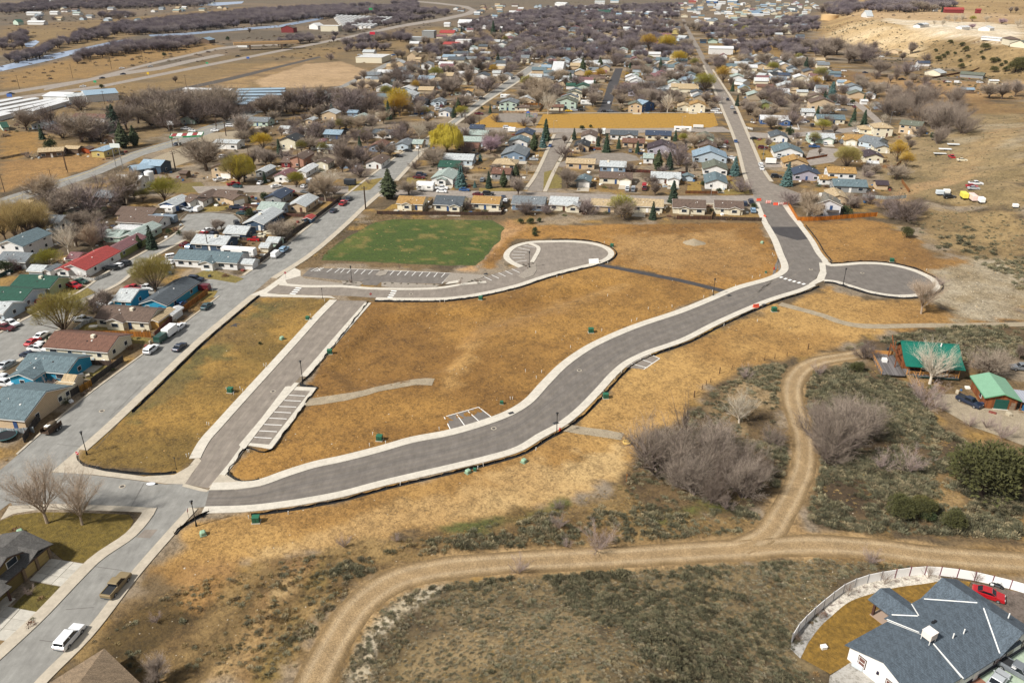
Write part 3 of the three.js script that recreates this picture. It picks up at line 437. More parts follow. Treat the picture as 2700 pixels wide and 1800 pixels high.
for (const [s, l] of [['395 650 480 617 560 640 540 650 470 638', 'yellow lawn in front of the white house with porch'], ['420 478 440 468 520 466 530 478 500 486 440 486', 'yellow lawn by the brown roofed house'], ['150 770 190 735 230 742 350 780 330 790 160 782', 'yellow lawn behind the wooden fence'], ['170 865 200 838 252 840 210 872', 'olive lawn beside the blue house'], ['430 665 500 668 490 682 440 700', 'lawn strip beside the turquoise house'], ['900 470 930 462 912 478 880 484', 'yellow yard at the corner of the avenue'], ['935 408 980 408 970 436 930 436', 'yellow yard beside the dark spruce'], ['1250 395 1290 385 1290 432 1248 434', 'yellow strip along the short street'], ['1100 432 1200 432 1190 438 1100 440', 'yellow verge by the parked blue sedan'], ['800 420 880 408 850 436 800 440', 'green lawn beside the avenue'], ['1735 345 1775 345 1780 365 1745 367', 'yellow lawn right of the long street'], ['1730 320 1780 318 1782 335 1740 338', 'yellow yard right of the straight street'], ['1650 415 1716 412 1722 445 1660 446', 'yellow corner yard at the barriers'], ['1580 420 1610 415 1612 445 1578 446', 'yellow yard with the blue shed'], ['150 660 190 655 220 672 170 692 120 688', 'brown yard in front of the green house']]) lawn(s, ['#b08c45', '#a38b4a', '#978549'][l.length % 3], l, 'lawn', .04);
lawn('360 425 460 418 470 428 470 440 360 445', '#8c7a45', 'dry verge by the back street', 'lawn', .006);
// foreground driveways of poured slabs
function driveway(s, nu, nv, label) {
  const q = W(s), d = new THREE.Group(); d.name = numbered('driveway'); tag(d, label, 'driveway', null, 'structure'); scene.add(d); const f = (u, v) => [lerp(lerp(q[0][0], q[1][0], u), lerp(q[3][0], q[2][0], u), v), lerp(lerp(q[0][1], q[1][1], u), lerp(q[3][1], q[2][1], u), v)], e = .006;
  for (let i = 0; i < nu; i++) for (let j = 0; j < nv; j++) { const P = [f(i / nu + e, j / nv + e), f((i + 1) / nu - e, j / nv + e), f((i + 1) / nu - e, (j + 1) / nv - e), f(i / nu + e, (j + 1) / nv - e)]; mesh('slab', slab(P, 0, .12 + .012 * rnd(), 5), [mat('#cfcabf', .9, { map: T_CONC }), mat('#c6c1b6', .9, { map: T_CONC })][(i + j) % 2], d); }
}
driveway('115 1283 197 1296 143 1348 67 1333', 3, 3, 'concrete slab driveway at the upper garage of the brown house');
driveway('-30 1385 85 1406 20 1473 -90 1460', 3, 3, 'lower concrete slab driveway at the left edge');
// ---------------------------------------------------------------- black fabric silt fences
const pole4 = new THREE.CylinderGeometry(.035, .035, 1, 5);
function siltFence(P, label, h = .62) {
  const root = thing('silt_fence', 0, 0, 0); tag(root, label, 'silt fence', 'black silt fences round the dirt lots'); P = resample(P, 1.1);
  const m = new MB(), top = P.map((q, i) => [q[0] + .35 * (vnoise(i * .55, 3) - .5), hgt(...q) + h * (.45 + .62 * vnoise(i * .35, q[0])), q[1] + .35 * (vnoise(i * .55, 8) - .5)]), bot = P.map(q => [q[0], hgt(...q) + .01, q[1]]), apron = offset(P, -.45).map(q => [q[0], hgt(...q) + .035, q[1]]);
  for (let i = 0; i < P.length - 1; i++) { m.quad(bot[i], bot[i + 1], top[i + 1], top[i]); m.quad(apron[i], apron[i + 1], bot[i + 1], bot[i]); }
  mesh('fabric', m.geo(), M_FABRIC, root); const g = []; for (let i = 0; i < P.length; i += 3) g.push(pole4.clone().scale(1, .85, 1).translate(P[i][0], hgt(...P[i]) + .42, P[i][1])); const st = mesh('stakes', merge(g), mat('#7d6a4a'), root); st.userData.kind = 'stuff';
}
siltFence(offset(S1, -2.9).slice(6, 200), 'black silt fence along the lower side of the curving street');
siltFence(offset(R0R2, -2.9).slice(6), 'black silt fence between the avenue and the left lot');
siltFence(bend('176 1046 178 1056 195 1068 250 1080 330 1088 380 1088 405 1084'), 'black silt fence round the lower corner of the left lot');
siltFence(offset(TEAR.slice(0, 78), -2.7), 'black silt fence along the lower edge of the loop street');
siltFence(offset(CUL, -2.6), 'black silt fence round the cul-de-sac bulb');
siltFence(offset(E1, -3.0), 'black silt fence right of the new street');
siltFence(bend('846 694 800 752 762 800 706 868 690 884 728 890 722 902 700 926'), 'black silt fence right of the side street');
siltFence(bend('700 932 650 1000 622 1036 600 1040 566 1030 540 1062 526 1078 528 1092 545 1104 570 1106 596 1102'), 'black silt fence round the point of the middle lot');
siltFence(bend('400 1228 412 1214 440 1196 480 1176'), 'black silt fence above the lower left street');

// ---------------------------------------------------------------- registry: labels are finished once everything stands
const REG = [];
const reg = (o, look, category, u, v, group, fixed) => { REG.push({ o, look, category, u, v, group, fixed }); return o; };
function zoneOf(u, v) {
  const avenue = 1244 - (v - 147) * 1.19, straight = 1600 + (v - 120) * .38;
  if (v < 138 && u < 700) return 'out in the river valley';
  if (u > 1880 && v < 125) return 'up on the pale mesa';
  if (u > 1880 && v < 255) return 'below the sandy bluff';
  if (v < 95) return 'at far edge of town';
  if (u > 2060 && v < 640) return 'on the bare slope';
  if (v < 150 && u < 1000) return 'beside the interstate';
  if (u > straight + 20 && v < 505) return v < 225 ? 'up the straight street' : v < 310 ? 'beyond the right bend' : 'right of the straight street';
  if (v < 262 && u > avenue && u < 1700) return v < 185 ? 'in the wooded middle' : 'beyond the yellow field';
  if (v < 446 && u > avenue && u < 1255) return 'by the short street';
  if (v < 446 && u > avenue) return 'round the central cul-de-sac';
  if (v < 520 && u > avenue) return 'in the back row';
  if (u < avenue && v < 190) return 'in upper left town';
  if (u < avenue && v < 300) return u < 560 ? 'beside the old highway' : u < 840 ? 'left of upper avenue' : 'close by upper avenue';
  if (u < avenue && v < 446) return u < 500 ? 'below the old highway' : v < 370 ? 'above the back street' : 'along the back street';
  if (u < 150 && v > 540 && v < 1176) return 'at far left edge';
  if (u < avenue && v < 545) return u < 380 ? 'left of the ditch' : 'round the left cul-de-sac';
  if (v < 1060 && u < 700 && u < 380 + (784 - v) * 1.1) return 'between street and avenue';
  if (v > 1060 && u < 450) return 'at lower left street';
  if (u > 1850 && v > 1250) return 'by the white house';
  if (u > 1840 && v > 740) return 'around the green cabin';
  if (u > 1430 && v > 840) return 'beside the rutted road';
  if (v > 1150) return 'near the dirt road';
  return 'out on the lots';
}

// ---------------------------------------------------------------- trees
function limbs(seed, o) { // returns wood and twig geometry of a leafless tree about 1 unit = 1 metre
  const r = mulberry(seed), R2 = (a, b) => a + (b - a) * r(), wood = new MB(), twig = new MB(), V = THREE.Vector3;
  const ring = (p, d, rad, n) => { const a = new V(Math.abs(d.y) > .9 ? 1 : 0, Math.abs(d.y) > .9 ? 0 : 1, 0).cross(d).normalize(), b = a.clone().cross(d); return [...Array(n)].map((_, i) => { const t = i / n * 6.2832; return [p.x + rad * (a.x * Math.cos(t) + b.x * Math.sin(t)), p.y + rad * (a.y * Math.cos(t) + b.y * Math.sin(t)), p.z + rad * (a.z * Math.cos(t) + b.z * Math.sin(t))]; }); };
  const tube = (p, q, d, r0, r1, n) => { const A = ring(p, d, r0, n), B = ring(q, d, r1, n); for (let i = 0; i < n; i++) { const j = (i + 1) % n; wood.quad(A[i], A[j], B[j], B[i]); } };
  const twigs = (p, d, len, n) => { for (let i = 0; i < n; i++) { const t = p.clone().addScaledVector(d, len * r()), e = d.clone().add(new V(R2(-1, 1), R2(-1, 1) + (o.up ?? .25) - (o.droop ?? 0), R2(-1, 1)).multiplyScalar(o.fan ?? .9)).normalize(), l = R2(.5, 1.3) * (o.tl ?? .9), w = R2(.6, 1.3) * (o.tw ?? .04), s = new V(r() - .5, r() - .5, r() - .5).cross(e).normalize().multiplyScalar(w / 2), q = t.clone().addScaledVector(e, l * .55), e2 = e.clone().add(new V(R2(-.4, .4), R2(-.3, .5) - (o.droop ?? 0) * 1.6, R2(-.4, .4))).normalize(), z = q.clone().addScaledVector(e2, l * .6);
    twig.tri([t.x - s.x, t.y - s.y, t.z - s.z], [t.x + s.x, t.y + s.y, t.z + s.z], [q.x, q.y, q.z]); twig.tri([q.x - s.x * .8, q.y - s.y * .8, q.z - s.z * .8], [q.x + s.x * .8, q.y + s.y * .8, q.z + s.z * .8], [z.x, z.y, z.z]); } };
  const grow = (p, d, len, rad, lv) => {
    const n = lv === 0 ? 7 : lv === 1 ? 5 : 3, steps = lv < 2 ? 3 : 2; let q = p.clone(), dir = d.clone(), ra = rad;
    for (let k = 0; k < steps; k++) { const nd = dir.clone().add(new V(R2(-1, 1), R2(-.4, .8), R2(-1, 1)).multiplyScalar(lv ? .2 : .07)).normalize(), e = q.clone().addScaledVector(nd, len / steps), rb = ra * (lv ? .78 : .86); tube(q, e, nd, ra, rb, n);
      if (lv < o.levels && (lv > 0 || k >= steps - 1 - (o.low ?? 0))) { const m = lv === 0 ? o.main ?? 5 : (o.kids ?? 2); for (let i = 0; i < m; i++) { const az = (i + r()) / m * 6.2832, el = lv === 0 ? R2(o.el0 ?? .5, o.el1 ?? 1.1) : 0; let c; if (lv === 0) c = new V(Math.cos(az) * Math.cos(el), Math.sin(el), Math.sin(az) * Math.cos(el)); else c = nd.clone().add(new V(R2(-1, 1), R2(-.6, 1), R2(-1, 1)).multiplyScalar(o.spread ?? .75)).normalize(); grow(q.clone().lerp(e, R2(.5, 1)), c, len * (lv === 0 ? R2(.8, 1.25) * (o.first ?? 1) : R2(.5, .8)), rb * R2(.5, .72), lv + 1); } }
      if (lv >= (o.twigFrom ?? 2)) twigs(q, nd, len / steps, Math.round((o.tn ?? 7) * (lv === o.levels ? 1.4 : .7)));
      q = e; dir = nd; ra = rb; }
  };
  if (o.stems) for (let i = 0; i < o.stems; i++) { const az = (i + r()) / o.stems * 6.2832, el = R2(o.el0 ?? .7, o.el1 ?? 1.3); grow(new V(R2(-.3, .3), -.1, R2(-.3, .3)), new V(Math.cos(az) * Math.cos(el), Math.sin(el), Math.sin(az) * Math.cos(el)), o.trunk * R2(.75, 1.1), o.rad * R2(.6, 1), 1); }
  else grow(new V(0, -.15, 0), new V(0, 1, 0), o.trunk, o.rad, 0);
  const w = wood.geo(), t = twig.geo(); w.computeBoundingBox(); t.computeBoundingBox(); const H = Math.max(w.boundingBox.max.y, t.boundingBox.max.y); for (const g of [w, t]) g.scale(1 / H, 1 / H, 1 / H); return [w, t]; // one unit tall
}
function domed(seed, o) { // willow: limbs fanning out to a full rounded head
  const r = mulberry(seed), R2 = (a, b) => a + (b - a) * r(), wood = new MB(), twig = new MB(), N = o.limbs ?? 13;
  const bar = (a, b, r0, r1) => { for (const [ux, uz] of [[1, 0], [-.5, .87], [-.5, -.87]]) { const vx = -.5 * ux - .87 * uz, vz = .87 * ux - .5 * uz; wood.quad([a[0] + ux * r0, a[1], a[2] + uz * r0], [a[0] + vx * r0, a[1], a[2] + vz * r0], [b[0] + vx * r1, b[1], b[2] + vz * r1], [b[0] + ux * r1, b[1], b[2] + uz * r1]); } };
  const top = o.y0 ?? .16; bar([0, -.02, 0], [0, top, 0], o.rad ?? .045, .036);
  const tips = []; for (let i = 0; i < N; i++) { const az = i / N * 6.283 * 2.6 + r(), k = Math.sqrt((i + .5) / N), rx = k * (o.rx ?? .55), y = top + (1 - top) * .78 * Math.sqrt(Math.max(0, 1 - k * k * .85)), m = [Math.cos(az) * rx * .45, top + (y - top) * .5, Math.sin(az) * rx * .45], e = [Math.cos(az) * rx * .9, y, Math.sin(az) * rx * .9]; bar([0, top * .9, 0], m, .022, .015); bar(m, e, .015, .006); tips.push([m, e]); for (let j = 0; j < 5; j++) { const t = R2(.1, .9), s = [0, 1, 2].map(q => lerp(m[q], e[q], t)); const f = [s[0] + R2(-.16, .16), s[1] + R2(.05, .22), s[2] + R2(-.16, .16)]; bar(s, f, .008, .003); tips.push([s, f]); } }
  const lobes = [...Array(9)].map(() => R2(.82, 1.1));
  for (let i = 0; i < (o.n ?? 2600); i++) {
    const az = r() * 6.283, cy = R2(-.25, 1), sr = Math.sqrt(1 - cy * cy), sh = (o.shell ? Math.pow(r(), .35) : Math.pow(r(), .5)) * lobes[Math.floor(az / 6.284 * 9)] * (1 + .1 * Math.sin(cy * 9 + az * 3)), rx = o.rx ?? .55, hy = (1 - top) * .5, cyY = top + hy * (o.mid ?? .95);
    const p = [Math.cos(az) * sr * rx * sh, cyY + cy * hy * sh * 1.0, Math.sin(az) * sr * rx * sh], d = o.droop ? [Math.cos(az) * .25, -1, Math.sin(az) * .25] : [Math.cos(az) * sr + R2(-.5, .5), .75 + cy * .6 + R2(-.3, .3), Math.sin(az) * sr + R2(-.5, .5)], L = R2(.05, .12) * (o.tl ?? 1), l = Math.hypot(...d), w = R2(.003, .007) * (o.tw ?? 1), sx = R2(-1, 1) * w, sz = R2(-1, 1) * w, q = p.map((c, k) => c + d[k] / l * L);
    twig.tri([p[0] - sx, p[1], p[2] - sz], [p[0] + sx, p[1] + w * .4, p[2] + sz], q); twig.tri([p[0] - sz, p[1], p[2] + sx], [p[0] + sz, p[1] + w * .4, p[2] - sx], q);
  }
  return [wood.geo(), twig.geo()];
}
function conifer(seed, o) {
  const r = mulberry(seed), R2 = (a, b) => a + (b - a) * r(), m = new MB(), N = o.tiers ?? 24, rx = o.rx ?? .26;
  for (let t = 0; t < N; t++) { const y = lerp(o.y0 ?? .06, .985, t / N), R0 = rx * Math.pow(1 - (y - .02), o.pow ?? .85) * (o.round ? Math.sin(Math.PI * clamp(.12 + .86 * (1 - y))) * 1.25 : 1), n = Math.max(5, Math.round(15 * R0 / rx));
    for (let i = 0; i < n; i++) { const az = (i + r()) / n * 6.283, L = R0 * R2(.72, 1.12), ca = Math.cos(az), sa = Math.sin(az), dr = R2(.18, .42) * L, w = L * R2(.22, .36) + .012, ys = y + R2(-.012, .012);
      const a = [ca * L * .12, ys + .02, sa * L * .12], tip = [ca * L, ys - dr + .02 * r(), sa * L], b = [ca * L * .6 - sa * w, ys - dr * .45 - .02, sa * L * .6 + ca * w], c = [ca * L * .6 + sa * w, ys - dr * .45 - .02, sa * L * .6 - ca * w], u = [ca * L * .6, ys - dr * .3 + .02, sa * L * .6];
      m.tri(a, b, u); m.tri(a, u, c); m.tri(b, tip, u); m.tri(u, tip, c);
      for (let k = 0; k < 2; k++) { const f = R2(.4, .95), s = R2(-1, 1) * w, q = [ca * L * f - sa * s, ys - dr * f * .8, sa * L * f + ca * s]; m.tri(q, [q[0] + R2(-.03, .03), q[1] - R2(.02, .05), q[2] + R2(-.03, .03)], [q[0] + ca * .04, q[1] - .015, q[2] + sa * .04]); } } }
  return [merge([new THREE.CylinderGeometry(.008, .024, 1, 6).translate(0, .48, 0).toNonIndexed()]), m.geo()];
}
function leafy(seed, n, o = {}) { // juniper, pine or shrub: small leaf sprays through lumpy lobes
  const r = mulberry(seed), R2 = (a, b) => a + (b - a) * r(), m = new MB(), L = o.lobes ?? 9, lob = [...Array(L)].map((_, i) => { const az = i / L * 6.283 + r(), k = i ? R2(.25, .62) : 0; return [Math.cos(az) * k * (o.rx ?? .5), R2(.3, .72), Math.sin(az) * k * (o.rx ?? .5), R2(.2, .34)]; });
  for (let i = 0; i < n; i++) { const q = lob[Math.floor(r() * L)], az = r() * 6.283, cy = R2(-.7, 1), s = Math.sqrt(1 - cy * cy), k = q[3] * Math.pow(r(), .3), p = [q[0] + Math.cos(az) * s * k, q[1] + cy * k, q[2] + Math.sin(az) * s * k]; if (p[1] < .02) continue; const e = o.leaf ?? .06, d = [Math.cos(az) * s + R2(-.7, .7), cy + .5 + R2(-.6, .6), Math.sin(az) * s + R2(-.7, .7)], l = Math.hypot(...d) / e, w = [R2(-1, 1) * e * .4, R2(-1, 1) * e * .3, R2(-1, 1) * e * .4];
    m.tri([p[0] - w[0], p[1] - w[1], p[2] - w[2]], [p[0] + w[0], p[1] + w[1], p[2] + w[2]], [p[0] + d[0] / l, p[1] + d[1] / l, p[2] + d[2] / l]); }
  return [new THREE.CylinderGeometry(.03, .05, .6, 6).translate(0, .28, 0).toNonIndexed(), m.geo()];
}
const M_BARK = mat('#7a6857', 1, { map: T_BARK }), M_BARKPALE = mat('#b8ab98', 1, { map: T_BARK }), M_BARKDARK = mat('#4e4037', 1, { map: T_BARK });
const TW = h => mat(h, 1, { side: THREE.DoubleSide });
const TREE = {}; // kind -> variants [wood, twig, woodMaterial, twigMaterial, look, relative width]
const bareO = { levels: 3, trunk: 2.6, rad: .34, main: 6, kids: 2, tn: 5.5, tw: .044, tl: 1.2, low: 1 };
const BARE = [limbs(101, { ...bareO, el0: .6, el1: 1.25 }), limbs(102, { ...bareO, el0: .9, el1: 1.4, spread: .5, first: 1.15 }), limbs(103, { ...bareO, main: 7, el0: .3, el1: 1.0, spread: .9 }), limbs(104, { ...bareO, stems: 7, trunk: 3.2, rad: .16 })];
TREE.bare = [['#908274', 0], ['#7f7063', 1], ['#9a8c7b', 2], ['#75675f', 3], ['#9f9184', 1], ['#877975', 3]].map(([h, k], i) => [...BARE[k], M_BARK, TW(h), ['bare brown tree', 'upright bare brown tree', 'broad tan bare tree', 'many stemmed dark bare tree', 'upright pale bare tree', 'many stemmed grey bare tree'][i]]);
TREE.tan = [0, 1, 2].map(k => [...BARE[k], M_BARKPALE, TW('#ab9982'), 'bare tan twigged tree']);
TREE.pink = [[...BARE[2], M_BARK, TW('#ad949c'), 'bare pinkish twigged tree']];
const FINE = [limbs(201, { levels: 4, trunk: 2.8, rad: .2, main: 6, kids: 2, tn: 1.3, tw: .018, tl: .9, el0: .85, el1: 1.3, spread: .42, low: 1, twigFrom: 3 }), limbs(202, { levels: 4, trunk: 2.8, rad: .22, main: 7, kids: 2, tn: 1.3, tw: .018, tl: .9, el0: .8, el1: 1.25, spread: .45, low: 1, twigFrom: 3 })];
TREE.young = FINE.map(f => [...f, mat('#a08f7c', 1), TW('#b3a08a'), 'slim bare tree']);
TREE.pale = [[...limbs(203, { levels: 4, trunk: 3.6, rad: .34, main: 6, kids: 2, tn: 1, tw: .03, tl: .7, el0: .85, el1: 1.35, spread: .5, low: 1, twigFrom: 3, first: 1.25 }), mat('#cdc3b2', 1), TW('#c2b59f'), 'pale barked bare cottonwood'], [...limbs(207, { levels: 4, trunk: 2.4, rad: .26, main: 6, kids: 2, tn: .9, tw: .028, tl: .8, el0: .8, el1: 1.3, spread: .55, low: 1, twigFrom: 3, first: 1.2 }), mat('#bdb2a0', 1), TW('#b0a48f'), 'pale grey bare tree']];
TREE.thicket = [['#8f8172', 301], ['#9c8e7f', 302], ['#7a6c5f', 303]].map(([h, s]) => [...limbs(s, { stems: 9, levels: 3, trunk: 3, rad: .13, tn: 4.5, tw: .019, tl: .8, el0: .5, el1: 1.4, spread: .75, kids: 3, twigFrom: 2 }), mat('#6f625a', 1), TW(h), 'grey purple leafless thicket tree']);
TREE.twiggy = [...limbs(310, { stems: 7, levels: 2, trunk: 3, rad: .06, tn: 7, tw: .03, tl: .8, el0: .8, el1: 1.45, spread: .5, kids: 3, twigFrom: 1 }), mat('#85746a', 1), TW('#a3928a'), 'thin leafless shrub']; TREE.twiggy = [TREE.twiggy];
TREE.fan = [[...domed(401, { rx: .62, n: 6500, limbs: 18, y0: .1, shell: 1, tl: 1.1, tw: .8 }), M_BARK, TW('#aca05a'), 'wide olive willow'], [...domed(402, { rx: .6, n: 6500, limbs: 18, y0: .1, shell: 1, tl: 1.1, tw: .8 }), M_BARK, TW('#aa9d5c'), 'wide olive willow']];
TREE.round = [[...domed(403, { rx: .6, n: 3600, limbs: 9, y0: .12, tw: 1.3 }), M_BARK, TW('#9c963f'), 'round olive green willow'], [...domed(404, { rx: .52, n: 3200, limbs: 9, y0: .14, tw: 1.2 }), M_BARK, TW('#928b49'), 'round olive green tree']];
TREE.gold = [[...domed(405, { rx: .55, n: 3600, limbs: 10, y0: .12, tw: 1.3 }), M_BARK, TW('#c6ad3c'), 'bright golden willow'], [...domed(406, { rx: .5, n: 3000, limbs: 9, y0: .14, tw: 1.1 }), M_BARK, TW('#b9983c'), 'dull gold tree']];
TREE.weep = [[...domed(407, { rx: .42, n: 5200, limbs: 11, y0: .2, tl: 2.2, tw: 1.0, droop: 1, mid: .85 }), M_BARK, TW('#ccbb4a'), 'tall yellow weeping willow']];
TREE.tallgold = [[...limbs(408, { levels: 4, trunk: 2.2, rad: .2, main: 7, kids: 2, tn: 2.2, tw: .024, tl: .9, el0: .85, el1: 1.35, spread: .42, low: 1, twigFrom: 3, first: 1.5 }), M_BARK, TW('#b39c66'), 'tall tan gold leafless tree']];
TREE.spruce = [[...conifer(501, {}), M_BARKDARK, TW('#2c3a2a'), 'dark green spruce'], [...conifer(502, { rx: .23 }), M_BARKDARK, TW('#334430'), 'dark green spruce']];
TREE.blue = [[...conifer(503, { rx: .3 }), M_BARKDARK, TW('#47605c'), 'blue green spruce']];
TREE.pine = [[...conifer(504, { rx: .3, round: 1, tiers: 26 }), M_BARKDARK, TW('#3b4429'), 'full dark pine'], [...conifer(505, { rx: .36, round: 1, tiers: 28 }), M_BARKDARK, TW('#3a4128'), 'broad dark pine']];
TREE.cypress = [[...conifer(506, { rx: .16, pow: .5, tiers: 30 }), M_BARKDARK, TW('#2f3d26'), 'narrow dark cypress']];
TREE.juniper = [[...leafy(601, 4200, { leaf: .055, rx: .6 }), M_BARKDARK, TW('#4c4c28'), 'rounded green juniper'], [...leafy(602, 4200, { leaf: .055, rx: .6, lobes: 11 }), M_BARKDARK, TW('#57532b'), 'rounded green juniper']];
TREE.bush = [[...leafy(603, 1500, { leaf: .09 }), M_BARKDARK, TW('#3f4a2b'), 'small dark evergreen bush']];
TREE.dead = [[...limbs(701, { stems: 5, levels: 2, trunk: 6, rad: .1, tn: 8, tw: .03, tl: .7, el0: 1.3, el1: 1.52, spread: .25, kids: 2, twigFrom: 1, up: 1 }), mat('#5d5048', 1), TW('#65574e'), 'narrow dead poplar']];
TREE.sapling = [[...limbs(702, { levels: 2, trunk: 1.5, rad: .03, main: 5, kids: 2, tn: 2, tw: .015, tl: .5, el0: .7, el1: 1.2, low: 2, spread: .4, twigFrom: 1 }), mat('#7a675b', 1), TW('#85705f'), 'staked young sapling']];
const PROTO = {};
const LATER = [];
const isBare = kind => /bare|tan|pink|young|pale|tallgold|dead/.test(kind);
function tree(kind, p, height, look, wide = 1) { if (isBare(kind)) LATER.push([kind, p, height, look, wide]); else makeTree(kind, p, height, look, wide); }
function makeTree(kind, p, height, look, wide = 1) {
  const vs = TREE[kind], k = Math.floor(rnd() * vs.length), key = kind + k, [wood, twig, wm, tm, name] = vs[k]; let o;
  const nm = /bush|twiggy|thicket/.test(kind) ? 'shrub' : /spruce|blue|pine|juniper|cypress/.test(kind) ? 'evergreen_tree' : 'bare_tree';
  if (!PROTO[key]) { o = thing(nm, 0, 0, 0); mesh('trunk', wood, wm, o); mesh('crown', twig, tm, o); PROTO[key] = o; } else o = copyOf(PROTO[key], nm);
  o.position.set(p.x, p.y - .05, p.z); o.rotation.y = rnd() * 6.28; const s = height * wide * rr(.95, 1.2) * (kind === 'bare' ? 1.15 : 1); o.scale.set(s, height, s);
  return reg(o, look || name, nm === 'shrub' ? 'shrub' : 'tree', p.u, p.v, nm === 'shrub' ? 'shrubs' : 'trees');
}
const TREES = [];
function plant(sheetName, list) { // kind x y height-on-sheet ...
  for (const e of list.trim().split(';')) { const [k, ...n] = e.trim().split(/\s+/); const q = n.map(Number); for (let i = 0; i < q.length; i += 3) { const p = at(sheetName, q[i], q[i + 1]), h = tall(p, q[i + 2] / SHEET[sheetName][2]); TREES.push([p.x, p.z, h * .35]); tree(k, p, h); } }
}
plant('A', 'bare 1020 740 430 715 800 390 2190 1040 150 880 1090 250 480 540 220;tallgold 60 1010 420 190 1040 480 330 965 420 490 985 470 250 900 400;pale 790 1170 400 860 1080 280;tan 1080 1160 340 1460 610 380 1560 490 300 540 540 280 1350 480 250;round 1890 570 250;spruce 1745 1115 250;pine 1600 1110 150;round 1640 570 130;bare 1330 660 120;bush 1360 620 90 2060 960 60 1940 940 60');
plant('I', 'fan 1790 570 370 740 1050 400;bare 1090 810 230 1230 750 220 190 305 140;round 560 300 190;bush 70 340 130;twiggy 430 770 110 900 400 80 1440 1100 70');
plant('M', 'cypress 685 200 150');
plant('J', 'pine 2115 450 340;tan 1240 430 180 1390 480 360 1290 420 170;bare 880 930 240 840 900 200 130 830 150 190 800 120 1480 400 130;round 1050 320 170;bush 520 660 100 690 490 120;twiggy 1450 470 80 1880 280 90;spruce 690 270 130');
plant('B', 'weep 460 1090 320;fan 390 1100 300;gold 670 725 190;spruce 860 800 200;bare 440 590 290 60 340 260 160 310 270 250 385 300 40 200 180 200 180 160 700 310 250 780 300 230 940 290 270 1080 280 290 1190 260 320 1330 245 280 1420 230 240 1690 290 330 1890 310 270 1300 570 220 1090 600 200 1330 900 150 1600 900 270 1710 880 260 1800 860 240 1550 760 210 700 910 220 620 860 190 1240 560 170 2240 600 230 2300 560 200 760 890 180 560 900 160 1000 480 150 870 330 160 1460 520 170 560 300 160 880 560 120 700 560 130 1830 640 170;bare 20 960 420;round 1555 240 140 2080 130 140 1550 500 130 1690 490 130 1110 745 130 1360 765 130 1780 560 90 1830 600 100;gold 2240 330 240 2180 320 200 1760 270 100;pale 1440 1175 320;blue 1460 290 110;spruce 2110 370 210 1780 700 140;gold 1060 1130 150;tan 1420 500 160 1900 300 200 2050 420 180 1930 390 150;pine 2140 140 90');
plant('C', 'weep 430 775 370;spruce 1565 610 250 925 295 105 505 350 130 910 1160 200 1890 600 135;pine 1430 735 220 1080 1150 210 1220 1035 160 560 270 150;blue 1530 690 180 590 1145 250 810 850 100 750 1150 80;pink 930 760 240;bare 1000 700 260 620 600 180 275 900 240 1200 1176 170 1810 1155 270 1790 810 170 230 530 170 710 480 180 1310 450 110 1430 440 120 1960 745 115 1780 645 110 2110 190 150 1150 200 110 230 180 150 1380 130 100 1000 400 110 60 940 120;pale 110 600 260 1350 990 140 1590 310 310;tan 1480 220 230 1430 180 220 1530 150 240;gold 580 300 90;round 170 340 120 600 350 130 1510 140 70;bush 1980 490 60 2080 465 40 830 260 40');
plant('D', 'spruce 170 745 215 310 705 150 525 755 145 960 620 130 890 945 200 75 680 120 1670 215 125;blue 1640 1010 215 940 1175 110 2240 1130 260;pine 760 955 240;pale 1150 665 180 870 290 280;round 1050 640 110 1230 240 40;bare 440 975 145 1000 900 290 1700 1150 140 1800 320 180 2060 480 180 700 1120 140 1490 660 110 1300 640 130 820 285 130 690 190 190 600 160 160 790 180 180 350 180 180 940 160 170 1010 190 140 520 110 140 480 100 150 720 260 120 1180 960 110 1560 740 90 1380 260 100 1200 250 100 2300 300 100 2150 220 160 1950 140 130 2100 140 160;tan 1180 700 200 1060 620 160 330 280 100;bush 2270 545 90 2165 490 40 330 270 60 1440 1160 40 1280 1130 60');
plant('E', 'fan 1010 1065 240;round 740 645 135 640 780 125;gold 1590 985 200 1690 1055 160 1610 830 90 660 160 150;spruce 1080 575 190 1210 555 155 760 275 110 1215 288 85 670 495 145 360 675 95 1410 815 110;blue 835 295 210;thicket 1560 460 280 1470 430 200 1660 450 260 1800 410 310 1900 570 310 2000 610 330 2110 650 350 2200 570 300 2300 510 290 2050 780 210 1950 310 200 1700 340 250 2250 340 250 2340 660 250 1850 700 170 2130 730 150 1740 300 180 2060 480 260;bare 140 615 150 1340 240 180 440 720 90 700 905 80 1740 850 120 1720 760 90 1250 180 140 440 170 160 230 260 170 140 260 140 560 300 90 1190 130 140 1830 640 120 870 660 110 330 190 150;pale 1100 610 110 1440 530 110 560 150 180 1290 400 130;bush 1080 320 50 1460 170 50 800 1075 50 250 620 40 2000 740 90');
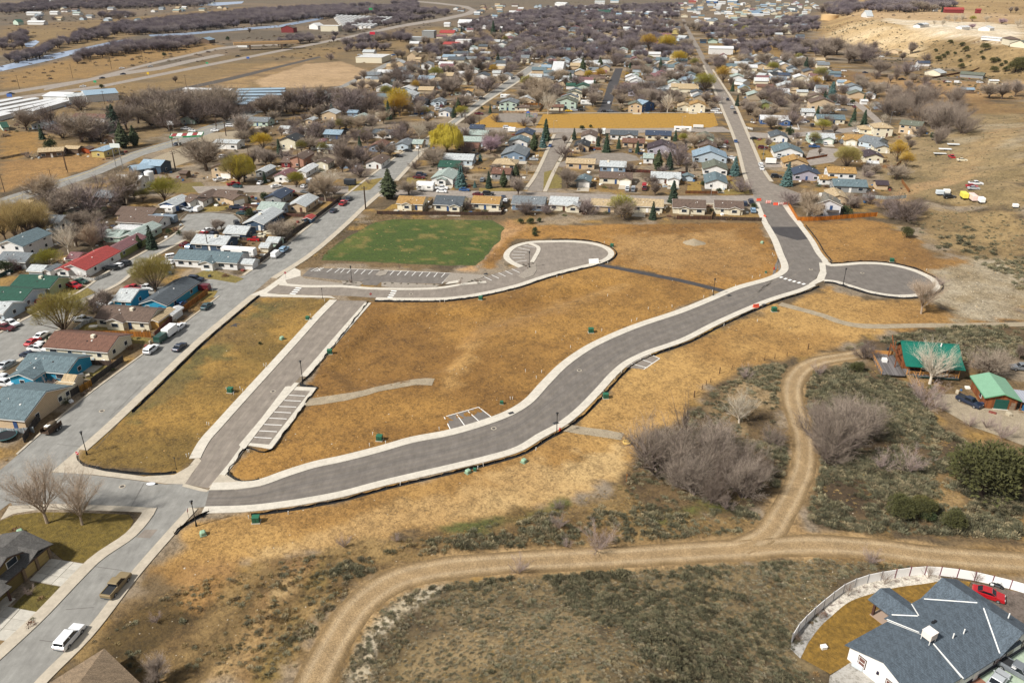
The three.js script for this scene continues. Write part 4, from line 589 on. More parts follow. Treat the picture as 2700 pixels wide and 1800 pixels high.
plant('F', 'bare 120 610 180 60 690 220 200 630 190 340 730 200 480 710 190 560 700 180 620 600 130 690 880 210 1050 620 130 1000 860 180 880 910 130 1210 960 110 840 1176 180 1300 1130 160 1950 1130 180 2100 1140 200 2250 1110 180 1230 710 110 1180 1160 180 1500 1170 120 780 640 60 960 690 90 60 150 110 120 140 100 210 130 80 330 110 70 600 125 80 700 125 90 800 125 100 900 130 100 980 130 120 1060 135 130 1150 135 130 1230 135 110 1300 135 90 2200 150 70 2260 150 70;spruce 50 910 115 1410 140 50;blue 130 1145 190;juniper 1510 505 48 1640 535 48 1680 595 62 1905 580 80 1470 635 45 1370 705 62 1430 670 50 1630 790 62 1710 670 40 1620 715 40 1880 685 42 2000 725 62 2060 712 42 2090 765 42 2140 825 62 2010 835 70 2250 835 150 2330 800 130 2140 735 40 1340 600 40 1560 630 36 1860 620 36;pale 1560 260 110 1640 250 100 1420 300 90 1320 290 70 1920 250 80 2280 320 110 1480 250 90;round 1760 250 60;pink 2100 280 70 1760 330 60');
plant('c', 'tan 860 310 180 930 300 150 900 330 130;bare 745 240 110 1540 345 170 1470 330 110 1400 270 90 1620 300 100 1180 250 90 1290 230 90 1160 260 80 400 150 100 1470 60 110;bush 1120 310 70 250 155 40 490 260 40;juniper 1545 460 70;young 1645 985 260;twiggy 1460 250 80 1780 790 70');
plant('b', 'spruce 2145 335 125 2285 220 150;bush 1235 365 40 1305 365 45 1335 425 40 1330 450 35 1365 355 35;round 1930 320 150;bare 1950 335 160 1240 230 90 1700 300 120 2070 270 90 870 270 80 1410 300 90 1690 260 80 465 165 110 1260 300 110 1290 300 100 2160 170 100 1220 170 140;sapling 400 680 50 820 790 60 940 780 50 65 780 50');
plant('d', 'twiggy 330 360 110 250 345 60;bush 1790 20 20');
plant('f', 'thicket 180 840 330 60 910 310 300 1010 300 420 1070 300 520 960 200 200 1110 250 1050 770 330 950 720 260 1110 700 300 1210 660 250 1000 830 200 330 870 260 80 1050 260 620 700 120 1150 560 190 960 560 170;dead 10 660 300;pale 390 560 250;juniper 2060 1075 330 2190 1020 230 1500 1172 110 1660 1176 100 1195 210 70;pale 1705 292 320;bare 2115 235 170 1255 120 120 2320 120 90;twiggy 1690 470 180 1980 585 90 2200 665 120 430 260 100 935 230 100 2100 600 90 1790 480 70 1560 900 170 1370 880 120 1640 400 160 2030 190 110');
plant('e', 'thicket 2170 900 380 2300 985 240 2250 840 250 1500 1150 60;bare 2180 820 200');
plant('g', 'young 325 76 390 565 88 360;bare 1090 1176 160;twiggy 1075 760 70 210 570 60');
plant('h', 'twiggy 1225 415 120 1770 255 180 1500 110 110 1550 240 70 20 240 90 380 200 60');
plant('i', 'twiggy 1300 355 100 300 -20 100;juniper 1855 110 105 1500 40 120 1640 30 110;bush 1690 60 60;sapling 1390 500 100 1690 460 100 1140 580 100 945 740 80 790 900 70 2020 480 80');
plant('l', 'spruce 290 960 90 800 920 180 770 900 150;pine 850 1020 160 930 1005 130;bare 870 900 210 180 900 150 430 950 150 560 980 210 640 970 180 690 960 160 950 850 200 1040 860 220 1120 870 200 1200 830 230 1280 850 210 1370 850 200 1440 790 190 1500 770 200 1570 780 190 1080 740 150 1240 740 130 340 880 160 550 760 100 1830 800 160 1900 800 160 1000 760 150 1650 1010 60 1170 900 150 1330 760 160 740 135 40 820 135 45 920 115 40 270 140 40 370 140 30 2280 415 60 1720 230 40 1210 570 50;bush 350 1030 70 1130 390 30 700 610 30 1570 280 30;twiggy 190 1090 60');
plant('G', 'bare 100 1020 330 340 1000 240 220 980 150 690 700 200 640 640 180 800 620 190 540 700 150 640 820 170 720 940 150 960 760 190 1060 800 180 1180 790 190 1270 830 230 1240 790 200 1350 760 180 1460 720 190 1670 800 210 1720 760 180 1560 760 170 1230 590 120 1180 580 110 700 420 130 650 410 120 850 420 120 1150 360 120 1180 340 110 800 330 110 950 260 120 1000 270 110 2230 400 160 2320 380 140 1400 590 170 1480 610 160 1560 570 190 1500 470 110 2040 480 110 2100 500 110 2060 660 110 1850 700 140 1940 900 90 2180 800 80 460 190 90 300 220 90 200 250 90 120 300 90 60 330 80 420 230 110 540 210 120 640 200 110 710 160 120 1600 160 90 1500 170 90 1710 210 80;gold 850 790 130 1750 600 120 660 980 220;round 520 850 130 1080 650 140 1960 420 80 1880 230 80 220 1000 110 2130 760 150;spruce 1380 130 90 1830 160 100 1745 130 150 1800 470 120 1300 1060 110;pine 580 880 90;tan 2260 820 230 2150 760 180 1670 470 150 1560 400 130');
plant('H', 'gold 490 920 110 1175 580 180 1520 750 160 2030 950 180 180 630 50 930 900 70 620 930 140;gold 1390 600 190;round 1820 1050 200 1190 710 70 2180 340 60 2280 370 70 1700 780 110 2280 1070 80;spruce 280 980 150 555 1010 110 960 840 120 1310 810 140 440 500 110 745 270 50 210 320 70 2140 1050 110;pine 420 850 190 610 400 70 700 390 60 620 780 120;bare 1000 590 180 1110 560 120 770 640 110 850 690 130 800 760 170 930 800 130 300 500 120 230 520 110 80 650 110 300 720 120 400 640 110 500 650 120 60 770 120 1620 560 130 1500 610 100 1660 640 90 1580 300 70 1300 360 130 1420 340 120 1250 330 120 1560 400 110 1700 350 120 1760 360 110 1650 330 90 1900 360 100 2020 380 110 2140 400 110 2260 420 100 1840 330 90 1100 480 130 1180 420 110 860 470 140 920 430 110 640 560 110 180 410 80 60 500 110 380 300 110 290 330 90 550 300 90 1980 790 180 1760 800 100 1500 950 150 1430 930 150 1600 920 120 1850 740 90 1300 1060 180 1180 1080 200 1250 1140 150 1100 1060 150 890 1090 170 540 1150 110 580 1140 100 2250 720 120;tan 1050 330 110 170 760 120 150 960 180 200 920 150 1080 720 110 2140 760 100 2230 730 110 780 1130 120;blue 600 1000 50');
plant('r', 'bare 240 470 110 560 450 100 640 330 90 700 460 110 780 480 100 840 360 110 960 380 130 1040 380 140 1180 420 140 1250 430 140 860 490 110 620 480 90 460 130 40 960 90 60 1010 90 50 700 240 60 640 230 60 600 230 55 760 240 50;spruce 845 500 100 60 80 30 1790 85 30;round 950 560 90 800 420 50 620 500 70;bare 30 330 70 1580 370 80');

// ---------------------------------------------------------------- houses
const WALLC = { W: ['#f6f5f1', 'white'], C: ['#efe6cc', 'cream'], T: ['#d8bf9c', 'tan'], B: ['#8298ae', 'grey blue'], G: ['#9a9c9b', 'grey'], L: ['#c6d5df', 'pale blue'], S: ['#465d74', 'slate blue'], D: ['#3d6196', 'bright blue'], Q: ['#2fa0c6', 'turquoise'], P: ['#c9dccb', 'mint green'], E: ['#c5cd9b', 'pale green'], O: ['#8d9150', 'olive green'], N: ['#76604c', 'brown'], K: ['#c08f78', 'brick pink'], Y: ['#d9c57c', 'yellow'], R: ['#8a3030', 'dark red'], A: ['#d8ae66', 'amber wood'], V: ['#b9b4c0', 'lavender grey'], U: ['#5b5d62', 'charcoal'], F: ['#b5541f', 'rust orange'] };
const ROOFC = { g: ['#8b9296', 'grey'], s: ['#d8dddd', 'pale silver'], w: ['#f2f3f2', 'white'], k: ['#3c3f42', 'black'], d: ['#626a70', 'dark grey'], n: ['#7a6659', 'brown'], r: ['#876150', 'red brown'], o: ['#c39a5c', 'orange tan'], t: ['#d6bd95', 'tan'], v: ['#7b8070', 'olive grey'], e: ['#2f5f4e', 'dark green'], i: ['#768a90', 'slate grey'], b: ['#46546a', 'navy blue'], p: ['#bccbc2', 'pale green'], m: ['#94686a', 'dusty pink'], c: ['#c0504a', 'red'], u: ['#a2bacb', 'light blue grey'], x: ['#4f4148', 'dark purple'] };
const M_GLASS = mat('#2b333b', .25), M_TRIM = mat('#eceae4', .7), M_DARKTRIM = mat('#3a2f2c', .8), M_GARAGE = mat('#e9e6df', .7), M_DOOR = mat('#5b3b2e', .7), M_BLUEDOOR = mat('#2c4a78', .7), M_WHITE = mat('#ecebe6', .7);
const wallMat = h => mat(h, .85, { map: T_SIDING }), roofMat = (h, metal) => mat(h, metal ? .5 : .95, { map: metal ? T_METAL : T_ROOF });
const G_FRAME = box(1.3, 1.25, .1), G_PANE = box(1.1, 1.05, .1), G_BIGF = box(2.1, 1.3, .1), G_BIGP = box(1.9, 1.1, .1), G_DOOR = box(.95, 2.05, .1), G_GAR = box(4.8, 2.15, .1), G_VENT = box(.35, .3, .35), G_STACK = cyl(.08, .08, .6, 6), G_COOLER = new RoundedBoxGeometry(1, .9, 1, 2, .08);
function planar(g, s = 3) { // uv in metres by the facing of each face
  g = g.index ? g.toNonIndexed() : g; g.computeVertexNormals(); const p = g.attributes.position, n = g.attributes.normal, uv = new Float32Array(p.count * 2);
  for (let i = 0; i < p.count; i++) { const nx = Math.abs(n.getX(i)), ny = Math.abs(n.getY(i)), nz = Math.abs(n.getZ(i)); let u, v; if (nx > nz && nx > .5) { u = p.getZ(i); v = ny > .25 ? p.getX(i) * 1.08 : p.getY(i); } else { u = p.getX(i); v = nz > .8 ? p.getY(i) : p.getZ(i) * 1.08; } if (ny > .5 && nx > .15 && nx > nz) { u = p.getZ(i); v = p.getX(i) * 1.08; } uv[i * 2] = u / s; uv[i * 2 + 1] = v / s; }
  g.setAttribute('uv', new THREE.BufferAttribute(uv, 2)); return g;
}
function prism(poly, len, alongX) { // cross-section [depth, y] swept to a length, centred
  const s = new THREE.Shape(poly.map(q => new THREE.Vector2(q[0], q[1]))), g = new THREE.ExtrudeGeometry(s, { depth: len, bevelEnabled: false }).translate(0, 0, -len / 2); return planar(alongX ? g.rotateY(Math.PI / 2) : g);
}
// one gabled body: w along x, d along z, centred; ridge 'x' or 'z'
function gable(w, d, h, ridge, pitch, over = .45, th = .2) {
  const span = ridge === 'x' ? d : w, len = ridge === 'x' ? w : d, hs = span / 2, rise = hs * pitch, e = hs + over, ey = h - over * pitch;
  const wall = prism([[-hs, 0], [hs, 0], [hs, h], [0, h + rise], [-hs, h]], len, ridge === 'x');
  const chev = (t, o, dy) => prism([[-e - o, ey - o * pitch + dy], [0, h + rise + dy], [e + o, ey - o * pitch + dy], [e + o, ey + t - o * pitch + dy], [0, h + rise + t + dy], [-e - o, ey + t - o * pitch + dy]], len + over * 2 + o * 2, ridge === 'x');
  return { wall, roof: chev(th, 0, .03), trim: chev(.16, .03, -.13), rise };
}
function hip(w, d, h, pitch, over = .45) {
  const W = w / 2 + over, D = d / 2 + over, k = Math.min(W, D), y0 = h - .06, y1 = h + k * pitch, rx = Math.max(0, W - k), rz = Math.max(0, D - k), m = new MB(), A = [-W, y0, D], B = [W, y0, D], C2 = [W, y0, -D], D2 = [-W, y0, -D], P = [-rx, y1, rz], Q = [rx, y1, rz ? rz : 0], R2 = [rx, y1, -rz], S = [-rx, y1, -rz];
  if (rx >= rz) { const l = [-rx, y1, 0], r = [rx, y1, 0]; m.quad(A, B, r, l); m.tri(B, C2, r); m.quad(C2, D2, l, r); m.tri(D2, A, l); } else { const f = [0, y1, rz], b = [0, y1, -rz]; m.tri(A, B, f); m.quad(B, C2, b, f); m.tri(C2, D2, b); m.quad(D2, A, f, b); }
  for (const [a, b] of [[A, B], [B, C2], [C2, D2], [D2, A]]) m.quad([a[0], y0 - .2, a[2]], [b[0], y0 - .2, b[2]], b, a); m.quad([-W, y0 - .2, -D], [W, y0 - .2, -D], [W, y0 - .2, D], [-W, y0 - .2, D]);
  return { wall: planar(box(w, h, d, 0, h / 2, 0)), roof: planar(m.geo()), trim: null, rise: k * pitch };
}
const GRID = -9.6 * D2R;
function snap(a) { for (const k of [-2, -1, 0, 1, 2]) { const g = GRID + k * Math.PI / 2; if (Math.abs(a - g) < 24 * D2R) return g; } return a; }
const HOUSES = [], PADS = [];
const windowOn = (root, x, y, z, turn, big, frame = M_TRIM) => { const f = mesh('window', big ? G_BIGF : G_FRAME, frame, root); f.position.set(x, y, z); f.rotation.y = turn; const p = mesh('pane', big ? G_BIGP : G_PANE, M_GLASS, f); p.position.z = .03; return f; };
function house(e) {
  const p1 = at(e.s, e.x1, e.y1), p2 = at(e.s, e.x2, e.y2); let a = Math.atan2(-(p2.z - p1.z), p2.x - p1.x); if (!e.free) a = snap(a);
  const w = clamp(Math.hypot(p2.x - p1.x, p2.z - p1.z), 2.2, e.max ?? 40), d = e.d, h = e.h ?? 2.7, cx = (p1.x + p2.x) / 2, cz = (p1.z + p2.z) / 2, y = hgt(cx, cz), dist = Math.hypot(cx, cz);
  const root = thing(e.name || 'house', cx - Math.sin(a) * d / 2, y, cz - Math.cos(a) * d / 2, a), wm = e.metal ? mat(WALLC[e.wall][0], .6, { map: T_METAL }) : wallMat(WALLC[e.wall][0]), rm = roofMat(ROOFC[e.roof][0], e.metal);
  HOUSES.push({ x: root.position.x, z: root.position.z, w, d, a });
  const pitch = e.pitch ?? .36, near = dist < 330, mid = dist < 620; let rise = 0;
  if (e.ridge === 'f') { mesh('wall', planar(box(w, h, d, 0, h / 2, 0)), wm, root); mesh('roof', planar(merge([box(w + .1, .12, d + .1, 0, h + .06, 0)])), rm, root); mesh('parapet', merge([box(w + .3, .3, .15, 0, h + .15, d / 2 + .1), box(w + .3, .3, .15, 0, h + .15, -d / 2 - .1), box(.15, .3, d + .1, w / 2 + .12, h + .15, 0), box(.15, .3, d + .1, -w / 2 - .12, h + .15, 0)]), wm, root); }
  else { const g = e.ridge === 'h' ? hip(w, d, h, pitch) : gable(w, d, h, e.ridge, pitch); rise = g.rise; mesh('wall', g.wall, wm, root); mesh('roof', g.roof, rm, root); if (near && g.trim) mesh('trim', g.trim, M_TRIM, root); }
  if (e.wing) { const [wx, ww, wd, kind] = e.wing, g = gable(ww, wd + d * .45, h - .04, 'z', pitch), o = new THREE.Group(); o.name = kind === 'g' ? 'garage_wing' : 'front_wing'; o.position.set(wx * w / 2, 0, d / 2 - d * .225 + wd / 2); root.add(o);
    mesh('wall', g.wall, wm, o); mesh('roof', g.roof.clone().translate(0, -.012, 0), rm, o); if (near) mesh('trim', g.trim, M_TRIM, o); const zf = (wd + d * .45) / 2; if (kind === 'g') { const q = mesh('garage_door', G_GAR, M_GARAGE, o); q.position.set(0, 1.1, zf + .02); if (ww < 5.4) q.scale.x = ww / 5.8; } else if (mid) windowOn(o, 0, h * .55, zf + .02, 0, true); }
  if (mid && e.wall !== 'F' && !/shed|container|storage/.test(e.name || '')) {
    const n = Math.max(1, Math.floor(w / 3.6)), floors = h > 4.4 ? 2 : 1, skip = e.wing ? e.wing[0] * w / 2 : 1e9;
    for (let f = 0; f < floors; f++) for (let i = 0; i < n; i++) { const x = (i + .5) / n * w - w / 2 + rr(-.3, .3); if (Math.abs(x - skip) < (e.wing?.[1] ?? 0) / 2 + .8) continue; if (e.gar && f === 0 && Math.abs(x - e.gar * w / 2) < 3.1) continue; if (f === 0 && i === Math.floor(n / 2) && n > 1) { const q = mesh('door', G_DOOR, [M_DOOR, M_TRIM, M_BLUEDOOR][Math.floor(rnd() * 3)], root); q.position.set(x, 1.03, d / 2 + .03); } else windowOn(root, x, (floors > 1 ? 1.3 + f * 2.6 : 1.5), d / 2 + .02, 0, n > 2 && i % 2 === 0); }
    if (e.gar) { const q = mesh('garage_door', G_GAR, M_GARAGE, root); q.position.set(e.gar * w / 2, 1.1, d / 2 + .03); if (w < 6) q.scale.x = .82; }
    const sx = e.u > 1176 ? -1 : 1; // the gable end that faces the middle of the photograph
    for (let f = 0; f < floors; f++) for (const t of d > 9 ? [-.25, .25] : [0]) windowOn(root, sx * (w / 2 + .02), 1.5 + f * 2.6, t * d, sx * Math.PI / 2, false);
  }
  if (mid && e.ridge !== 'f' && !/shed|container|carport|storage/.test(e.name || '')) for (let i = 0; i < 3; i++) { const s = rr(-.35, .35), off = rr(.12, .3), g = e.ridge === 'z' ? [off * w * (i % 2 ? 1 : -1), h + rise * (1 - off * 2) + .2, s * d] : [s * w, h + rise * (1 - off * 2) + .2, off * d]; const q = mesh('roof_vent', i ? G_VENT : G_STACK, i === 2 ? M_DARKTRIM : M_WHITE, root); q.position.set(...g); }
  if (e.cooler) { const q = mesh('roof_cooler', G_COOLER, mat('#ddd3bd', .8), root); q.position.set(e.cooler * w / 2, h + rise * .85 + .35, d * .1); }
  const gx = e.gar !== undefined ? e.gar * w / 2 : e.wing?.[3] === 'g' ? e.wing[0] * w / 2 : mid && !e.cat && rnd() < .3 ? rr(-.4, .4) * w : null;
  if (gx !== null && mid) { const q = new THREE.Group(); q.position.copy(root.position); q.rotation.y = a; q.updateMatrixWorld(); const z0 = d / 2 + (e.wing?.[3] === 'g' ? e.wing[2] : 0) + .1, c = [[-2.6, z0], [2.6, z0], [2.7, z0 + 6.5], [-2.7, z0 + 6.5]].map(k => { const v = q.localToWorld(new THREE.Vector3(gx + k[0], 0, k[1])); return [v.x, v.z]; }); if (!c.some(k => hgt(...k) > .3)) PADS.push(c); }
  reg(root, e.look || `${WALLC[e.wall][1]} ${e.cat || (h > 4.4 ? 'tall house' : 'house')} with ${ROOFC[e.roof][1]} roof`, e.cat || 'house', e.u ?? (p1.u + p2.u) / 2, e.v ?? (p1.v + p2.v) / 2, e.cat ? e.cat + 's' : 'houses', e.label);
  return root;
}
function row(s, text) { // x1 y1 x2 y2 depth ridge wall roof [key=value ...] [| label]
  for (const l of text.trim().split('\n')) { const [a, label] = l.split('|'), q = a.trim().split(/\s+/), e = { s, x1: +q[0], y1: +q[1], x2: +q[2], y2: +q[3], d: +q[4], ridge: q[5], wall: q[6], roof: q[7], label: label?.trim() };
    for (const kv of q.slice(8)) { const [k, v] = kv.split('='); e[k] = k === 'wing' ? v.split(',').map((z, i) => i < 3 ? +z : z) : v === undefined ? true : isNaN(+v) ? v.replace(/_/g, ' ') : +v; } const c = px(s, (e.x1 + e.x2) / 2, (e.y1 + e.y2) / 2); e.u = c[0]; e.v = c[1]; if (e.name) e.name = e.name.replace(/ /g, '_'); house(e); }
}
row('b', `385 268 560 272 9 x C o wing=-.2,4,1,w
 640 275 830 280 11 x C d wing=.55,4,1.5,w
 900 268 1085 270 9 x C o
 1175 274 1395 275 10 x B g
 1435 276 1620 280 10 x C s wing=.75,5,1.5,w
 1722 284 1880 285 8 x T t
 2008 287 2210 290 9 x C t`);
row('c', `-67 296 150 302 10 x C n wing=-.3,4,.6,w
 222 300 410 304 9 x C n wing=.4,4.5,.5,w
 762 66 945 72 11 z V b | white trimmed house with navy roof beside the blue green spruce
 995 92 1180 96 9 x W o h=5.2 | tall white house with orange roof beside the bare slope
 945 98 1055 97 6 x W o h=2.6 | low white wing with orange roof beside the tall white house
 1045 150 1260 150 10 x G i
 1010 226 1130 240 12 z T t | tan roofed house with stepped gables behind the white balcony house
 1335 130 1412 132 6 x T x name=shed cat=shed h=2.2
 0 72 70 72 4 z L i name=shed cat=shed h=2 | small blue shed in the yellow yard`);
row('C', `250 1118 500 1114 13 z W p wing=0,4,2,w | white house with pale green roof and white carport behind the camper
 330 985 560 975 10 x W e
 380 905 720 885 10 x L s | long house with pale silver roof next to the dark green roof
 530 748 780 758 9 x T r
 560 678 840 676 9 x L p
 680 600 890 604 9 x W p
 690 527 840 527 8 x L b
 1050 838 1330 848 16 z B g
 1140 690 1350 682 10 z W i
 1215 602 1410 602 12 z T b
 952 948 1215 945 10 h T t
 945 1058 1150 1060 9 x G r
 1970 618 2140 622 12 z W n
 1890 738 2055 740 12 z T k
 1798 935 2120 940 8 x T t
 1915 1150 2070 1150 9 z G i gar=.1 name=garage cat=garage | grey detached garage with teal roof on the short side street
 20 208 190 208 9 z U k | black house with black roof beyond the avenue
 250 208 395 212 8 z L g wing=0,4,1,w
 520 90 720 96 8 x P o
 600 112 705 114 5 z W k name=garage cat=garage
 45 312 160 314 7 x D s
 198 343 258 344 4 z W g name=shed cat=shed h=2.4
 335 332 460 337 11 z W g
 530 182 655 182 7 x T o
 1030 268 1230 268 12 z P g h=4.8 pitch=.3
 1210 272 1370 276 6 x C n h=2.4
 1240 192 1440 202 10 z T s
 1675 246 1910 254 11 z P v h=4.6
 1740 190 1930 196 5 z C g h=4.6
 1800 146 1960 152 5 z C v h=4.6
 1830 112 1980 118 5 z C g h=4.6
 1600 262 1760 272 6 x C r h=2.4
 30 700 140 702 8 x T p h=2.4`);
row('D', `95 972 385 980 9 x B s cooler=-.4
 90 1108 455 1112 9 x C n wing=.62,5.5,2,g | white house with brown roof and row of small garage windows
 215 602 520 604 9 x W d wing=.4,5,.8,w
 620 604 905 608 9 x C b
 355 692 600 694 8 x T r
 645 772 960 768 12 z V x
 595 872 700 880 8 x W p name=garage cat=garage
 690 1092 1005 1128 9 x W s wing=.55,5,2,g
 1215 642 1400 646 11 z P v
 1230 745 1430 745 10 z T n
 1165 862 1545 868 13 z L u
 1282 1008 1550 1010 12 z W v
 1305 1168 1550 1172 14 z W i | white gabled house with slate blue roof at the corner by the barriers
 420 288 575 292 9 z T v h=4.8
 575 287 715 270 9 z D u h=4.8
 990 278 1130 278 10 z C t h=3
 1125 286 1300 290 10 z C o h=4.8
 420 100 540 104 8 z V d h=3.4
 1140 105 1270 108 9 z W d
 1000 60 1220 60 7 x C t
 1090 50 1200 50 4 x W u`);
row('E', `25 555 335 560 10 x D w wing=.8,5,3,w | bright blue house with white roof and white fence
 -30 390 180 392 11 z O v | olive green gabled house with white trim
 672 545 985 552 10 x C i wing=-.35,6,2,w
 585 300 740 300 9 z C n h=3.4
 590 385 870 395 12 z T n h=4.4
 500 462 640 465 8 x W s
 720 425 840 425 5 x G p h=2.4
 575 770 870 780 10 x P s wing=.45,6,1.5,g
 1000 795 1310 800 11 x C o wing=-.65,6.5,1.5,g
 1165 662 1300 668 9 h C t
 1320 695 1530 698 11 h C t h=5
 1605 655 1850 682 10 x T v h=5
 140 760 330 764 13 z W d
 180 940 500 944 13 z W i gar=0
 1325 836 1480 805 10 z L g
 1340 884 1510 892 10 z C g
 1215 992 1430 1002 11 z C x
 285 1062 560 1068 10 z T o
 1255 1055 1370 1060 4 x W w name=shed cat=shed h=2.2
 370 205 450 205 6 x T t
 445 228 560 228 6 x C s
 920 110 1010 112 7 x C s
 1010 175 1190 180 11 z L g
 1040 260 1240 262 10 z T v
 1250 262 1340 262 7 z W u
 1340 385 1425 385 8 z B g
 1180 328 1250 330 5 x W w name=shed cat=shed h=2.2
 290 20 350 26 5 x W k
 300 120 370 124 6 x W s
 -20 165 170 170 8 x T r
 -20 60 130 60 7 x C m`);
row('F', `1060 808 1150 812 7 x W s
 1140 760 1275 762 9 x W b
 1210 860 1390 880 10 z C s
 1615 885 1880 905 9 x G v | grey house with olive roof at the foot of the juniper slope
 2080 510 2190 524 9 h C n h=5.6 | tall cream house with brown roof on the bluff edge
 2190 545 2400 555 12 z C v | cream house with olive roof on the bluff edge
 1855 470 2080 476 5 x W w name=shed cat=shed h=2.4
 805 612 910 620 7 z T t
 1640 1072 1780 1076 6 x N u name=shed cat=shed h=2.8 | open shed with pale blue roof below the hillside
 1960 960 2060 962 4 x C w name=shed cat=shed h=2.2
 1080 318 1160 320 10 z W d
 1170 310 1260 312 8 x W w
 1830 350 1960 356 10 z W w
 1640 340 1730 346 8 x W w
 120 880 250 885 8 x B i
 300 1000 420 1008 8 z C o
 210 985 290 990 6 x W u
 1460 150 1640 152 10 x R c name=barn cat=barn h=4.5 pitch=.5 | long red barn on the mesa
 1780 152 1815 154 6 z R c name=barn cat=barn h=5 | small red barn end at the top right
 1320 132 1365 134 8 x W g
 490 200 540 206 8 z W s`);
row('J', `115 494 330 512 9 x T n
 330 540 500 500 10 z T n gar=-.2
 715 505 865 528 12 z G b
 955 604 1165 610 13 z T s cooler=0
 615 645 880 655 9 x L p
 465 806 675 826 17 z S s cooler=-.1
 230 925 480 932 8 x S s name=garage cat=garage
 800 258 960 264 11 z W m
 1055 205 1160 215 15 z W w h=2.4 | long white mobile home with white roof
 590 200 700 206 11 z G s h=2.4
 1238 110 1420 112 8 z C n
 85 210 300 220 12 z T n h=4.6 gar=.45 | tall beige house behind the golden willow
 985 95 1140 100 14 z K n h=4.4
 880 95 980 95 9 x R n h=2.6
 1140 740 1225 735 4 z S c name=shed cat=shed h=2 | small dark shed with a red roof by the fence
 720 1005 840 1010 5 x P s name=shed cat=shed h=2
 640 1065 730 1070 4 x C s name=shed cat=shed h=2
 330 930 395 932 3 x L s name=shed cat=shed h=1.8`);
row('a', `1325 548 1560 556 9 x S s cooler=.2 h=2.6 | slate blue mobile home with pale roof and white windows
 1205 662 1640 682 9 x W i wing=.12,4.2,2,w | long white house with grey roof and columned porch
 1645 682 1745 680 4 x W s name=shed cat=shed h=2.2`);
row('B', `510 440 730 446 9 x P g
 108 706 370 716 9 x W s pitch=.2 cat=store h=3.2 | white roadside store with pale roof beside the fuel canopy
 870 700 1040 712 12 z C k h=4.4
 1215 712 1290 716 14 z W m h=2.4
 1300 760 1480 764 8 x C s h=2.4
 1370 592 1560 600 9 x U u
 1680 412 1840 416 12 z W p
 1345 380 1510 384 9 z T s h=4.2
 1155 430 1240 434 8 z T s
 1925 582 2140 586 8 x W d
 1890 738 2050 744 12 z B r
 2190 718 2335 724 12 z L g
 1850 934 2030 938 14 z W n
 1640 340 1750 342 6 x B u
 2000 210 2070 214 6 x W w
 860 530 960 534 6 x W s
 1140 560 1240 564 6 x C w
 1550 930 1640 936 7 z B n`);
row('A', `1335 805 1750 812 10 x T n
 1345 885 1840 895 8 x W n
 1185 1042 1385 1046 7 x P p h=2.4
 1390 1066 1600 1068 15 z P p
 1310 962 1560 966 5 x F w name=container cat=container h=2.4 pitch=.1 | rust orange container with a white roof beside the mint shed
 1830 692 2040 684 11 z D s
 2110 625 2190 655 8 x W n
 2170 640 2345 636 14 z W n
 720 784 860 788 9 z E v
 985 718 1090 720 8 x E v
 510 905 690 905 10 x L g
 1080 595 1330 600 9 x N g
 1630 245 1845 262 9 x S u metal h=4 | blue grey metal workshop beside the old highway
 1560 292 1780 256 8 x S u metal h=3.2 name=shed cat=shed
 1300 445 1600 450 9 x W w metal h=4.2 cat=warehouse
 2065 300 2140 304 4 x N n name=shed cat=shed h=2.2 | small brown pump shed on the gravel forecourt
 860 650 1000 652 7 x T o
 190 690 340 696 7 x T t`);
row('I', `-20 178 310 180 14 z W i h=4.6
 -40 300 330 292 8 x G g
 700 390 1010 396 18 z W c wing=-.7,4,1,w | white house with a bright red roof
 1165 195 1330 215 18 z O m | long house with dusty pink roof behind the red roofed house
 155 586 590 606 9 x E e cooler=.2 | pale green house with dark green roof and pink vehicle beside it
 -110 752 280 766 10 x L e gar=.5 | pale blue house with dark green roof and white garage
 -60 900 60 906 8 x L s
 1320 756 1520 760 9 x Q s name=garage cat=garage | turquoise garage with pale roof
 1650 782 1910 818 18 z Q d | bright turquoise house with dark grey roof on the avenue
 1120 965 1720 1006 9 x C n wing=-.2,5,1.2,w cooler=.15 | cream house with brown roof and littered front yard
 1735 992 1832 994 8 z A t name=shed cat=shed h=2.6 | amber wood lean-to shed beside the cream house
 1915 902 1985 906 5 z W w name=shed cat=shed h=2.2
 520 390 580 392 5 z W g name=shed cat=shed h=2.2
 330 385 500 388 5 x L s name=shed cat=shed h=2
 780 260 900 262 6 x T m h=2.4`);
row('M', `650 300 1500 372 10 x C r cooler=.3 | cream house with red brown shingle roof behind the bright blue house
 290 612 945 664 9 x Q i | bright blue house with slate roof, rear wing toward the avenue
 172 722 480 758 9 z Q i | bright blue gabled front wing beside the wooden fence panels
 -240 1296 400 1300 15 x T i | tan house with slate roof beside the trampoline
 875 792 1020 794 4 x C t name=shed cat=shed h=2.2 pitch=.6 | tan barn shaped shed beside the amber fence
 590 960 820 990 6 f C t name=carport cat=carport h=2.4 | flat tan carport roof along the dark fence`);
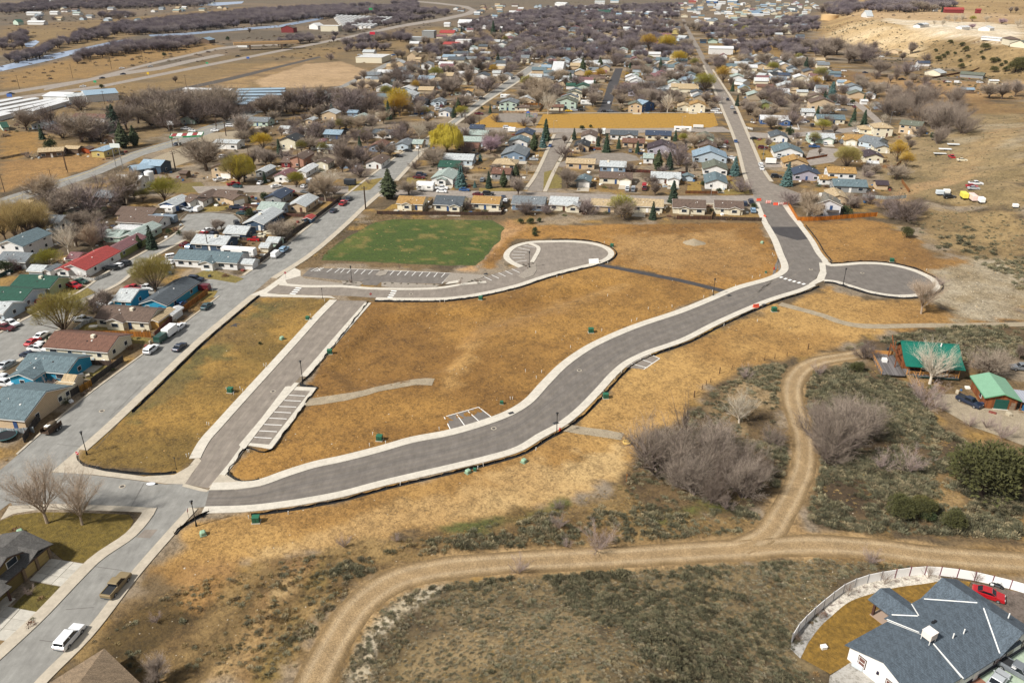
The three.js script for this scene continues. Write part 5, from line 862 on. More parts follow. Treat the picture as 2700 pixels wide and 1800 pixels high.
row('l', `270 1090 440 1080 7 x N t name=barn cat=barn h=3
 440 1060 545 1060 5 x N t name=shed cat=shed
 555 1056 620 1056 4 z F n name=shed cat=shed h=2.2
 632 1084 722 1086 13 z Y u metal pitch=.12 h=3.2 cat=shop | yellow metal shop with pale roof in the field
 705 985 805 990 9 z N n
 220 890 330 894 9 z L s
 330 890 520 870 8 x W u
 530 830 720 850 8 x W r
 0 882 22 904 3 z P e name=shed cat=shed h=2
 1250 850 1340 856 7 z P s
 1700 870 1850 868 9 x P g
 285 712 480 706 18 x W w metal h=4.5 name=warehouse cat=warehouse pitch=.16
 480 716 640 700 14 x W s metal h=4.5 name=warehouse cat=warehouse pitch=.16
 600 708 820 690 26 x W u metal h=5 name=warehouse cat=warehouse pitch=.12 | largest warehouse with pale blue roof by the interstate
 1250 660 1600 656 8 x W w metal h=4 name=warehouse cat=warehouse pitch=.15
 1370 300 1440 302 14 z N u name=barn cat=barn h=4
 1640 325 1700 327 6 x W w name=container cat=container h=3
 190 170 300 172 9 x W w metal name=shed cat=shed h=4
 90 168 125 172 8 z P e name=shed cat=shed h=4
 1940 224 2020 226 12 z R n name=barn cat=barn h=6`);
for (const [x0, y0, x1, y1] of [[-20, 735, 160, 700], [-20, 762, 270, 704], [-10, 790, 370, 712], [100, 796, 480, 704], [230, 795, 480, 720], [-20, 816, 100, 790], [-20, 838, 90, 808]]) row('l', `${x0} ${y0} ${x1} ${y1} 6 x W w metal h=2.6 pitch=.1 free max=95 name=storage_unit cat=storage_units`);
for (const [x0, y0, x1, y1] of [[1640, 646, 1960, 640], [1620, 664, 1960, 660], [1610, 684, 1940, 682], [1600, 708, 1800, 706], [1600, 728, 1750, 726], [1600, 746, 1700, 746]]) row('l', `${x0} ${y0} ${x1} ${y1} 8 x N u metal h=2.6 pitch=.1 free max=80 name=storage_unit cat=storage_units`);
row('G', `160 462 470 462 30 f C w h=5 cat=supermarket name=store | white flat roofed store above the pale dry field
 445 672 572 676 14 z W n
 200 724 390 742 10 x T t
 1310 276 1470 280 14 f W w h=7 cat=office | white two storey office block with dark window row
 930 172 1060 176 14 f G s h=8 cat=warehouse name=warehouse | grey metal block with dark side wall
 1130 164 1290 168 16 x T c h=5 cat=hall name=hall | tan hall with red roof
 1170 285 1340 290 12 x C c h=3.6 cat=store name=store
 780 218 920 222 14 f G s h=5
 1220 488 1410 490 12 x C d h=5
 1425 480 1545 482 10 x C g h=5
 1592 486 1700 490 10 x C d h=5
 1850 478 1945 480 12 z C g h=5
 2060 462 2150 464 12 x C g h=4.6
 760 446 850 450 12 z T t h=6 pitch=.7 cat=church name=church
 850 470 910 470 8 x T t h=4
 920 538 1035 542 10 z W g h=4.6
 1040 450 1130 452 10 x W s
 1160 424 1300 426 10 x W u
 1290 382 1450 386 10 x W d
 1320 196 1400 200 12 z T s h=6
 1340 52 1480 55 22 x W w h=6 metal name=barn cat=barn | big white roofed barn by the interstate bend
 1820 648 1945 652 11 z W g
 1740 612 1820 616 8 x W s
 960 756 1170 690 9 x T t free
 760 622 830 626 9 z B g
 1340 620 1410 624 8 x W w
 1180 45 1240 47 10 x W w h=4
 560 720 600 722 5 x P i h=3`);
row('H', `1870 624 2145 630 14 x W w h=6 metal pitch=.25 name=warehouse cat=warehouse | long white warehouse beside the straight street
 1770 496 1840 498 8 x S k
 1862 496 1968 498 9 z P e
 1985 494 2080 497 9 x L s
 2145 498 2228 500 8 x W s
 2260 494 2330 497 8 x W t
 895 190 1100 194 30 f C w h=7 cat=school name=school | long cream flat roofed school building
 600 184 730 188 20 x C e h=6 cat=school name=school
 600 216 760 220 16 f W u h=5
 1840 280 1920 284 12 z C g h=6
 1495 470 1590 476 12 x L s h=4
 1450 390 1520 392 12 z Y t h=5
 510 750 585 770 16 z W s
 1180 650 1310 656 9 x W w
 1310 682 1395 686 10 z W t
 1140 800 1260 804 9 x G v
 1575 810 1655 814 9 x W u
 230 1024 330 1026 8 x W e
 330 1040 500 1044 11 z P e
 1440 1040 1740 1044 10 x C t
 2150 830 2250 834 10 z W t
 2280 890 2352 894 8 x W s
 990 900 1060 905 9 z P p
 985 990 1090 1000 9 z V s
 1060 600 1130 604 7 x D w h=2.4
 60 800 120 860 9 z W w
 320 640 375 645 9 z W s
 380 480 420 484 8 x C t
 480 490 560 494 8 x W s
 130 470 190 474 8 x W g
 540 390 590 395 9 z W u
 740 520 800 524 8 x W i
 100 70 220 76 14 x W w h=5
 560 50 670 52 12 x W s h=5
 740 30 830 32 10 x W u h=4
 1840 30 1960 38 10 x D w h=4
 1980 48 2060 50 8 x W w h=4
 2080 30 2190 34 9 x B w h=4
 2230 60 2260 62 6 z W w h=4
 1640 40 1720 42 10 x K c h=4
 1140 170 1220 174 10 x U w h=4
 1320 176 1390 180 12 x W s h=4`);
row('r', `160 172 215 178 10 x C g h=6
 450 110 560 112 8 x W w h=2.4
 470 106 530 110 9 z B u h=6
 720 72 775 76 9 x W d h=5
 0 290 10 296 9 x D b
 595 290 650 292 9 z W s
 300 500 380 506 9 z W t
 430 530 480 534 8 x W s
 355 580 415 590 8 x W s
 510 540 560 545 8 x W s
 660 540 735 545 9 x W b
 570 530 620 540 8 z W k`);
row('l', `140 66 220 68 10 x G s h=4
 650 52 700 54 9 x W b h=4
 910 34 990 36 10 x W u h=4
 290 20 335 22 9 x W w h=5
 370 20 440 22 9 x P s h=5
 350 100 385 102 9 x W w h=4
 200 104 260 108 9 x W w h=4
 2130 200 2190 204 12 z W w h=5
 2210 216 2330 218 16 f C w h=7`);
{ // long white storage rows of the trailer park beside the interstate
  for (let j = 0; j < 7; j++) for (let i = 0; i < 13 - j; i++) { const x = -60 + i * 31 + j * 9, y = 122 + j * 11 + i * 1.2; row('m', `${x} ${y} ${x + 22} ${y} 16 z W w h=3 name=mobile_home cat=mobile_home`); }
}
// the small far houses that read as one scatter of roofs
{ rnd = mulberry(31); const g = gable(10.5, 9, 3, 'x', .42), pts = []; const walls = ['#f6f5f1', '#f6f5f1', '#efe6cc', '#d8bf9c', '#c6d5df', '#b9a98f'], roofs = ['#8b9296', '#d8dddd', '#626a70', '#7a6659', '#f2f3f2', '#d6bd95', '#768a90', '#bccbc2', '#94686a', '#a2bacb'];
  for (const [poly, most] of [['1560 4 1880 4 1880 34 1700 40 1560 30', 70], ['20 4 500 4 560 40 300 60 60 45', 45], ['1020 20 1240 8 1240 20 1080 50', 20], ['830 128 1000 95 1100 40 1250 20 1560 16 1860 24 1870 90 1820 92 1640 88 1610 110 1640 160 1660 235 1420 150 1240 140 1000 130', 210], ['1250 140 1420 150 1560 120 1650 235 1440 225 1230 185', 60], ['1650 130 1880 140 1960 200 1880 230 1720 230', 40], ['720 215 900 150 1180 140 1120 190 960 270 760 290', 40]]) {
    const R = new Region(W(poly)); let n = 0, guard = 0; while (n < most && guard++ < most * 25) { const x = rr(R.b[0], R.b[1]), z = rr(R.b[2], R.b[3]); if (!inPoly(R.P, x, z) || HOUSES.some(q => Math.hypot(q.x - x, q.z - z) < 15) || ROADS.some(r => r.sd(x, z, 8) > -8)) continue; n++; pts.push([x, z, GRID + Math.floor(rnd() * 2) * Math.PI / 2, rr(.75, 1.25)]); HOUSES.push({ x, z, w: 11, d: 9, a: 0 }); } }
  const root = thing('far_houses', 0, 0, 0), M = new THREE.Matrix4(), q = new THREE.Quaternion(), up = new THREE.Vector3(0, 1, 0), c = new THREE.Color(); tag(root, 'scatter of small far houses showing between the trees', 'houses', null, 'stuff');
  for (const [geo, list, nm, t] of [[g.wall, walls, 'walls', T_SIDING], [g.roof, roofs, 'roofs', T_ROOF]]) { const im = new THREE.InstancedMesh(geo, mat('#ffffff', .9, { map: t }), pts.length); im.name = nm; im.userData.kind = 'stuff'; im.castShadow = im.receiveShadow = true; pts.forEach((p, i) => { q.setFromAxisAngle(up, p[2]); im.setMatrixAt(i, M.compose(new THREE.Vector3(p[0], hgt(p[0], p[1]), p[1]), q, new THREE.Vector3(p[3], 1, p[3]))); im.setColorAt(i, c.set(list[Math.floor(rnd() * list.length)])); }); root.add(im); } }

// ---------------------------------------------------------------- vehicles (nose towards +x)
const M_TYRE = mat('#1b1b1c', .9), M_RIM = mat('#a7a9ab', .4, { metalness: .6 }), M_LAMPW = mat('#eef0ee', .3), M_LAMPR = mat('#8e1b17', .4), M_BUMP = mat('#55585b', .6), M_CARGLASS = mat('#171c21', .12), M_BEDDARK = mat('#26282b', .9);
const paintMat = h => (mats['car' + h] ??= new THREE.MeshPhysicalMaterial({ color: h, roughness: .42, metalness: .1, clearcoat: .7, clearcoatRoughness: .15 }));
function side(pts, width, bev = .07) { const s = new THREE.Shape(); s.moveTo(...pts[0]); for (const q of pts.slice(1)) q.length === 4 ? s.quadraticCurveTo(...q) : s.lineTo(...q); s.closePath(); return new THREE.ExtrudeGeometry(s, { depth: width - bev * 2, bevelEnabled: true, bevelThickness: bev, bevelSize: bev, bevelSegments: 2, curveSegments: 5 }).translate(0, 0, -width / 2 + bev); }
function taper(g, y0, y1, k) { const p = g.attributes.position; for (let i = 0; i < p.count; i++) { const t = clamp((p.getY(i) - y0) / (y1 - y0)); p.setZ(i, p.getZ(i) * (1 - k * t)); } g.computeVertexNormals(); return g; }
const CARS = {
  sedan: { L: 4.7, body: [[-2.3, .35], [-2.33, .75], [-2.3, .93, -2.1, .98], [-1.35, 1.02], [1.0, .98], [1.95, .86, 2.2, .82], [2.3, .62, 2.3, .6], [2.28, .35]], cab: [[-1.75, .98], [-.95, 1.42], [.3, 1.42], [1.15, .95]], roof: [[-1.0, 1.4], [-.9, 1.47], [.25, 1.47], [.38, 1.4]], W: 1.8, ax: [-1.4, 1.42], r: .33 },
  hatch: { L: 4.2, body: [[-2.0, .38], [-2.05, .95], [-1.9, 1.06], [.9, 1.03], [1.85, .9, 2.05, .84], [2.1, .6, 2.1, .55], [2.08, .38]], cab: [[-1.98, 1.03], [-1.6, 1.52], [.1, 1.52], [1.0, 1.0]], roof: [[-1.68, 1.5], [-1.55, 1.57], [.05, 1.57], [.2, 1.5]], W: 1.76, ax: [-1.28, 1.3], r: .33 },
  suv: { L: 4.9, body: [[-2.4, .45], [-2.45, 1.05], [-2.35, 1.12], [1.1, 1.1], [2.1, 1.02, 2.35, .96], [2.45, .7, 2.45, .65], [2.42, .45]], cab: [[-2.38, 1.1], [-2.15, 1.72], [.35, 1.72], [1.1, 1.08]], roof: [[-2.22, 1.7], [-2.1, 1.79], [.3, 1.79], [.46, 1.7]], W: 1.95, ax: [-1.45, 1.5], r: .38 },
  van: { L: 5.3, body: [[-2.6, .4], [-2.65, 1.0], [-2.6, 1.1], [1.5, 1.1], [2.4, 1.0, 2.6, .85], [2.65, .6, 2.65, .5], [2.62, .4]], cab: [[-2.6, 1.08], [-2.5, 1.95], [1.0, 1.95], [1.9, 1.05]], roof: [[-2.62, 1.06], [-2.52, 2.05], [.95, 2.05], [.6, 1.5], [.6, 1.06]], W: 1.95, ax: [-1.6, 1.65], r: .35 },
  pickup: { L: 5.7, body: [[-2.8, .5], [-2.85, 1.08], [-2.75, 1.12], [-.75, 1.12], [1.35, 1.12], [2.5, 1.06, 2.75, .98], [2.85, .7, 2.85, .65], [2.82, .5]], cab: [[-.78, 1.1], [-.7, 1.74], [.6, 1.74], [1.35, 1.1]], roof: [[-.76, 1.72], [-.68, 1.82], [.55, 1.82], [.7, 1.72]], W: 1.95, ax: [-1.75, 1.75], r: .4, bed: 1 },
};
const CARPROTO = {};
const G_TYRE = new THREE.CylinderGeometry(1, 1, .62, 18).rotateX(Math.PI / 2), G_RIM = new THREE.CylinderGeometry(.58, .58, .66, 12).rotateX(Math.PI / 2);
function carProto(type) {
  if (CARPROTO[type]) return CARPROTO[type]; const c = CARS[type], g = new THREE.Group(), add = (n, geo, m, p = g) => { const q = new THREE.Mesh(geo, m); q.name = n; q.castShadow = q.receiveShadow = true; p.add(q); return q; }, x1 = c.L / 2;
  add('body', side(c.body, c.W), M_WHITE); add('windows', taper(side(c.cab, c.W - .16, .05), 1, 1.8, .1), M_CARGLASS); add('roof', taper(side(c.roof, type === 'van' ? c.W - .04 : c.W - .22, .05), 1, 1.8, type === 'van' ? .06 : .1), M_WHITE);
  if (type !== 'van') { const b = c.cab; const f = []; for (const s of [-1, 1]) for (const [p, q] of type === 'pickup' ? [[b[0], b[1]], [b[3], b[2]]] : [[b[0], b[1]], [b[3], b[2]], [[(b[0][0] + b[3][0]) / 2, b[0][1]], [(b[1][0] + b[2][0]) / 2, b[1][1]]]]) { const l = Math.hypot(q[0] - p[0], q[1] - p[1]), k = box(l, .08, .08).rotateZ(Math.atan2(q[1] - p[1], q[0] - p[0])).rotateX(s * -.0).translate((p[0] + q[0]) / 2, (p[1] + q[1]) / 2 + .02, s * (c.W / 2 - .16)); f.push(k); } add('pillars', merge(f), M_WHITE); }
  if (c.bed) add('bed', box(1.85, .05, c.W - .34, -1.75, 1.175, 0), M_BEDDARK), add('bed_rail', merge([box(2, .14, .12, -1.75, 1.22, c.W / 2 - .1), box(2, .14, .12, -1.75, 1.22, -c.W / 2 + .1), box(.1, .14, c.W - .1, -2.74, 1.22, 0)]), M_WHITE);
  for (const x of c.ax) for (const s of [-1, 1]) { const w = add('wheel', G_TYRE, M_TYRE); w.scale.setScalar(c.r); w.position.set(x, c.r, s * (c.W / 2 - .1)); add('rim', G_RIM, M_RIM, w); }
  const hy = c.body[5][1] - .12; for (const s of [-1, 1]) { add('headlight', box(.1, .16, .36, x1 - .06, hy - .02, s * (c.W / 2 - .3)), M_LAMPW); add('tail_light', box(.08, .22, .22, -x1 + .0, hy + .1, s * (c.W / 2 - .16)), M_LAMPR); }
  add('bumper', merge([box(.16, .18, c.W - .2, x1 - .02, .52, 0), box(.16, .18, c.W - .2, -x1 + .03, .52, 0)]), M_BUMP);
  for (const s of [-1, 1]) add('mirror', box(.14, .14, .2, c.cab[3][0] - .28, 1.14, s * (c.W / 2 + .06)), M_WHITE);
  return CARPROTO[type] = g;
}
const CARC = { white: '#eceded', black: '#1d1f22', silver: '#b4b8bb', grey: '#74797e', red: '#b0141e', maroon: '#5e1620', navy: '#1d2a40', blue: '#2b5588', teal: '#24484d', green: '#1f463c', cream: '#e5dcc0', gold: '#8b7956', yellow: '#e0b322', pink: '#c97f83', lightblue: '#86a5bd' };
const WORD = { sedan: 'sedan', hatch: 'hatchback car', suv: 'SUV', van: 'van', pickup: 'pickup truck' };
function dress(root, colour) { root.traverse(q => { if (q.isMesh && q.material === M_WHITE) q.material = paintMat(CARC[colour]); }); return root; }
const CARSPOTS = [];
function car(type, colour, p, deg, label) { // degrees anticlockwise from the +x axis seen from above
  const o = carProto(type).clone(); o.name = numbered('parked_' + (type === 'suv' ? 'suv' : type === 'hatch' ? 'car' : type)); scene.add(o); dress(o, colour); o.position.set(p.x, p.y + .02, p.z); o.rotation.y = deg * D2R; CARSPOTS.push([p.x, p.z]);
  return reg(o, `${colour} ${WORD[type]}`, type === 'van' ? 'van' : type === 'pickup' ? 'pickup' : 'car', p.u, p.v, 'parked cars', label);
}
const HEAD = { n: 80.4, s: -99.6, e: -9.6, w: 170.4 };
function cars(s, text) { for (const l of text.trim().split('\n')) { const [a, label] = l.split('|'), [t, c, x, y, h] = a.trim().split(/\s+/); car(t, c, at(s, +x, +y), HEAD[h] ?? +h, label?.trim()); } }
cars('N', `pickup gold 1150 640 n | gold pickup with black bed parked at lower left street
 suv white 690 1150 n | white SUV parked near the bottom left corner of the photograph`);
cars('d', `suv white 1045 70 n | white SUV parked on the avenue behind the dark blue sedan
 sedan navy 1238 52 n | dark blue sedan driving alone on the avenue`);
cars('I', `sedan white 480 1085 n
 sedan red 378 1160 n
 pickup silver 945 905 w
 sedan white 2065 985 n
 van green 1865 1120 n
 suv navy 2250 438 e
 van maroon 2320 545 w
 sedan white 2130 545 w
 pickup red 1535 540 w
 pickup white 1680 540 w
 hatch white 1930 245 w
 sedan white 1735 285 w
 pickup red 850 515 -25 | red pickup parked at the pale green house
 sedan green 930 462 -20
 pickup white 125 950 -25
 pickup maroon 60 1000 -15
 suv black 1270 310 w
 hatch white 1345 285 w
 suv black 1420 260 w
 suv white 1990 180 30
 hatch red 480 690 n
 sedan blue 2075 730 n
 sedan white 1200 715 e`);
cars('M', `sedan silver 88 450 n
 sedan navy 410 320 e
 pickup white 540 240 e
 hatch white 590 190 e
 pickup white 50 650 e
 suv white 80 715 e`);
cars('a', `sedan teal 1425 945 n | dark teal sedan on the avenue beside the amber fence
 van white 1905 590 n
 suv lightblue 1958 555 n
 sedan navy 2298 285 n
 sedan red 1400 445 n
 sedan navy 1470 445 n
 hatch lightblue 1310 535 n
 sedan maroon 1285 520 e`);
cars('J', `pickup red 1590 520 n | red pickup carrying a white camper on the avenue
 sedan navy 1655 470 n
 pickup navy 365 570 e
 sedan maroon 465 585 60
 suv black 372 762 -60
 sedan white 35 830 60
 sedan white 820 325 35
 hatch white 1140 325 n
 van white 1210 270 n
 pickup white 1315 305 40
 hatch teal 375 325 e
 sedan white 170 250 40
 sedan white 130 385 60
 hatch red 975 380 e
 sedan grey 1160 385 e
 sedan red 565 935 w
 sedan cream 625 895 w
 sedan cream 745 860 w
 pickup red 330 300 30
 hatch grey 590 640 30
 sedan teal 430 635 e`);
cars('A', `pickup white 2075 665 -40
 pickup silver 2165 685 -35
 van white 2283 680 n
 sedan maroon 2145 1095 e
 sedan white 450 810 30`);
cars('B', `suv white 290 455 e
 sedan white 640 1110 n
 pickup white 170 1075 30
 sedan black 2215 800 e
 suv black 2115 745 e
 sedan grey 1815 440 20
 sedan black 2330 740 e
 suv silver 2160 665 n
 sedan black 1620 495 e
 pickup white 1420 420 n
 sedan navy 2000 290 20`);
cars('C', `pickup maroon 110 1050 e
 suv navy 135 1018 e
 pickup white 370 1172 e
 sedan blue 1615 682 n
 suv white 1120 475 e
 pickup maroon 795 315 e
 sedan yellow 1830 280 e
 sedan silver 1890 272 e
 sedan black 1975 270 e
 sedan silver 180 228 e
 sedan white 300 225 n
 hatch maroon 365 225 n
 suv white 330 268 20
 pickup white 725 165 e
 sedan black 830 142 e
 suv white 785 118 e
 sedan white 100 700 n
 sedan white 580 606 e
 sedan silver 1425 840 e
 suv silver 975 245 n
 sedan black 2240 285 e
 sedan lightblue 2290 185 n
 suv black 1020 190 n
 sedan white 2130 18 e
 sedan white 2180 60 e
 suv grey 840 1080 n`);
cars('D', `sedan blue 1655 632 n
 suv navy 1562 150 n
 suv silver 1612 245 n
 sedan black 1645 300 n
 suv white 1430 260 e
 sedan white 1410 280 e
 sedan white 1455 303 e
 suv white 1942 905 n
 sedan white 1955 948 n
 sedan navy 2125 1035 e
 suv teal 2212 822 n
 hatch silver 2145 818 n
 sedan navy 580 775 e
 sedan grey 445 742 n
 sedan white 410 1168 n
 hatch silver 480 1170 n
 van red 605 1150 n
 sedan red 1545 640 n
 pickup white 1525 695 e
 sedan white 1615 825 e
 suv maroon 1965 705 e
 sedan black 1870 600 e
 sedan black 1910 345 e
 sedan navy 1345 50 e
 sedan white 1350 88 e
 sedan white 200 190 n
 sedan black 150 285 e
 sedan grey 200 282 w`);
cars('E', `pickup blue 640 825 e
 sedan silver 765 788 n
 van grey 955 775 n
 hatch white 1125 648 e
 suv silver 915 305 n
 hatch white 1055 342 e
 sedan maroon 1100 365 n
 sedan white 510 540 e
 suv black 615 580 n
 sedan white 900 400 e
 sedan grey 975 400 e
 hatch silver 900 340 e
 suv navy 540 535 e
 sedan white 1440 100 e
 pickup black 1650 50 e
 pickup red 2218 945 n
 sedan cream 2340 980 e
 sedan white 2180 75 e
 van white 2290 85 e`);
cars('F', `sedan white 720 655 e
 sedan white 285 820 e
 suv white 1845 955 e
 sedan maroon 1460 945 e
 sedan navy 530 840 e
 sedan white 740 970 e`);
cars('c', `suv navy 470 222 n
 suv lightblue 485 285 n
 suv navy 428 238 n
 pickup white 2020 98 e
 sedan red 1992 115 e
 sedan silver 2005 130 e
 suv black 645 48 e
 suv black 1840 190 e`);
cars('b', `sedan maroon 942 172 e
 suv black 1012 168 e
 sedan blue 848 140 e
 sedan white 692 150 e
 sedan silver 1970 137 n
 sedan grey 2010 140 n
 pickup maroon 2088 130 n
 van navy 1116 205 n
 hatch white 1133 215 n`);
cars('L', `pickup navy 1500 1090 -60 | dark navy pickup facing the camera beside the green roofed garage
 pickup grey 2320 560 170 | dark pickup at the right edge above the garage`);
cars('K', `sedan red 1945 400 -30 | bright red coupe behind the white house
 pickup grey 2270 1270 -50 | grey pickup at the bottom right corner
 sedan silver 2050 1380 40 | silver car in front of the white house entrance`);
cars('l', `sedan white 838 474 20
 sedan silver 1035 462 20
 sedan navy 845 514 200
 sedan navy 702 542 200
 sedan white 570 600 200
 sedan black 75 650 15
 pickup white 1280 895 e
 sedan white 1325 908 e
 sedan silver 1580 872 e
 sedan navy 1218 1000 n
 sedan black 1640 390 20
 van white 870 120 20
 sedan white 1480 905 e
 suv white 1545 1090 e`);
cars('G', `pickup white 1510 905 e
 suv white 1570 860 e
 sedan black 1620 880 e
 sedan silver 965 970 e
 sedan maroon 1155 965 n
 suv silver 1120 1000 e
 pickup maroon 1580 1055 e
 suv white 2190 480 n
 sedan black 1630 270 e
 sedan white 560 385 e
 sedan silver 210 375 e
 sedan blue 600 375 e
 van white 230 75 e
 van white 1880 630 e`);
// trailers, campers and stored boxes
function boxVehicle(kind, s, x, y, L, w, h, hex, deg, label, look) {
  const p = at(s, x, y), o = thing(kind.replace(/ /g, '_'), p.x, p.y, p.z, (HEAD[deg] ?? deg) * D2R), m = mat(hex, .5);
  mesh('body', new RoundedBoxGeometry(L, h, w, 2, .14).translate(0, h / 2 + .55, 0), m, o); mesh('chassis', merge([box(L - .3, .14, w - .3, 0, .5, 0), box(1.3, .1, .1, L / 2 + .6, .45, 0)]), M_BUMP, o);
  for (const a of [-.35, .45]) for (const q of [-1, 1]) { const t = mesh('wheel', G_TYRE, M_TYRE, o); t.scale.setScalar(.33); t.position.set(a, .33, q * (w / 2 - .1)); }
  if (/camper|trailer home/.test(kind)) { for (const z of [-1, 1]) for (const a of [-.3, .25]) { const g = mesh('window', box(L * .2, .55, .06, L * a, h * .62 + .5, z * (w / 2 + .01)), M_CARGLASS, o); } mesh('stripe', box(L - .3, .22, w + .03, 0, 1.0, 0), mat('#8f8a80', .6), o); mesh('roof_unit', box(.9, .28, .7, 0, h + .66, 0), M_WHITE, o); }
  return reg(o, look || kind, kind, p.u, p.v, kind + 's', label);
}
boxVehicle('camper', 'b', 580, 140, 7.5, 2.5, 2.5, '#eceae4', 'e', 'white camper parked at the head of the back row street');
boxVehicle('camper', 'A', 1935, 705, 5.5, 2.4, 2.4, '#e9e8e4', 'e', 'white camper beside the bright blue house');
boxVehicle('camper', 'A', 1880, 812, 11, 2.6, 2.6, '#76838f', 'e', 'long grey covered camper at the left cul-de-sac');
boxVehicle('camper', 'a', 1650, 590, 12, 2.6, 2.7, '#efeeea', 'e', 'long white camper behind the white house with porch');
boxVehicle('trailer', 'I', 1955, 1060, 4.6, 2.2, 2.1, '#f0f0ee', 'n', 'white cargo trailer parked on the avenue');
boxVehicle('trailer', 'J', 1670, 295, 5.2, 2.3, 2.2, '#2b3036', 'e', 'dark cargo trailer on the back street lawn');
boxVehicle('camper', 'C', 185, 1165, 8, 2.5, 2.6, '#efeeea', 'e', 'white motor camper beside the white carport house'); boxVehicle('trailer', 'C', 1175, 515, 4.5, 2.2, 2.2, '#efeeea', 'e'); boxVehicle('camper', 'C', 2040, 205, 9, 2.5, 2.7, '#e6e6e2', 'e');
boxVehicle('camper', 'C', 1100, 130, 7, 2.5, 2.5, '#dfe0de', 'e'); boxVehicle('trailer', 'C', 2225, 540, 4.6, 2.4, 2.6, '#e8ece6', 'n');
boxVehicle('camper', 'D', 1045, 515, 10, 2.5, 2.7, '#efeeea', 'e'); boxVehicle('trailer', 'D', 1225, 470, 6, 2.3, 1.4, '#d9d6cd', 'e');
boxVehicle('trailer', 'c', 1938, 190, 4.6, 2.1, 2.0, '#e0d65a', 'n', 'yellow and white box trailer on the bare slope'); boxVehicle('trailer', 'c', 1998, 205, 5.6, 2.1, 2.1, '#e3c9bf', 'n', 'pinkish white box trailer on the bare slope'); boxVehicle('trailer', 'c', 2058, 222, 3.2, 1.9, 1.8, '#efefec', 'n', 'small white box trailer on the bare slope'); boxVehicle('trailer', 'c', 1770, 168, 3, 1.8, 1.6, '#c9d2d8', 'e', 'pale grey box trailer left of the yellow trailer'); boxVehicle('trailer', 'c', 1818, 160, 2.6, 1.7, 1.5, '#e8e8e4', 'e'); boxVehicle('trailer', 'c', 2292, 258, 2, 1.6, 1.2, '#e8e8e4', 'e', 'small white box standing alone on the right slope');
boxVehicle('trailer', 'E', 2145, 855, 6, 2, .4, '#dfe2e2', 'e'); boxVehicle('trailer', 'E', 2240, 800, 6, 2, .4, '#d3d6d6', 'e'); boxVehicle('trailer', 'E', 2085, 905, 6, 2, .3, '#c9c9c4', 'e'); boxVehicle('trailer', 'E', 140, 1010, 5, 2.3, 2.2, '#ecebe6', 'e');
boxVehicle('trailer', 'l', 1665, 322, 11, 2.6, 2.8, '#ecebe6', 20, 'white lorry trailer near the interstate bridge');

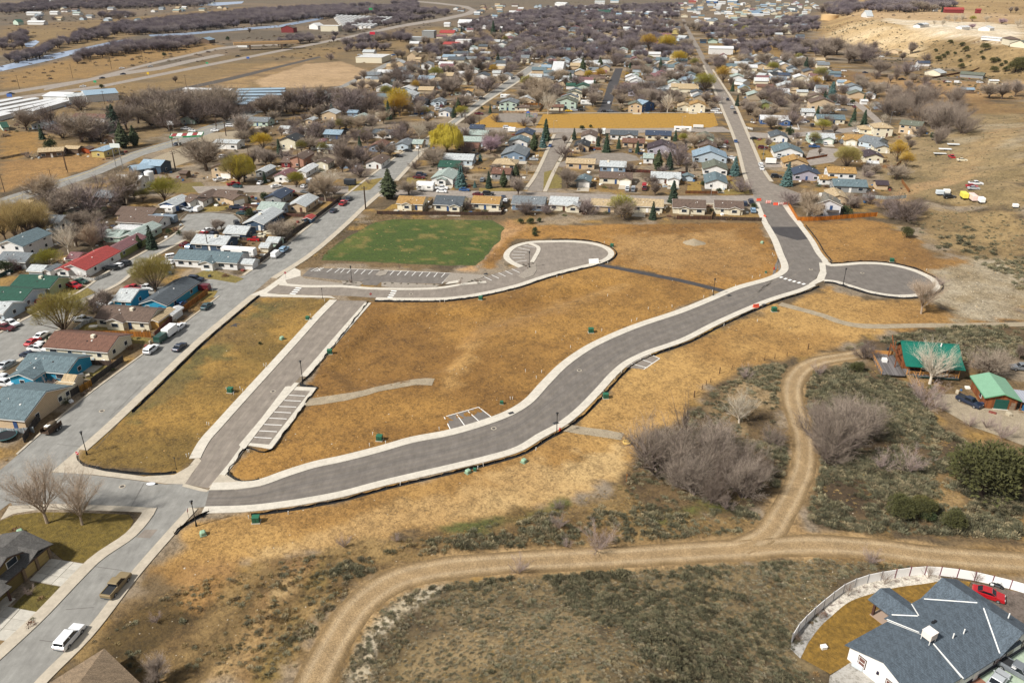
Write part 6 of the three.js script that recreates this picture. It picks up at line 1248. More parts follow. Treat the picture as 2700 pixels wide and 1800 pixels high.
// ---------------------------------------------------------------- the white house at lower right
{
  const [ox, oz] = G0(1872.9 + 810 / 4.909, 1289.2 + 1110 / 4.909, 5.2), root = thing('house', ox, 0, oz, 29.1 * D2R), wm = mat('#f1f0ec', .8, { map: T_STUCCO }), rm = mat('#66737e', .95, { map: T_ROOF }), dk = mat('#241c33', .7), br = mat('#4a2f28', .7);
  const put = (g, x, z, y = 0) => g.translate(x, y, z);
  const A2 = gable(9.4, 11.0, 2.75, 'x', .385, .5, .16), A1 = gable(12.6, 12.0, 2.85, 'x', .37, .5, .16), B = gable(8.6, 12.0, 2.85, 'z', .52, .5, .16);
  mesh('wall', put(A2.wall, 4.7, -.1), wm, root); mesh('wall', put(A1.wall, 15, -.15), wm, root); mesh('wall', put(B.wall, 21.4, -.1), wm, root);
  mesh('roof', put(A2.roof, 4.6, -.1), rm, root); mesh('roof', put(A1.roof, 15.4, -.15, .1), rm, root); mesh('roof', put(B.roof, 21.4, -.1, .02), rm, root);
  const P = gable(4.4, 6.4, 2.9, 'z', .42, .35, .16); mesh('porch_roof', put(P.roof, 12.4, -7.0, -.02), rm, root); for (const x of [10.5, 14.3]) mesh('porch_post', box(.35, 3.0, .35, x, 1.5, -9.6), br, root); mesh('porch_beam', box(4.2, .3, .25, 12.4, 2.85, -9.6), br, root); mesh('porch_floor', box(4.4, .2, 3.6, 12.4, .1, -8.1), mat('#a08b7a', .9), root);
  // flashing in the valleys and at the roof step
  const yA = z => 2.85 + .1 + (6 - Math.abs(z + .15)) * .37 + .22, yB = x => 2.87 + (4.3 - Math.abs(x - 21.4)) * .52 + .21;
  const strip = (x0, y0, z0, x1, y1, z1) => { const a = new THREE.Vector3(x0, y0, z0), b = new THREE.Vector3(x1, y1, z1), l = a.distanceTo(b), q = mesh('flashing', box(.16, .06, l), M_WHITE, root); q.position.copy(a).lerp(b, .5); q.lookAt(root.localToWorld(b.clone())); return q; };
  root.updateMatrixWorld(true);
  strip(8.58, yA(-6.2), -6.2, 8.58, yA(-1.2), -1.2); strip(8.58, yA(1.1), 1.1, 8.58, yA(6.2), 6.2);
  const vz = z => [Math.min(21.2, 21.4 - (4.3 - (yA(z) - 3.08) / .52)), yA(z), z]; for (const [a, b] of [[-6.2, -.6], [.5, 6.0]]) { const p = vz(a), q = vz(b); strip(p[0], p[1] + .02, p[2], q[0], q[1] + .02, q[2]); }
  const yP = x => 2.88 + (2.2 - Math.abs(x - 12.4)) * .42 + .2; for (const s of [-1, 1]) { const z = x => -.15 - (6 - (yP(x) - 3.17) / .37); strip(12.4 + s * 2.3, yP(12.4 + s * 2.3) + .02, z(12.4 + s * 2.3), 12.4 + s * .1, yP(12.4) + .02, z(12.4)); }
  const cool = mesh('roof_cooler', new RoundedBoxGeometry(1.5, 1.1, 1.5, 2, .06).translate(8.4, 6.15, .35), mat('#e5d9cd', .7), root); mesh('lid', box(1.56, .06, 1.56, 8.4, 6.72, .35), mat('#ece2d8', .7), cool); for (const [a, b] of [[-.65, -.65], [.65, -.65], [-.65, .65], [.65, .65]]) mesh('leg', box(.08, .9, .08, 8.4 + a, 5.35, .35 + b), M_WHITE, cool);
  for (const [x, z] of [[12.2, 1.7], [14.4, 1.9], [22.6, 3.4]]) mesh('vent_pipe', cyl(.09, .09, .9, 8, x, x > 20 ? 5.4 : yA(z) + .4, z), M_WHITE, root); for (const x of [12.0, 12.5]) mesh('roof_vent', cyl(.2, .24, .3, 10, x, yA(-1.4) + .12, -1.4), mat('#15161a', .8), root);
  // windows and door
  const win = (x, y, z, turn, w = 1.1, h = 1.5) => { const f = mesh('window', box(w + .24, h + .24, .12), br, root); f.position.set(x, y, z); f.rotation.y = turn; const s = mesh('sash', box(w, h, .14), M_WHITE, f); for (const a of [-1, 1]) { const p = mesh('pane', box(w - .16, h / 2 - .12, .16), mat('#6d4b42', .3), f); p.position.set(0, a * h / 4, .004); } return f; };
  win(-.03, 1.6, -3.3, -Math.PI / 2); win(-.03, 1.5, 1.3, -Math.PI / 2); win(-.03, 1.5, 4.2, -Math.PI / 2); for (const x of [3.0, 17.6, 20.4, 24.2]) win(x, 1.65, x < 9 ? 5.45 : 5.92, 0, 1.5, 1.1);
  mesh('wall_light', cyl(.16, .2, .4, 8, -.12, 2.1, -.7), dk, root);
  const door = mesh('door', box(1.05, 2.1, .12, 12.6, 1.15, 5.9), M_WHITE, root); mesh('handle', cyl(.04, .04, .16, 6).rotateX(Math.PI / 2).translate(12.98, 1.05, 6.02), M_RIM, door); mesh('step', merge([box(2, .3, 1.4, 12.6, .15, 6.7), box(2.2, .16, 2, 12.6, .08, 7)]), mat('#8a5f4b', .9), root);
  for (const [x0, x1, z] of [[0, 9.4, 5.42], [8.7, 17.1, 5.88], [17.1, 25.7, 5.93]]) mesh('base_trim', box(x1 - x0, .75, .08, (x0 + x1) / 2, .375, z), dk, root); mesh('corner_trim', merge([box(.14, 2.8, .14, 25.72, 1.4, 5.92), box(.14, 2.6, .14, .0, 1.3, 5.42)]), dk, root);
  reg(root, '', 'house', 2150, 1450, null, 'white house with slate grey gabled roofs inside the curved white fence'); HOUSES.push({ x: 63, z: -88, w: 28, d: 14, a: 0 });
  // curved fence: every panel and post a part
  const F = W(pairs('752 900 795 830 845 775 905 718 970 662 1035 610 1105 558 1185 520 1272 490 1365 470 1462 455 1562 440 1668 432 1772 438 1890 452 2010 472 2130 500 2255 530 2380 566 2500 605').map(q => px('i', ...q).join(' ')).join(' ')), fence = thing('fence', 0, 0, 0);
  const pale = mat('#f3f2ef', .75), grey = mat('#8b8a8c', .8), plum = mat('#6e2440', .75);
  F.forEach((q, i) => { const y = hgt(...q); mesh('post', box(.14, 1.95, .14, q[0], y + .97, q[1]), i > 9 ? plum : grey, fence); if (i === F.length - 1) return; const n = F[i + 1], dx = n[0] - q[0], dz = n[1] - q[1], l = Math.hypot(dx, dz), m = mesh('panel', box(l - .14, 1.75, .07), pale, fence); m.position.set((q[0] + n[0]) / 2, (y + hgt(...n)) / 2 + .95, (q[1] + n[1]) / 2); m.rotation.y = Math.atan2(-dz, dx); });
  reg(fence, '', 'fence', 2100, 1330, null, 'curved white panel fence with plum and grey posts round the yard');
  const lawnEdge = W(pairs('815 1005 870 900 950 790 1020 725 1150 620 1300 565 1480 520 1700 490 1800 470').map(q => px('i', ...q).join(' ')).join(' '));
  struct('gravel_bed', sheet(resample([...F.slice(4, 14), ...lawnEdge.slice(3).reverse()], 1), .055, 30, true), mat('#cfc8bc', 1, { map: T_GROUND }), 'pale stone bed between the white fence and the lawn');
  struct('gravel_bed', sheet(resample(W(pairs('740 940 752 900 795 830 845 775 905 718 960 670 1030 715 955 785 870 895 812 1010').map(q => px('i', ...q).join(' ')).join(' ')), 1), .06, 30, true), mat('#a5a29d', 1, { map: T_GROUND }), 'grey gravel at the left end of the white fence');
  struct('lawn', sheet(resample([...smooth(lawnEdge, 1), ...W(pairs('1990 480 1900 640 1650 760 1400 1000 1180 1020 1120 1062 1020 1118').map(q => px('i', ...q).join(' ')).join(' '))], 1.2), .075, 9, true), M_LAWN('#a07a32'), 'orange brown lawn curving round the white house');
  struct('gravel_pad', sheet(resample(W(pairs('1015 1130 1120 1062 1185 1020 1420 1000 1640 1240 1000 1240').map(q => px('i', ...q).join(' ')).join(' ')), 1), .085, 30, true), mat('#aaa69f', 1, { map: T_GROUND }), 'grey gravel pad in front of the white gable wall');
  struct('parking_pad', sheet(W(pairs('2600 860 2330 930 1900 1130 1780 1300 2600 1400').map(q => px('i', ...q).join(' ')).join(' ')), .09, 5), mat('#b9cbb6', .8, { map: T_CONC }), 'pale green concrete pad with parked cars');
  struct('drive', sheet(W(pairs('1985 480 2120 510 2360 560 2600 620 2600 840 2352 800 2100 640').map(q => px('i', ...q).join(' ')).join(' ')), .07, 30), mat('#6b6058', 1, { map: T_GROUND }), 'dark gravel drive behind the white house');
  for (const [x, y] of [[1010, 685], [1028, 645], [1083, 628], [1212, 553], [1252, 522], [1328, 520], [1472, 482], [1535, 465], [1612, 470], [1765, 455], [1860, 462], [2285, 572]]) { const p = at('i', x, y); const b = tree('twiggy', p, .75, 'small red brown shrub in the stone bed', 1.2); }
  // motorcycle, tank and odd things
  { const p = at('i', 2160, 520), o = thing('motorcycle', p.x, p.y, p.z, -30 * D2R); for (const x of [-.7, .75]) { const t = mesh('wheel', new THREE.TorusGeometry(.28, .09, 8, 18).translate(x, .36, 0), M_TYRE, o); } mesh('frame', merge([box(1.1, .28, .3, 0, .5, 0), cyl(.05, .05, .8, 6).rotateZ(.45).translate(.68, .65, 0)]), M_BUMP, o); mesh('tank', new RoundedBoxGeometry(.6, .28, .34, 2, .1).translate(.22, .8, 0), mat('#16171a', .3), o); mesh('seat', new RoundedBoxGeometry(.75, .14, .32, 2, .06).translate(-.4, .76, 0), mat('#1e1e20', .8), o); mesh('handlebar', cyl(.03, .03, .8, 6).rotateX(Math.PI / 2).translate(.52, 1.05, 0), M_RIM, o); for (const s of [-1, 1]) mesh('pannier', new RoundedBoxGeometry(.5, .35, .2, 2, .05).translate(-.65, .6, s * .3), mat('#d8d8d6', .5), o); reg(o, '', 'motorcycle', p.u, p.v, null, 'black motorcycle by the white fence near the red coupe'); }
  { const p = at('i', 972, 940), o = thing('lawn_box', p.x, p.y, p.z, 12 * D2R); mesh('lid', new RoundedBoxGeometry(.95, .1, .7, 2, .04).translate(0, .55, 0), M_WHITE, o); mesh('box', box(.85, .5, .6, 0, .26, 0), mat('#d6d3cc', .7), o); reg(o, '', 'box', p.u, p.v, null, 'small white box standing on the orange brown lawn'); }
  { const p = at('i', 1205, 1075), o = thing('covered_grill', p.x, p.y, p.z, -45 * D2R); mesh('cover', new RoundedBoxGeometry(1.7, 1, .7, 3, .2).translate(0, .55, 0), mat('#c3cbd0', .6), o); mesh('base', box(1.4, .1, .5, .1, .05, 0), M_BUMP, o); reg(o, '', 'grill', p.u, p.v, null, 'silver covered grill beside the white gable wall'); }
  { const p = at('i', 2045, 1110), o = thing('fire_extinguisher_stand', p.x, p.y, p.z); mesh('stand', box(.35, .9, .35, 0, .45, 0), mat('#a3231f', .5), o); mesh('cap', cyl(.12, .2, .25, 8, 0, 1.0, 0), mat('#a3231f', .5), o); reg(o, '', 'stand', p.u, p.v, null, 'red stand beside the steps of the white house'); }
}
// ---------------------------------------------------------------- cabin and garage at right
{
  const wood = mat('#9c5a2c', .85, { map: T_WOOD }), rail = mat('#c08a4a', .85), green = mat('#0f7562', .45, { map: T_METAL }), deck = mat('#837f80', .9, { map: T_WOOD });
  const root = thing('cabin', 103.4, hgt(103, -175), -176.2, -9.5 * D2R);
  const m = (n, g, q, p = root) => mesh(n, g, q, p);
  m('wall', planar(box(12.2, 3.4, 6.6, 0, 2.5, -1.4)), wood); m('gable', prism([[-3.3, 0], [3.3, 0], [0, 2.2]], 12.2, true).translate(0, 4.2, -1.4), wood);
  const roof = prism([[-5.4, 3.7], [-1.4, 6.6], [3.1, 4.2], [6.0, 3.35], [6.0, 3.52], [3.1, 4.4], [-1.4, 6.82], [-5.4, 3.9]], 13.6, true); // cross-section along z
  m('roof', roof.rotateY(Math.PI), green); m('ridge_cap', box(13.7, .1, .4, 0, 6.82, -1.4), green); m('chimney', cyl(.16, .16, 1.1, 8, 2.5, 6.6, -.6), M_WHITE);
  m('porch_floor', planar(box(12.2, .22, 3.2, 0, .75, 3.7)), deck); m('porch_skirt', box(12.2, .28, .1, 0, .55, 5.28), mat('#1f4038', .8));
  for (const x of [-5.9, -2.9, .1, 3.1, 5.9]) { m('porch_post', box(.2, 2.9, .2, x, 2.2, 5.1), rail); } m('railing', merge([box(12, .1, .1, 0, 1.75, 5.15), box(12, .06, .06, 0, 1.3, 5.15), ...[...Array(8)].map((_, i) => box(.08, .9, .08, -5.2 + i * 1.5, 1.3, 5.15))]), rail);
  for (const x of [-3.8, 2.2, 4.5]) windowOn(root, x, 2.3, 1.92, 0, true, M_DARKTRIM); const d = m('door', box(1, 2.1, .1, -.6, 1.9, 1.95), mat('#3d4a3f', .7)); m('bench', merge([box(2.2, .1, .7, 3, 1.25, 3.4), box(2.2, .5, .1, 3, 1.5, 3.1)]), mat('#55504a', .9)); m('wood_stack', box(2.4, 1.1, .8, 4.6, 1.4, 2.7), mat('#a9865a', 1, { map: T_WOOD }));
  m('deck', planar(box(5.6, .22, 11.5, -9.2, .78, .2)), deck); for (const z of [-5, 0, 5.6]) m('deck_leg', box(.2, .8, .2, -11.8, .35, z), rail); m('deck_rail', merge([box(.1, .1, 11.6, -11.95, 1.8, .2), box(.06, .06, 11.6, -11.95, 1.35, .2), ...[...Array(9)].map((_, i) => box(.1, 1.1, .1, -11.95, 1.35, -5.5 + i * 1.43)), box(5.5, .1, .1, -9.2, 1.8, -5.5), box(5.5, .8, .08, -9.2, 1.3, -5.5)]), rail);
  m('truss', merge([box(.22, 3.6, .22, -7.8, 2.6, -4.6), box(.22, 3.6, .22, -7.8, 2.6, 1.6), box(.2, .22, 6.4, -7.8, 4.2, -1.5), box(.2, 2.6, .2, -7.8, 5.2, -1.4), box(.18, .18, 4.4).rotateX(-.6).translate(-7.8, 5.3, .5), box(.18, .18, 4.4).rotateX(.62).translate(-7.8, 5.3, -3.3)]), wood); m('table', box(1.1, .8, 1.3, -9.6, 1.3, -1.2), M_WHITE);
  m('ramp', box(1.6, .12, 9).rotateX(.09).translate(-5.2, .42, 9.2), mat('#a5865c', .9, { map: T_WOOD })); m('ramp_rail', box(.08, .1, 9).rotateX(.09).translate(-4.4, 1.3, 9.2), rail);
  reg(root, '', 'cabin', 2140, 800, null, 'wooden cabin with a dark green metal roof, porch and side deck'); HOUSES.push({ x: 103, z: -177, w: 20, d: 12, a: 0 });
  const g = thing('garage', 112.2, hgt(112, -161), -161.6, -11 * D2R), mint = mat('#8dbd9c', .45, { map: T_METAL }), gw = gable(6.6, 9.6, 3.0, 'z', .34, .55, .12);
  mesh('wall', gw.wall, wood, g); mesh('roof', gw.roof, mint, g); mesh('trim', gw.trim, mat('#5a9a72', .6), g); const gd = mesh('garage_door', box(2.9, 2.5, .12, .1, 1.27, 4.82), mat('#0f4038', .6), g); for (let i = 0; i < 4; i++) mesh('panel', box(2.8, .56, .05, .1, .36 + i * .62, 4.9), mat('#124a40', .6), gd); mesh('sill', box(3.2, .12, .5, .1, .06, 5.05), M_CONC, g); mesh('stone_pier', merge([box(1.1, 1.0, .14, 2.5, .5, 4.86), box(.9, .8, .14, 2.6, 1.5, 4.86)]), mat('#8d7864', 1, { map: T_GROUND }), g); windowOn(g, -3.32, 1.6, 1.6, -Math.PI / 2, false);
  reg(g, '', 'garage', 2270, 900, null, 'wooden garage with a mint green metal roof and dark door'); HOUSES.push({ x: 112, z: -161, w: 8, d: 10, a: 0 });
  const s = thing('lean_to', 118.2, hgt(118, -158), -158.4, -11 * D2R); mesh('roof', box(5, .12, 6).rotateZ(-.06).translate(0, 2.3, 0), mat('#b9bcc6', .5, { map: T_METAL }), s); for (const [a, b] of [[-2.3, -2.8], [2.3, -2.8], [-2.3, 2.8], [2.3, 2.8]]) mesh('post', box(.14, 2.2, .14, a, 1.1, b), wood, s); mesh('tarp', box(4, 1.4, .1, .2, .8, 2.6), mat('#27608f', .7), s); reg(s, '', 'shed', 2345, 920, null, 'open lean-to with pale roof right of the mint garage');
  const b = at('L', 1690, 1130), bin = thing('rubbish_bin', b.x, b.y, b.z); mesh('bin', cyl(.4, .32, 1.0, 8, 0, .5, 0), mat('#3b4a66', .7), bin); mesh('lid', box(.8, .1, .8, 0, 1.04, 0), mat('#2e3a52', .7), bin); reg(bin, '', 'bin', b.u, b.v, null, 'blue rubbish bin at the corner of the mint garage');
}
// ---------------------------------------------------------------- brown house and tan roof at lower left
{
  const a = -52 * D2R, p = at('N', 230, 470), root = thing('house', -85.7, 0, -99.8, 76 * D2R), wm = mat('#7d6c3c', .85, { map: T_SIDING }), rm = mat('#6a6763', .95, { map: T_ROOF }), br = mat('#4c332b', .8), gd = mat('#9a8450', .7);
  const m = (n, g, q, pr = root) => mesh(n, g, q, pr);
  const lower = gable(17, 9, 2.9, 'x', .34, .55, .18); m('wall', lower.wall, wm); m('roof', lower.roof, rm); m('trim', lower.trim, br);
  const upper = gable(9, 8, 5.6, 'x', .42, .5, .18); m('wall', upper.wall.translate(-3.5, 0, -3.5), wm); m('roof', upper.roof.translate(-3.5, 0, -3.5), rm); m('trim', upper.trim.translate(-3.5, 0, -3.5), br);
  const dorm = gable(5, 5.2, 4.6, 'z', .42, .45, .16); m('wall', dorm.wall.translate(1.6, 0, .9), wm); m('roof', dorm.roof.translate(1.6, 0, .9), rm); m('trim', dorm.trim.translate(1.6, 0, .9), br); windowOn(root, 2.4, 4.1, 3.52, 0, true); const d2 = gable(5.4, 3.6, 2.95, 'z', .36, .4, .16); m('roof', d2.roof.translate(5.8, .02, 3.4), rm);
  for (const x of [4.25, 7.0]) { const q = m('garage_door', box(2.4, 2.3, .12, x, 1.2, 4.53), gd); for (let i = 0; i < 3; i++) mesh('panel', box(2.2, .6, .05, x, .5 + i * .7, 4.6), mat('#a58f5a', .7), q); } for (const x of [2.85, 5.62, 8.35]) m('pier', box(.5, 2.6, .4, x, 1.3, 4.65), mat('#8a7660', 1, { map: T_GROUND })); m('porch_beam', box(6.5, .35, .3, -4.6, 2.5, 6.0), br); for (const x of [-7.6, -4.8, -1.7]) m('porch_post', box(.3, 2.5, .3, x, 1.25, 6), br); m('porch_roof', box(7, .16, 2.4).rotateX(.22).translate(-4.6, 2.9, 5.3), rm); m('porch_floor', box(7, .2, 2.2, -4.6, .1, 5.2), M_CONC);
  reg(root, '', 'house', 30, 1290, null, 'olive brown two storey house with grey roof at the left edge'); HOUSES.push({ x: -86, z: -100, w: 18, d: 12, a: 0 });
  const c = G0(215, 1520, 6), r2 = thing('house', c[0] + .8, 0, c[1] + 5.6, -38 * D2R), h = hip(16, 13, 3.2, .42); m('wall', h.wall, mat('#b39a78', .9, { map: T_STUCCO }), r2); m('roof', h.roof, mat('#a48d71', .95, { map: T_ROOF }), r2); for (const [x, z] of [[2.4, 1.6], [3.0, 2.6]]) m('vent_pipe', cyl(.14, .18, .5, 8, x, 5.6, z), M_WHITE, r2); reg(r2, '', 'house', 200, 1530, null, 'tan hipped shingle roof cut off by the bottom edge');
}
// ---------------------------------------------------------------- fences
const FENCEN = { count: 0 };
function fence(s, pts, hex, h, label, kind = 'wooden') {
  const P = resample(pairs(pts).map(q => { const p = at(s, ...q); return [p.x, p.z]; }), 2.6), root = thing('fence', 0, 0, 0), m1 = mat(hex, .9, { map: T_WOOD }), m2 = mat(hex, .95, { map: T_WOOD, color: lin(hex).multiplyScalar(.85).getHex() }); const near = Math.hypot(...P[0]) < 420;
  const g = []; const gp = box(1, 1, .06);
  P.forEach((q, i) => { const y = hgt(...q), post = box(.13, h + .1, .13, q[0], y + h / 2, q[1]); g.push(post); if (i === P.length - 1) return; const n = P[i + 1], dx = n[0] - q[0], dz = n[1] - q[1], l = Math.hypot(dx, dz), m = mesh('panel', gp, i % 3 ? m1 : m2, root); m.scale.set(l - .1, h - .1 + .06 * (rnd() - .5), 1); m.position.set((q[0] + n[0]) / 2, (y + hgt(...n)) / 2 + h / 2, (q[1] + n[1]) / 2); m.rotation.set(0, Math.atan2(-dz, dx), rr(-.012, .012)); });
  mesh('posts', merge(g), m1, root).userData.kind = 'stuff'; const q = at(s, ...pairs(pts)[Math.floor(pairs(pts).length / 2)]); return reg(root, kind + ' fence', 'fence', q.u, q.v, 'fences', label);
}
fence('P', '640 400 805 668 950 672 1300 660 1690 625 2170 590', '#e0861f', 1.7, 'bright orange cedar fence round the white balcony house');
fence('b', '245 300 400 303 560 305 750 306 950 308 1100 306 1130 270', '#5b4334', 1.5, 'dark brown fence behind the first three back row houses');
fence('b', '560 300 630 215', '#8a7c6a', 1.6, 'grey fence between the orange roof and grey roof houses');
fence('c', '-40 335 200 338 215 290', '#6b4a34', 1.6, 'brown fence behind the two right houses of the back row'); fence('c', '215 338 420 345 545 348', '#5d4a3b', 1.5, 'weathered fence running to the new street'); fence('c', '20 158 240 160', '#8a5a32', 1.4, 'brown fence below the slate blue roofed house');
fence('M', '330 1500 470 1290 560 1180 760 985 980 870 1090 800', '#4f4a46', 1.8, 'dark weathered fence along the avenue at left'); fence('M', '1110 810 1265 720', '#b07d2a', 1.8, 'short amber fence section beside the tan barn shed'); fence('M', '1265 700 1568 480 1700 380', '#4b4440', 1.8, 'dark fence behind the blue house lawn'); fence('M', '-10 805 110 800 240 805 450 830', '#cfa566', 1.6, 'pale wooden panel fence beside the blue front wing'); fence('M', '1215 430 1540 440', '#5d4a40', 1.5, 'dark brown fence between the two left houses');
fence('M', '-20 1365 200 1380 470 1360', '#c3ced6', 1.4, 'pale blue white fence above the trampoline', 'pale'); fence('a', '1070 1150 1240 990', '#6d3f34', 1.8, 'red brown fence along the avenue by the white sedan'); fence('a', '1240 990 1430 850', '#b3742c', 1.8, 'amber wooden fence beside the turquoise house'); fence('a', '600 1135 1040 1148', '#b87524', 1.7, 'amber fence in front of the cream house'); fence('a', '600 1138 480 1142 580 1060 680 1030', '#d5d9dc', 1.3, 'white picket fence beside the leafless street willow', 'white'); fence('a', '490 745 650 760 760 715', '#e9e9e6', 1.1, 'white fence in front of the red roofed house', 'white');
fence('a', '1790 640 1890 560 2010 440 2180 330 2352 200', '#5c5149', 1.7, 'long grey brown fence along the upper avenue'); fence('a', '1620 480 1900 490', '#6b5c50', 1.4); fence('a', '1745 640 1790 640', '#98a0a4', 1.7); fence('a', '0 740 90 700', '#1d4a4c', 1.6, 'dark teal fence at the far left edge'); fence('a', '90 690 240 660', '#5b2f2a', 1.5);
fence('C', '500 1150 700 1152', '#7a3d26', 1.3, 'red brown fence below the big blue spruce'); fence('C', '1490 280 1540 200', '#b27a45', 1.6); fence('C', '1070 290 1480 292', '#d9b48d', 1.2, 'pale tan wall behind the playground'); fence('C', '1310 205 1530 205', '#b9803f', 1.6, 'tan wooden fence behind the pale green two storey house'); fence('C', '1000 730 1100 720', '#c9bda6', 1.4); fence('C', '720 1050 850 1048', '#c3b096', 1.4); fence('C', '2060 715 2200 722', '#8d4f2a', 1.4); fence('C', '1640 150 1830 155', '#8a4d36', 1.6); fence('C', '1640 95 1830 95', '#a06a44', 1.6);
fence('D', '90 965 560 978 700 985', '#6d3b2e', 1.5, 'red brown fence behind the grey blue central house'); fence('D', '1070 620 1080 1000', '#5d4a3c', 1.6); fence('D', '1000 1000 1075 1000', '#6d3b34', 1.5); fence('D', '1770 470 1850 490', '#e8e8e5', 1.1, undefined, 'white'); fence('E', '330 600 470 620 440 540', '#ececea', 1.1, 'white fence round the bright blue house', 'white'); fence('E', '510 975 790 925', '#a8602c', 1.2, 'low rust coloured fence beside the small cul-de-sac'); fence('E', '1330 1050 1560 1060', '#a87a4c', 1.5); fence('E', '1560 1060 1640 1000', '#b98a52', 1.5); fence('E', '1480 1140 1600 1150 1630 1060', '#a59a88', 1.4); fence('E', '2130 215 2352 220', '#a5783f', 1.6, 'brown corral fence below the hillside');
fence('c', '1240 185 1420 200 1540 190', '#b9c3c2', 1.5, 'pale panel fence behind the tan roofed house', 'pale'); fence('c', '1510 80 1560 150', '#a86f35', 1.6); fence('J', '990 420 1330 470 1540 500', '#5a4238', 1.4); fence('J', '870 650 1150 665', '#6b4636', 1.4, 'red brown fence behind the pale silver roofed house'); fence('J', '450 540 720 560', '#6b4a3a', 1.3); fence('F', '1300 905 1600 850 1840 790', '#7d4f2a', 1.6, 'brown fence climbing the foot of the juniper slope'); fence('l', '0 1100 200 1060', '#b9a98c', 1.2); fence('A', '1180 1080 1540 1085', '#5d4a3e', 1.4); fence('I', '1120 1110 1190 1080', '#7d5a40', 1.4);
{ // bare posts of the pasture fence on the right
  const P = [[80, 385], [135, 330], [163, 300], [193, 280], [255, 222], [340, 195], [720, 100], [865, 55], [565, 130], [635, 120]]; let first; P.forEach(([x, y], i) => { const p = at('f', x, y), big = [0, 4, 7].includes(i), o = first ? copyOf(first) : thing('fence_post', 0, 0, 0); if (!first) { first = o; mesh('post', cyl(.09, .11, 1.5, 7, 0, .7, 0), mat('#6b4f38', 1, { map: T_BARK }), o); mesh('cap', cyl(.1, .1, .05, 7, 0, 1.47, 0), mat('#8a6b4c', 1), o); } o.position.set(p.x, p.y, p.z); o.scale.setScalar(big ? 1.25 : .8); reg(o, 'weathered timber fence post', 'fence post', p.u, p.v, 'timber fence posts'); });
}

// ---------------------------------------------------------------- street furniture
const M_BLACK = mat('#17181b', .5), M_GREENBOX = mat('#1f5540', .6), M_PALEGREEN = mat('#8aa88c', .7), M_POLEWOOD = mat('#6d5644', 1, { map: T_BARK });
{ // black lantern lamps
  let first; const L = [['d', 2085, 275, '', 'beside the parking bays on the side street'], ['d', 597, 780, '', 'at the left lot corner beside the avenue'], ['d', 1215, 880, .5, 'short, at the mouth of the side street'], ['g', 1352, 96, '', 'beside the stop sign at the lower junction'], ['e', 1484, 645, '', 'at the gravel path below the curving street'], ['b', 72, 772, '', 'in the rock island of the parking lot'], ['b', 1295, 668, '', 'on the island inside the teardrop loop'], ['c', 1107, 788, '', 'at the mouth of the cul-de-sac'], ['c', 211, 862, '', 'at the end of the black footpath'], ['a', 2222, 880, .6, 'short, at the top of the left lot']];
  for (const [s, x, y, k, w] of L) { const p = at(s, x, y), o = first ? copyOf(first) : thing('street_lamp', 0, 0, 0); if (!first) { first = o; mesh('base', cyl(.14, .2, .7, 10, 0, .35, 0), M_BLACK, o); mesh('pole', cyl(.07, .1, 4.6, 10, 0, 2.6, 0), M_BLACK, o); mesh('arm_ring', cyl(.16, .1, .22, 10, 0, 4.95, 0), M_BLACK, o); mesh('lantern', cyl(.24, .16, .5, 10, 0, 5.3, 0), mat('#3a3c40', .3), o); mesh('cap', cyl(.05, .34, .2, 10, 0, 5.65, 0), M_BLACK, o); } o.position.set(p.x, p.y, p.z); o.scale.setScalar(k || 1); reg(o, '', 'street lamp', p.u, p.v, 'black lantern street lamps', `black lantern street lamp ${w}`); }
}
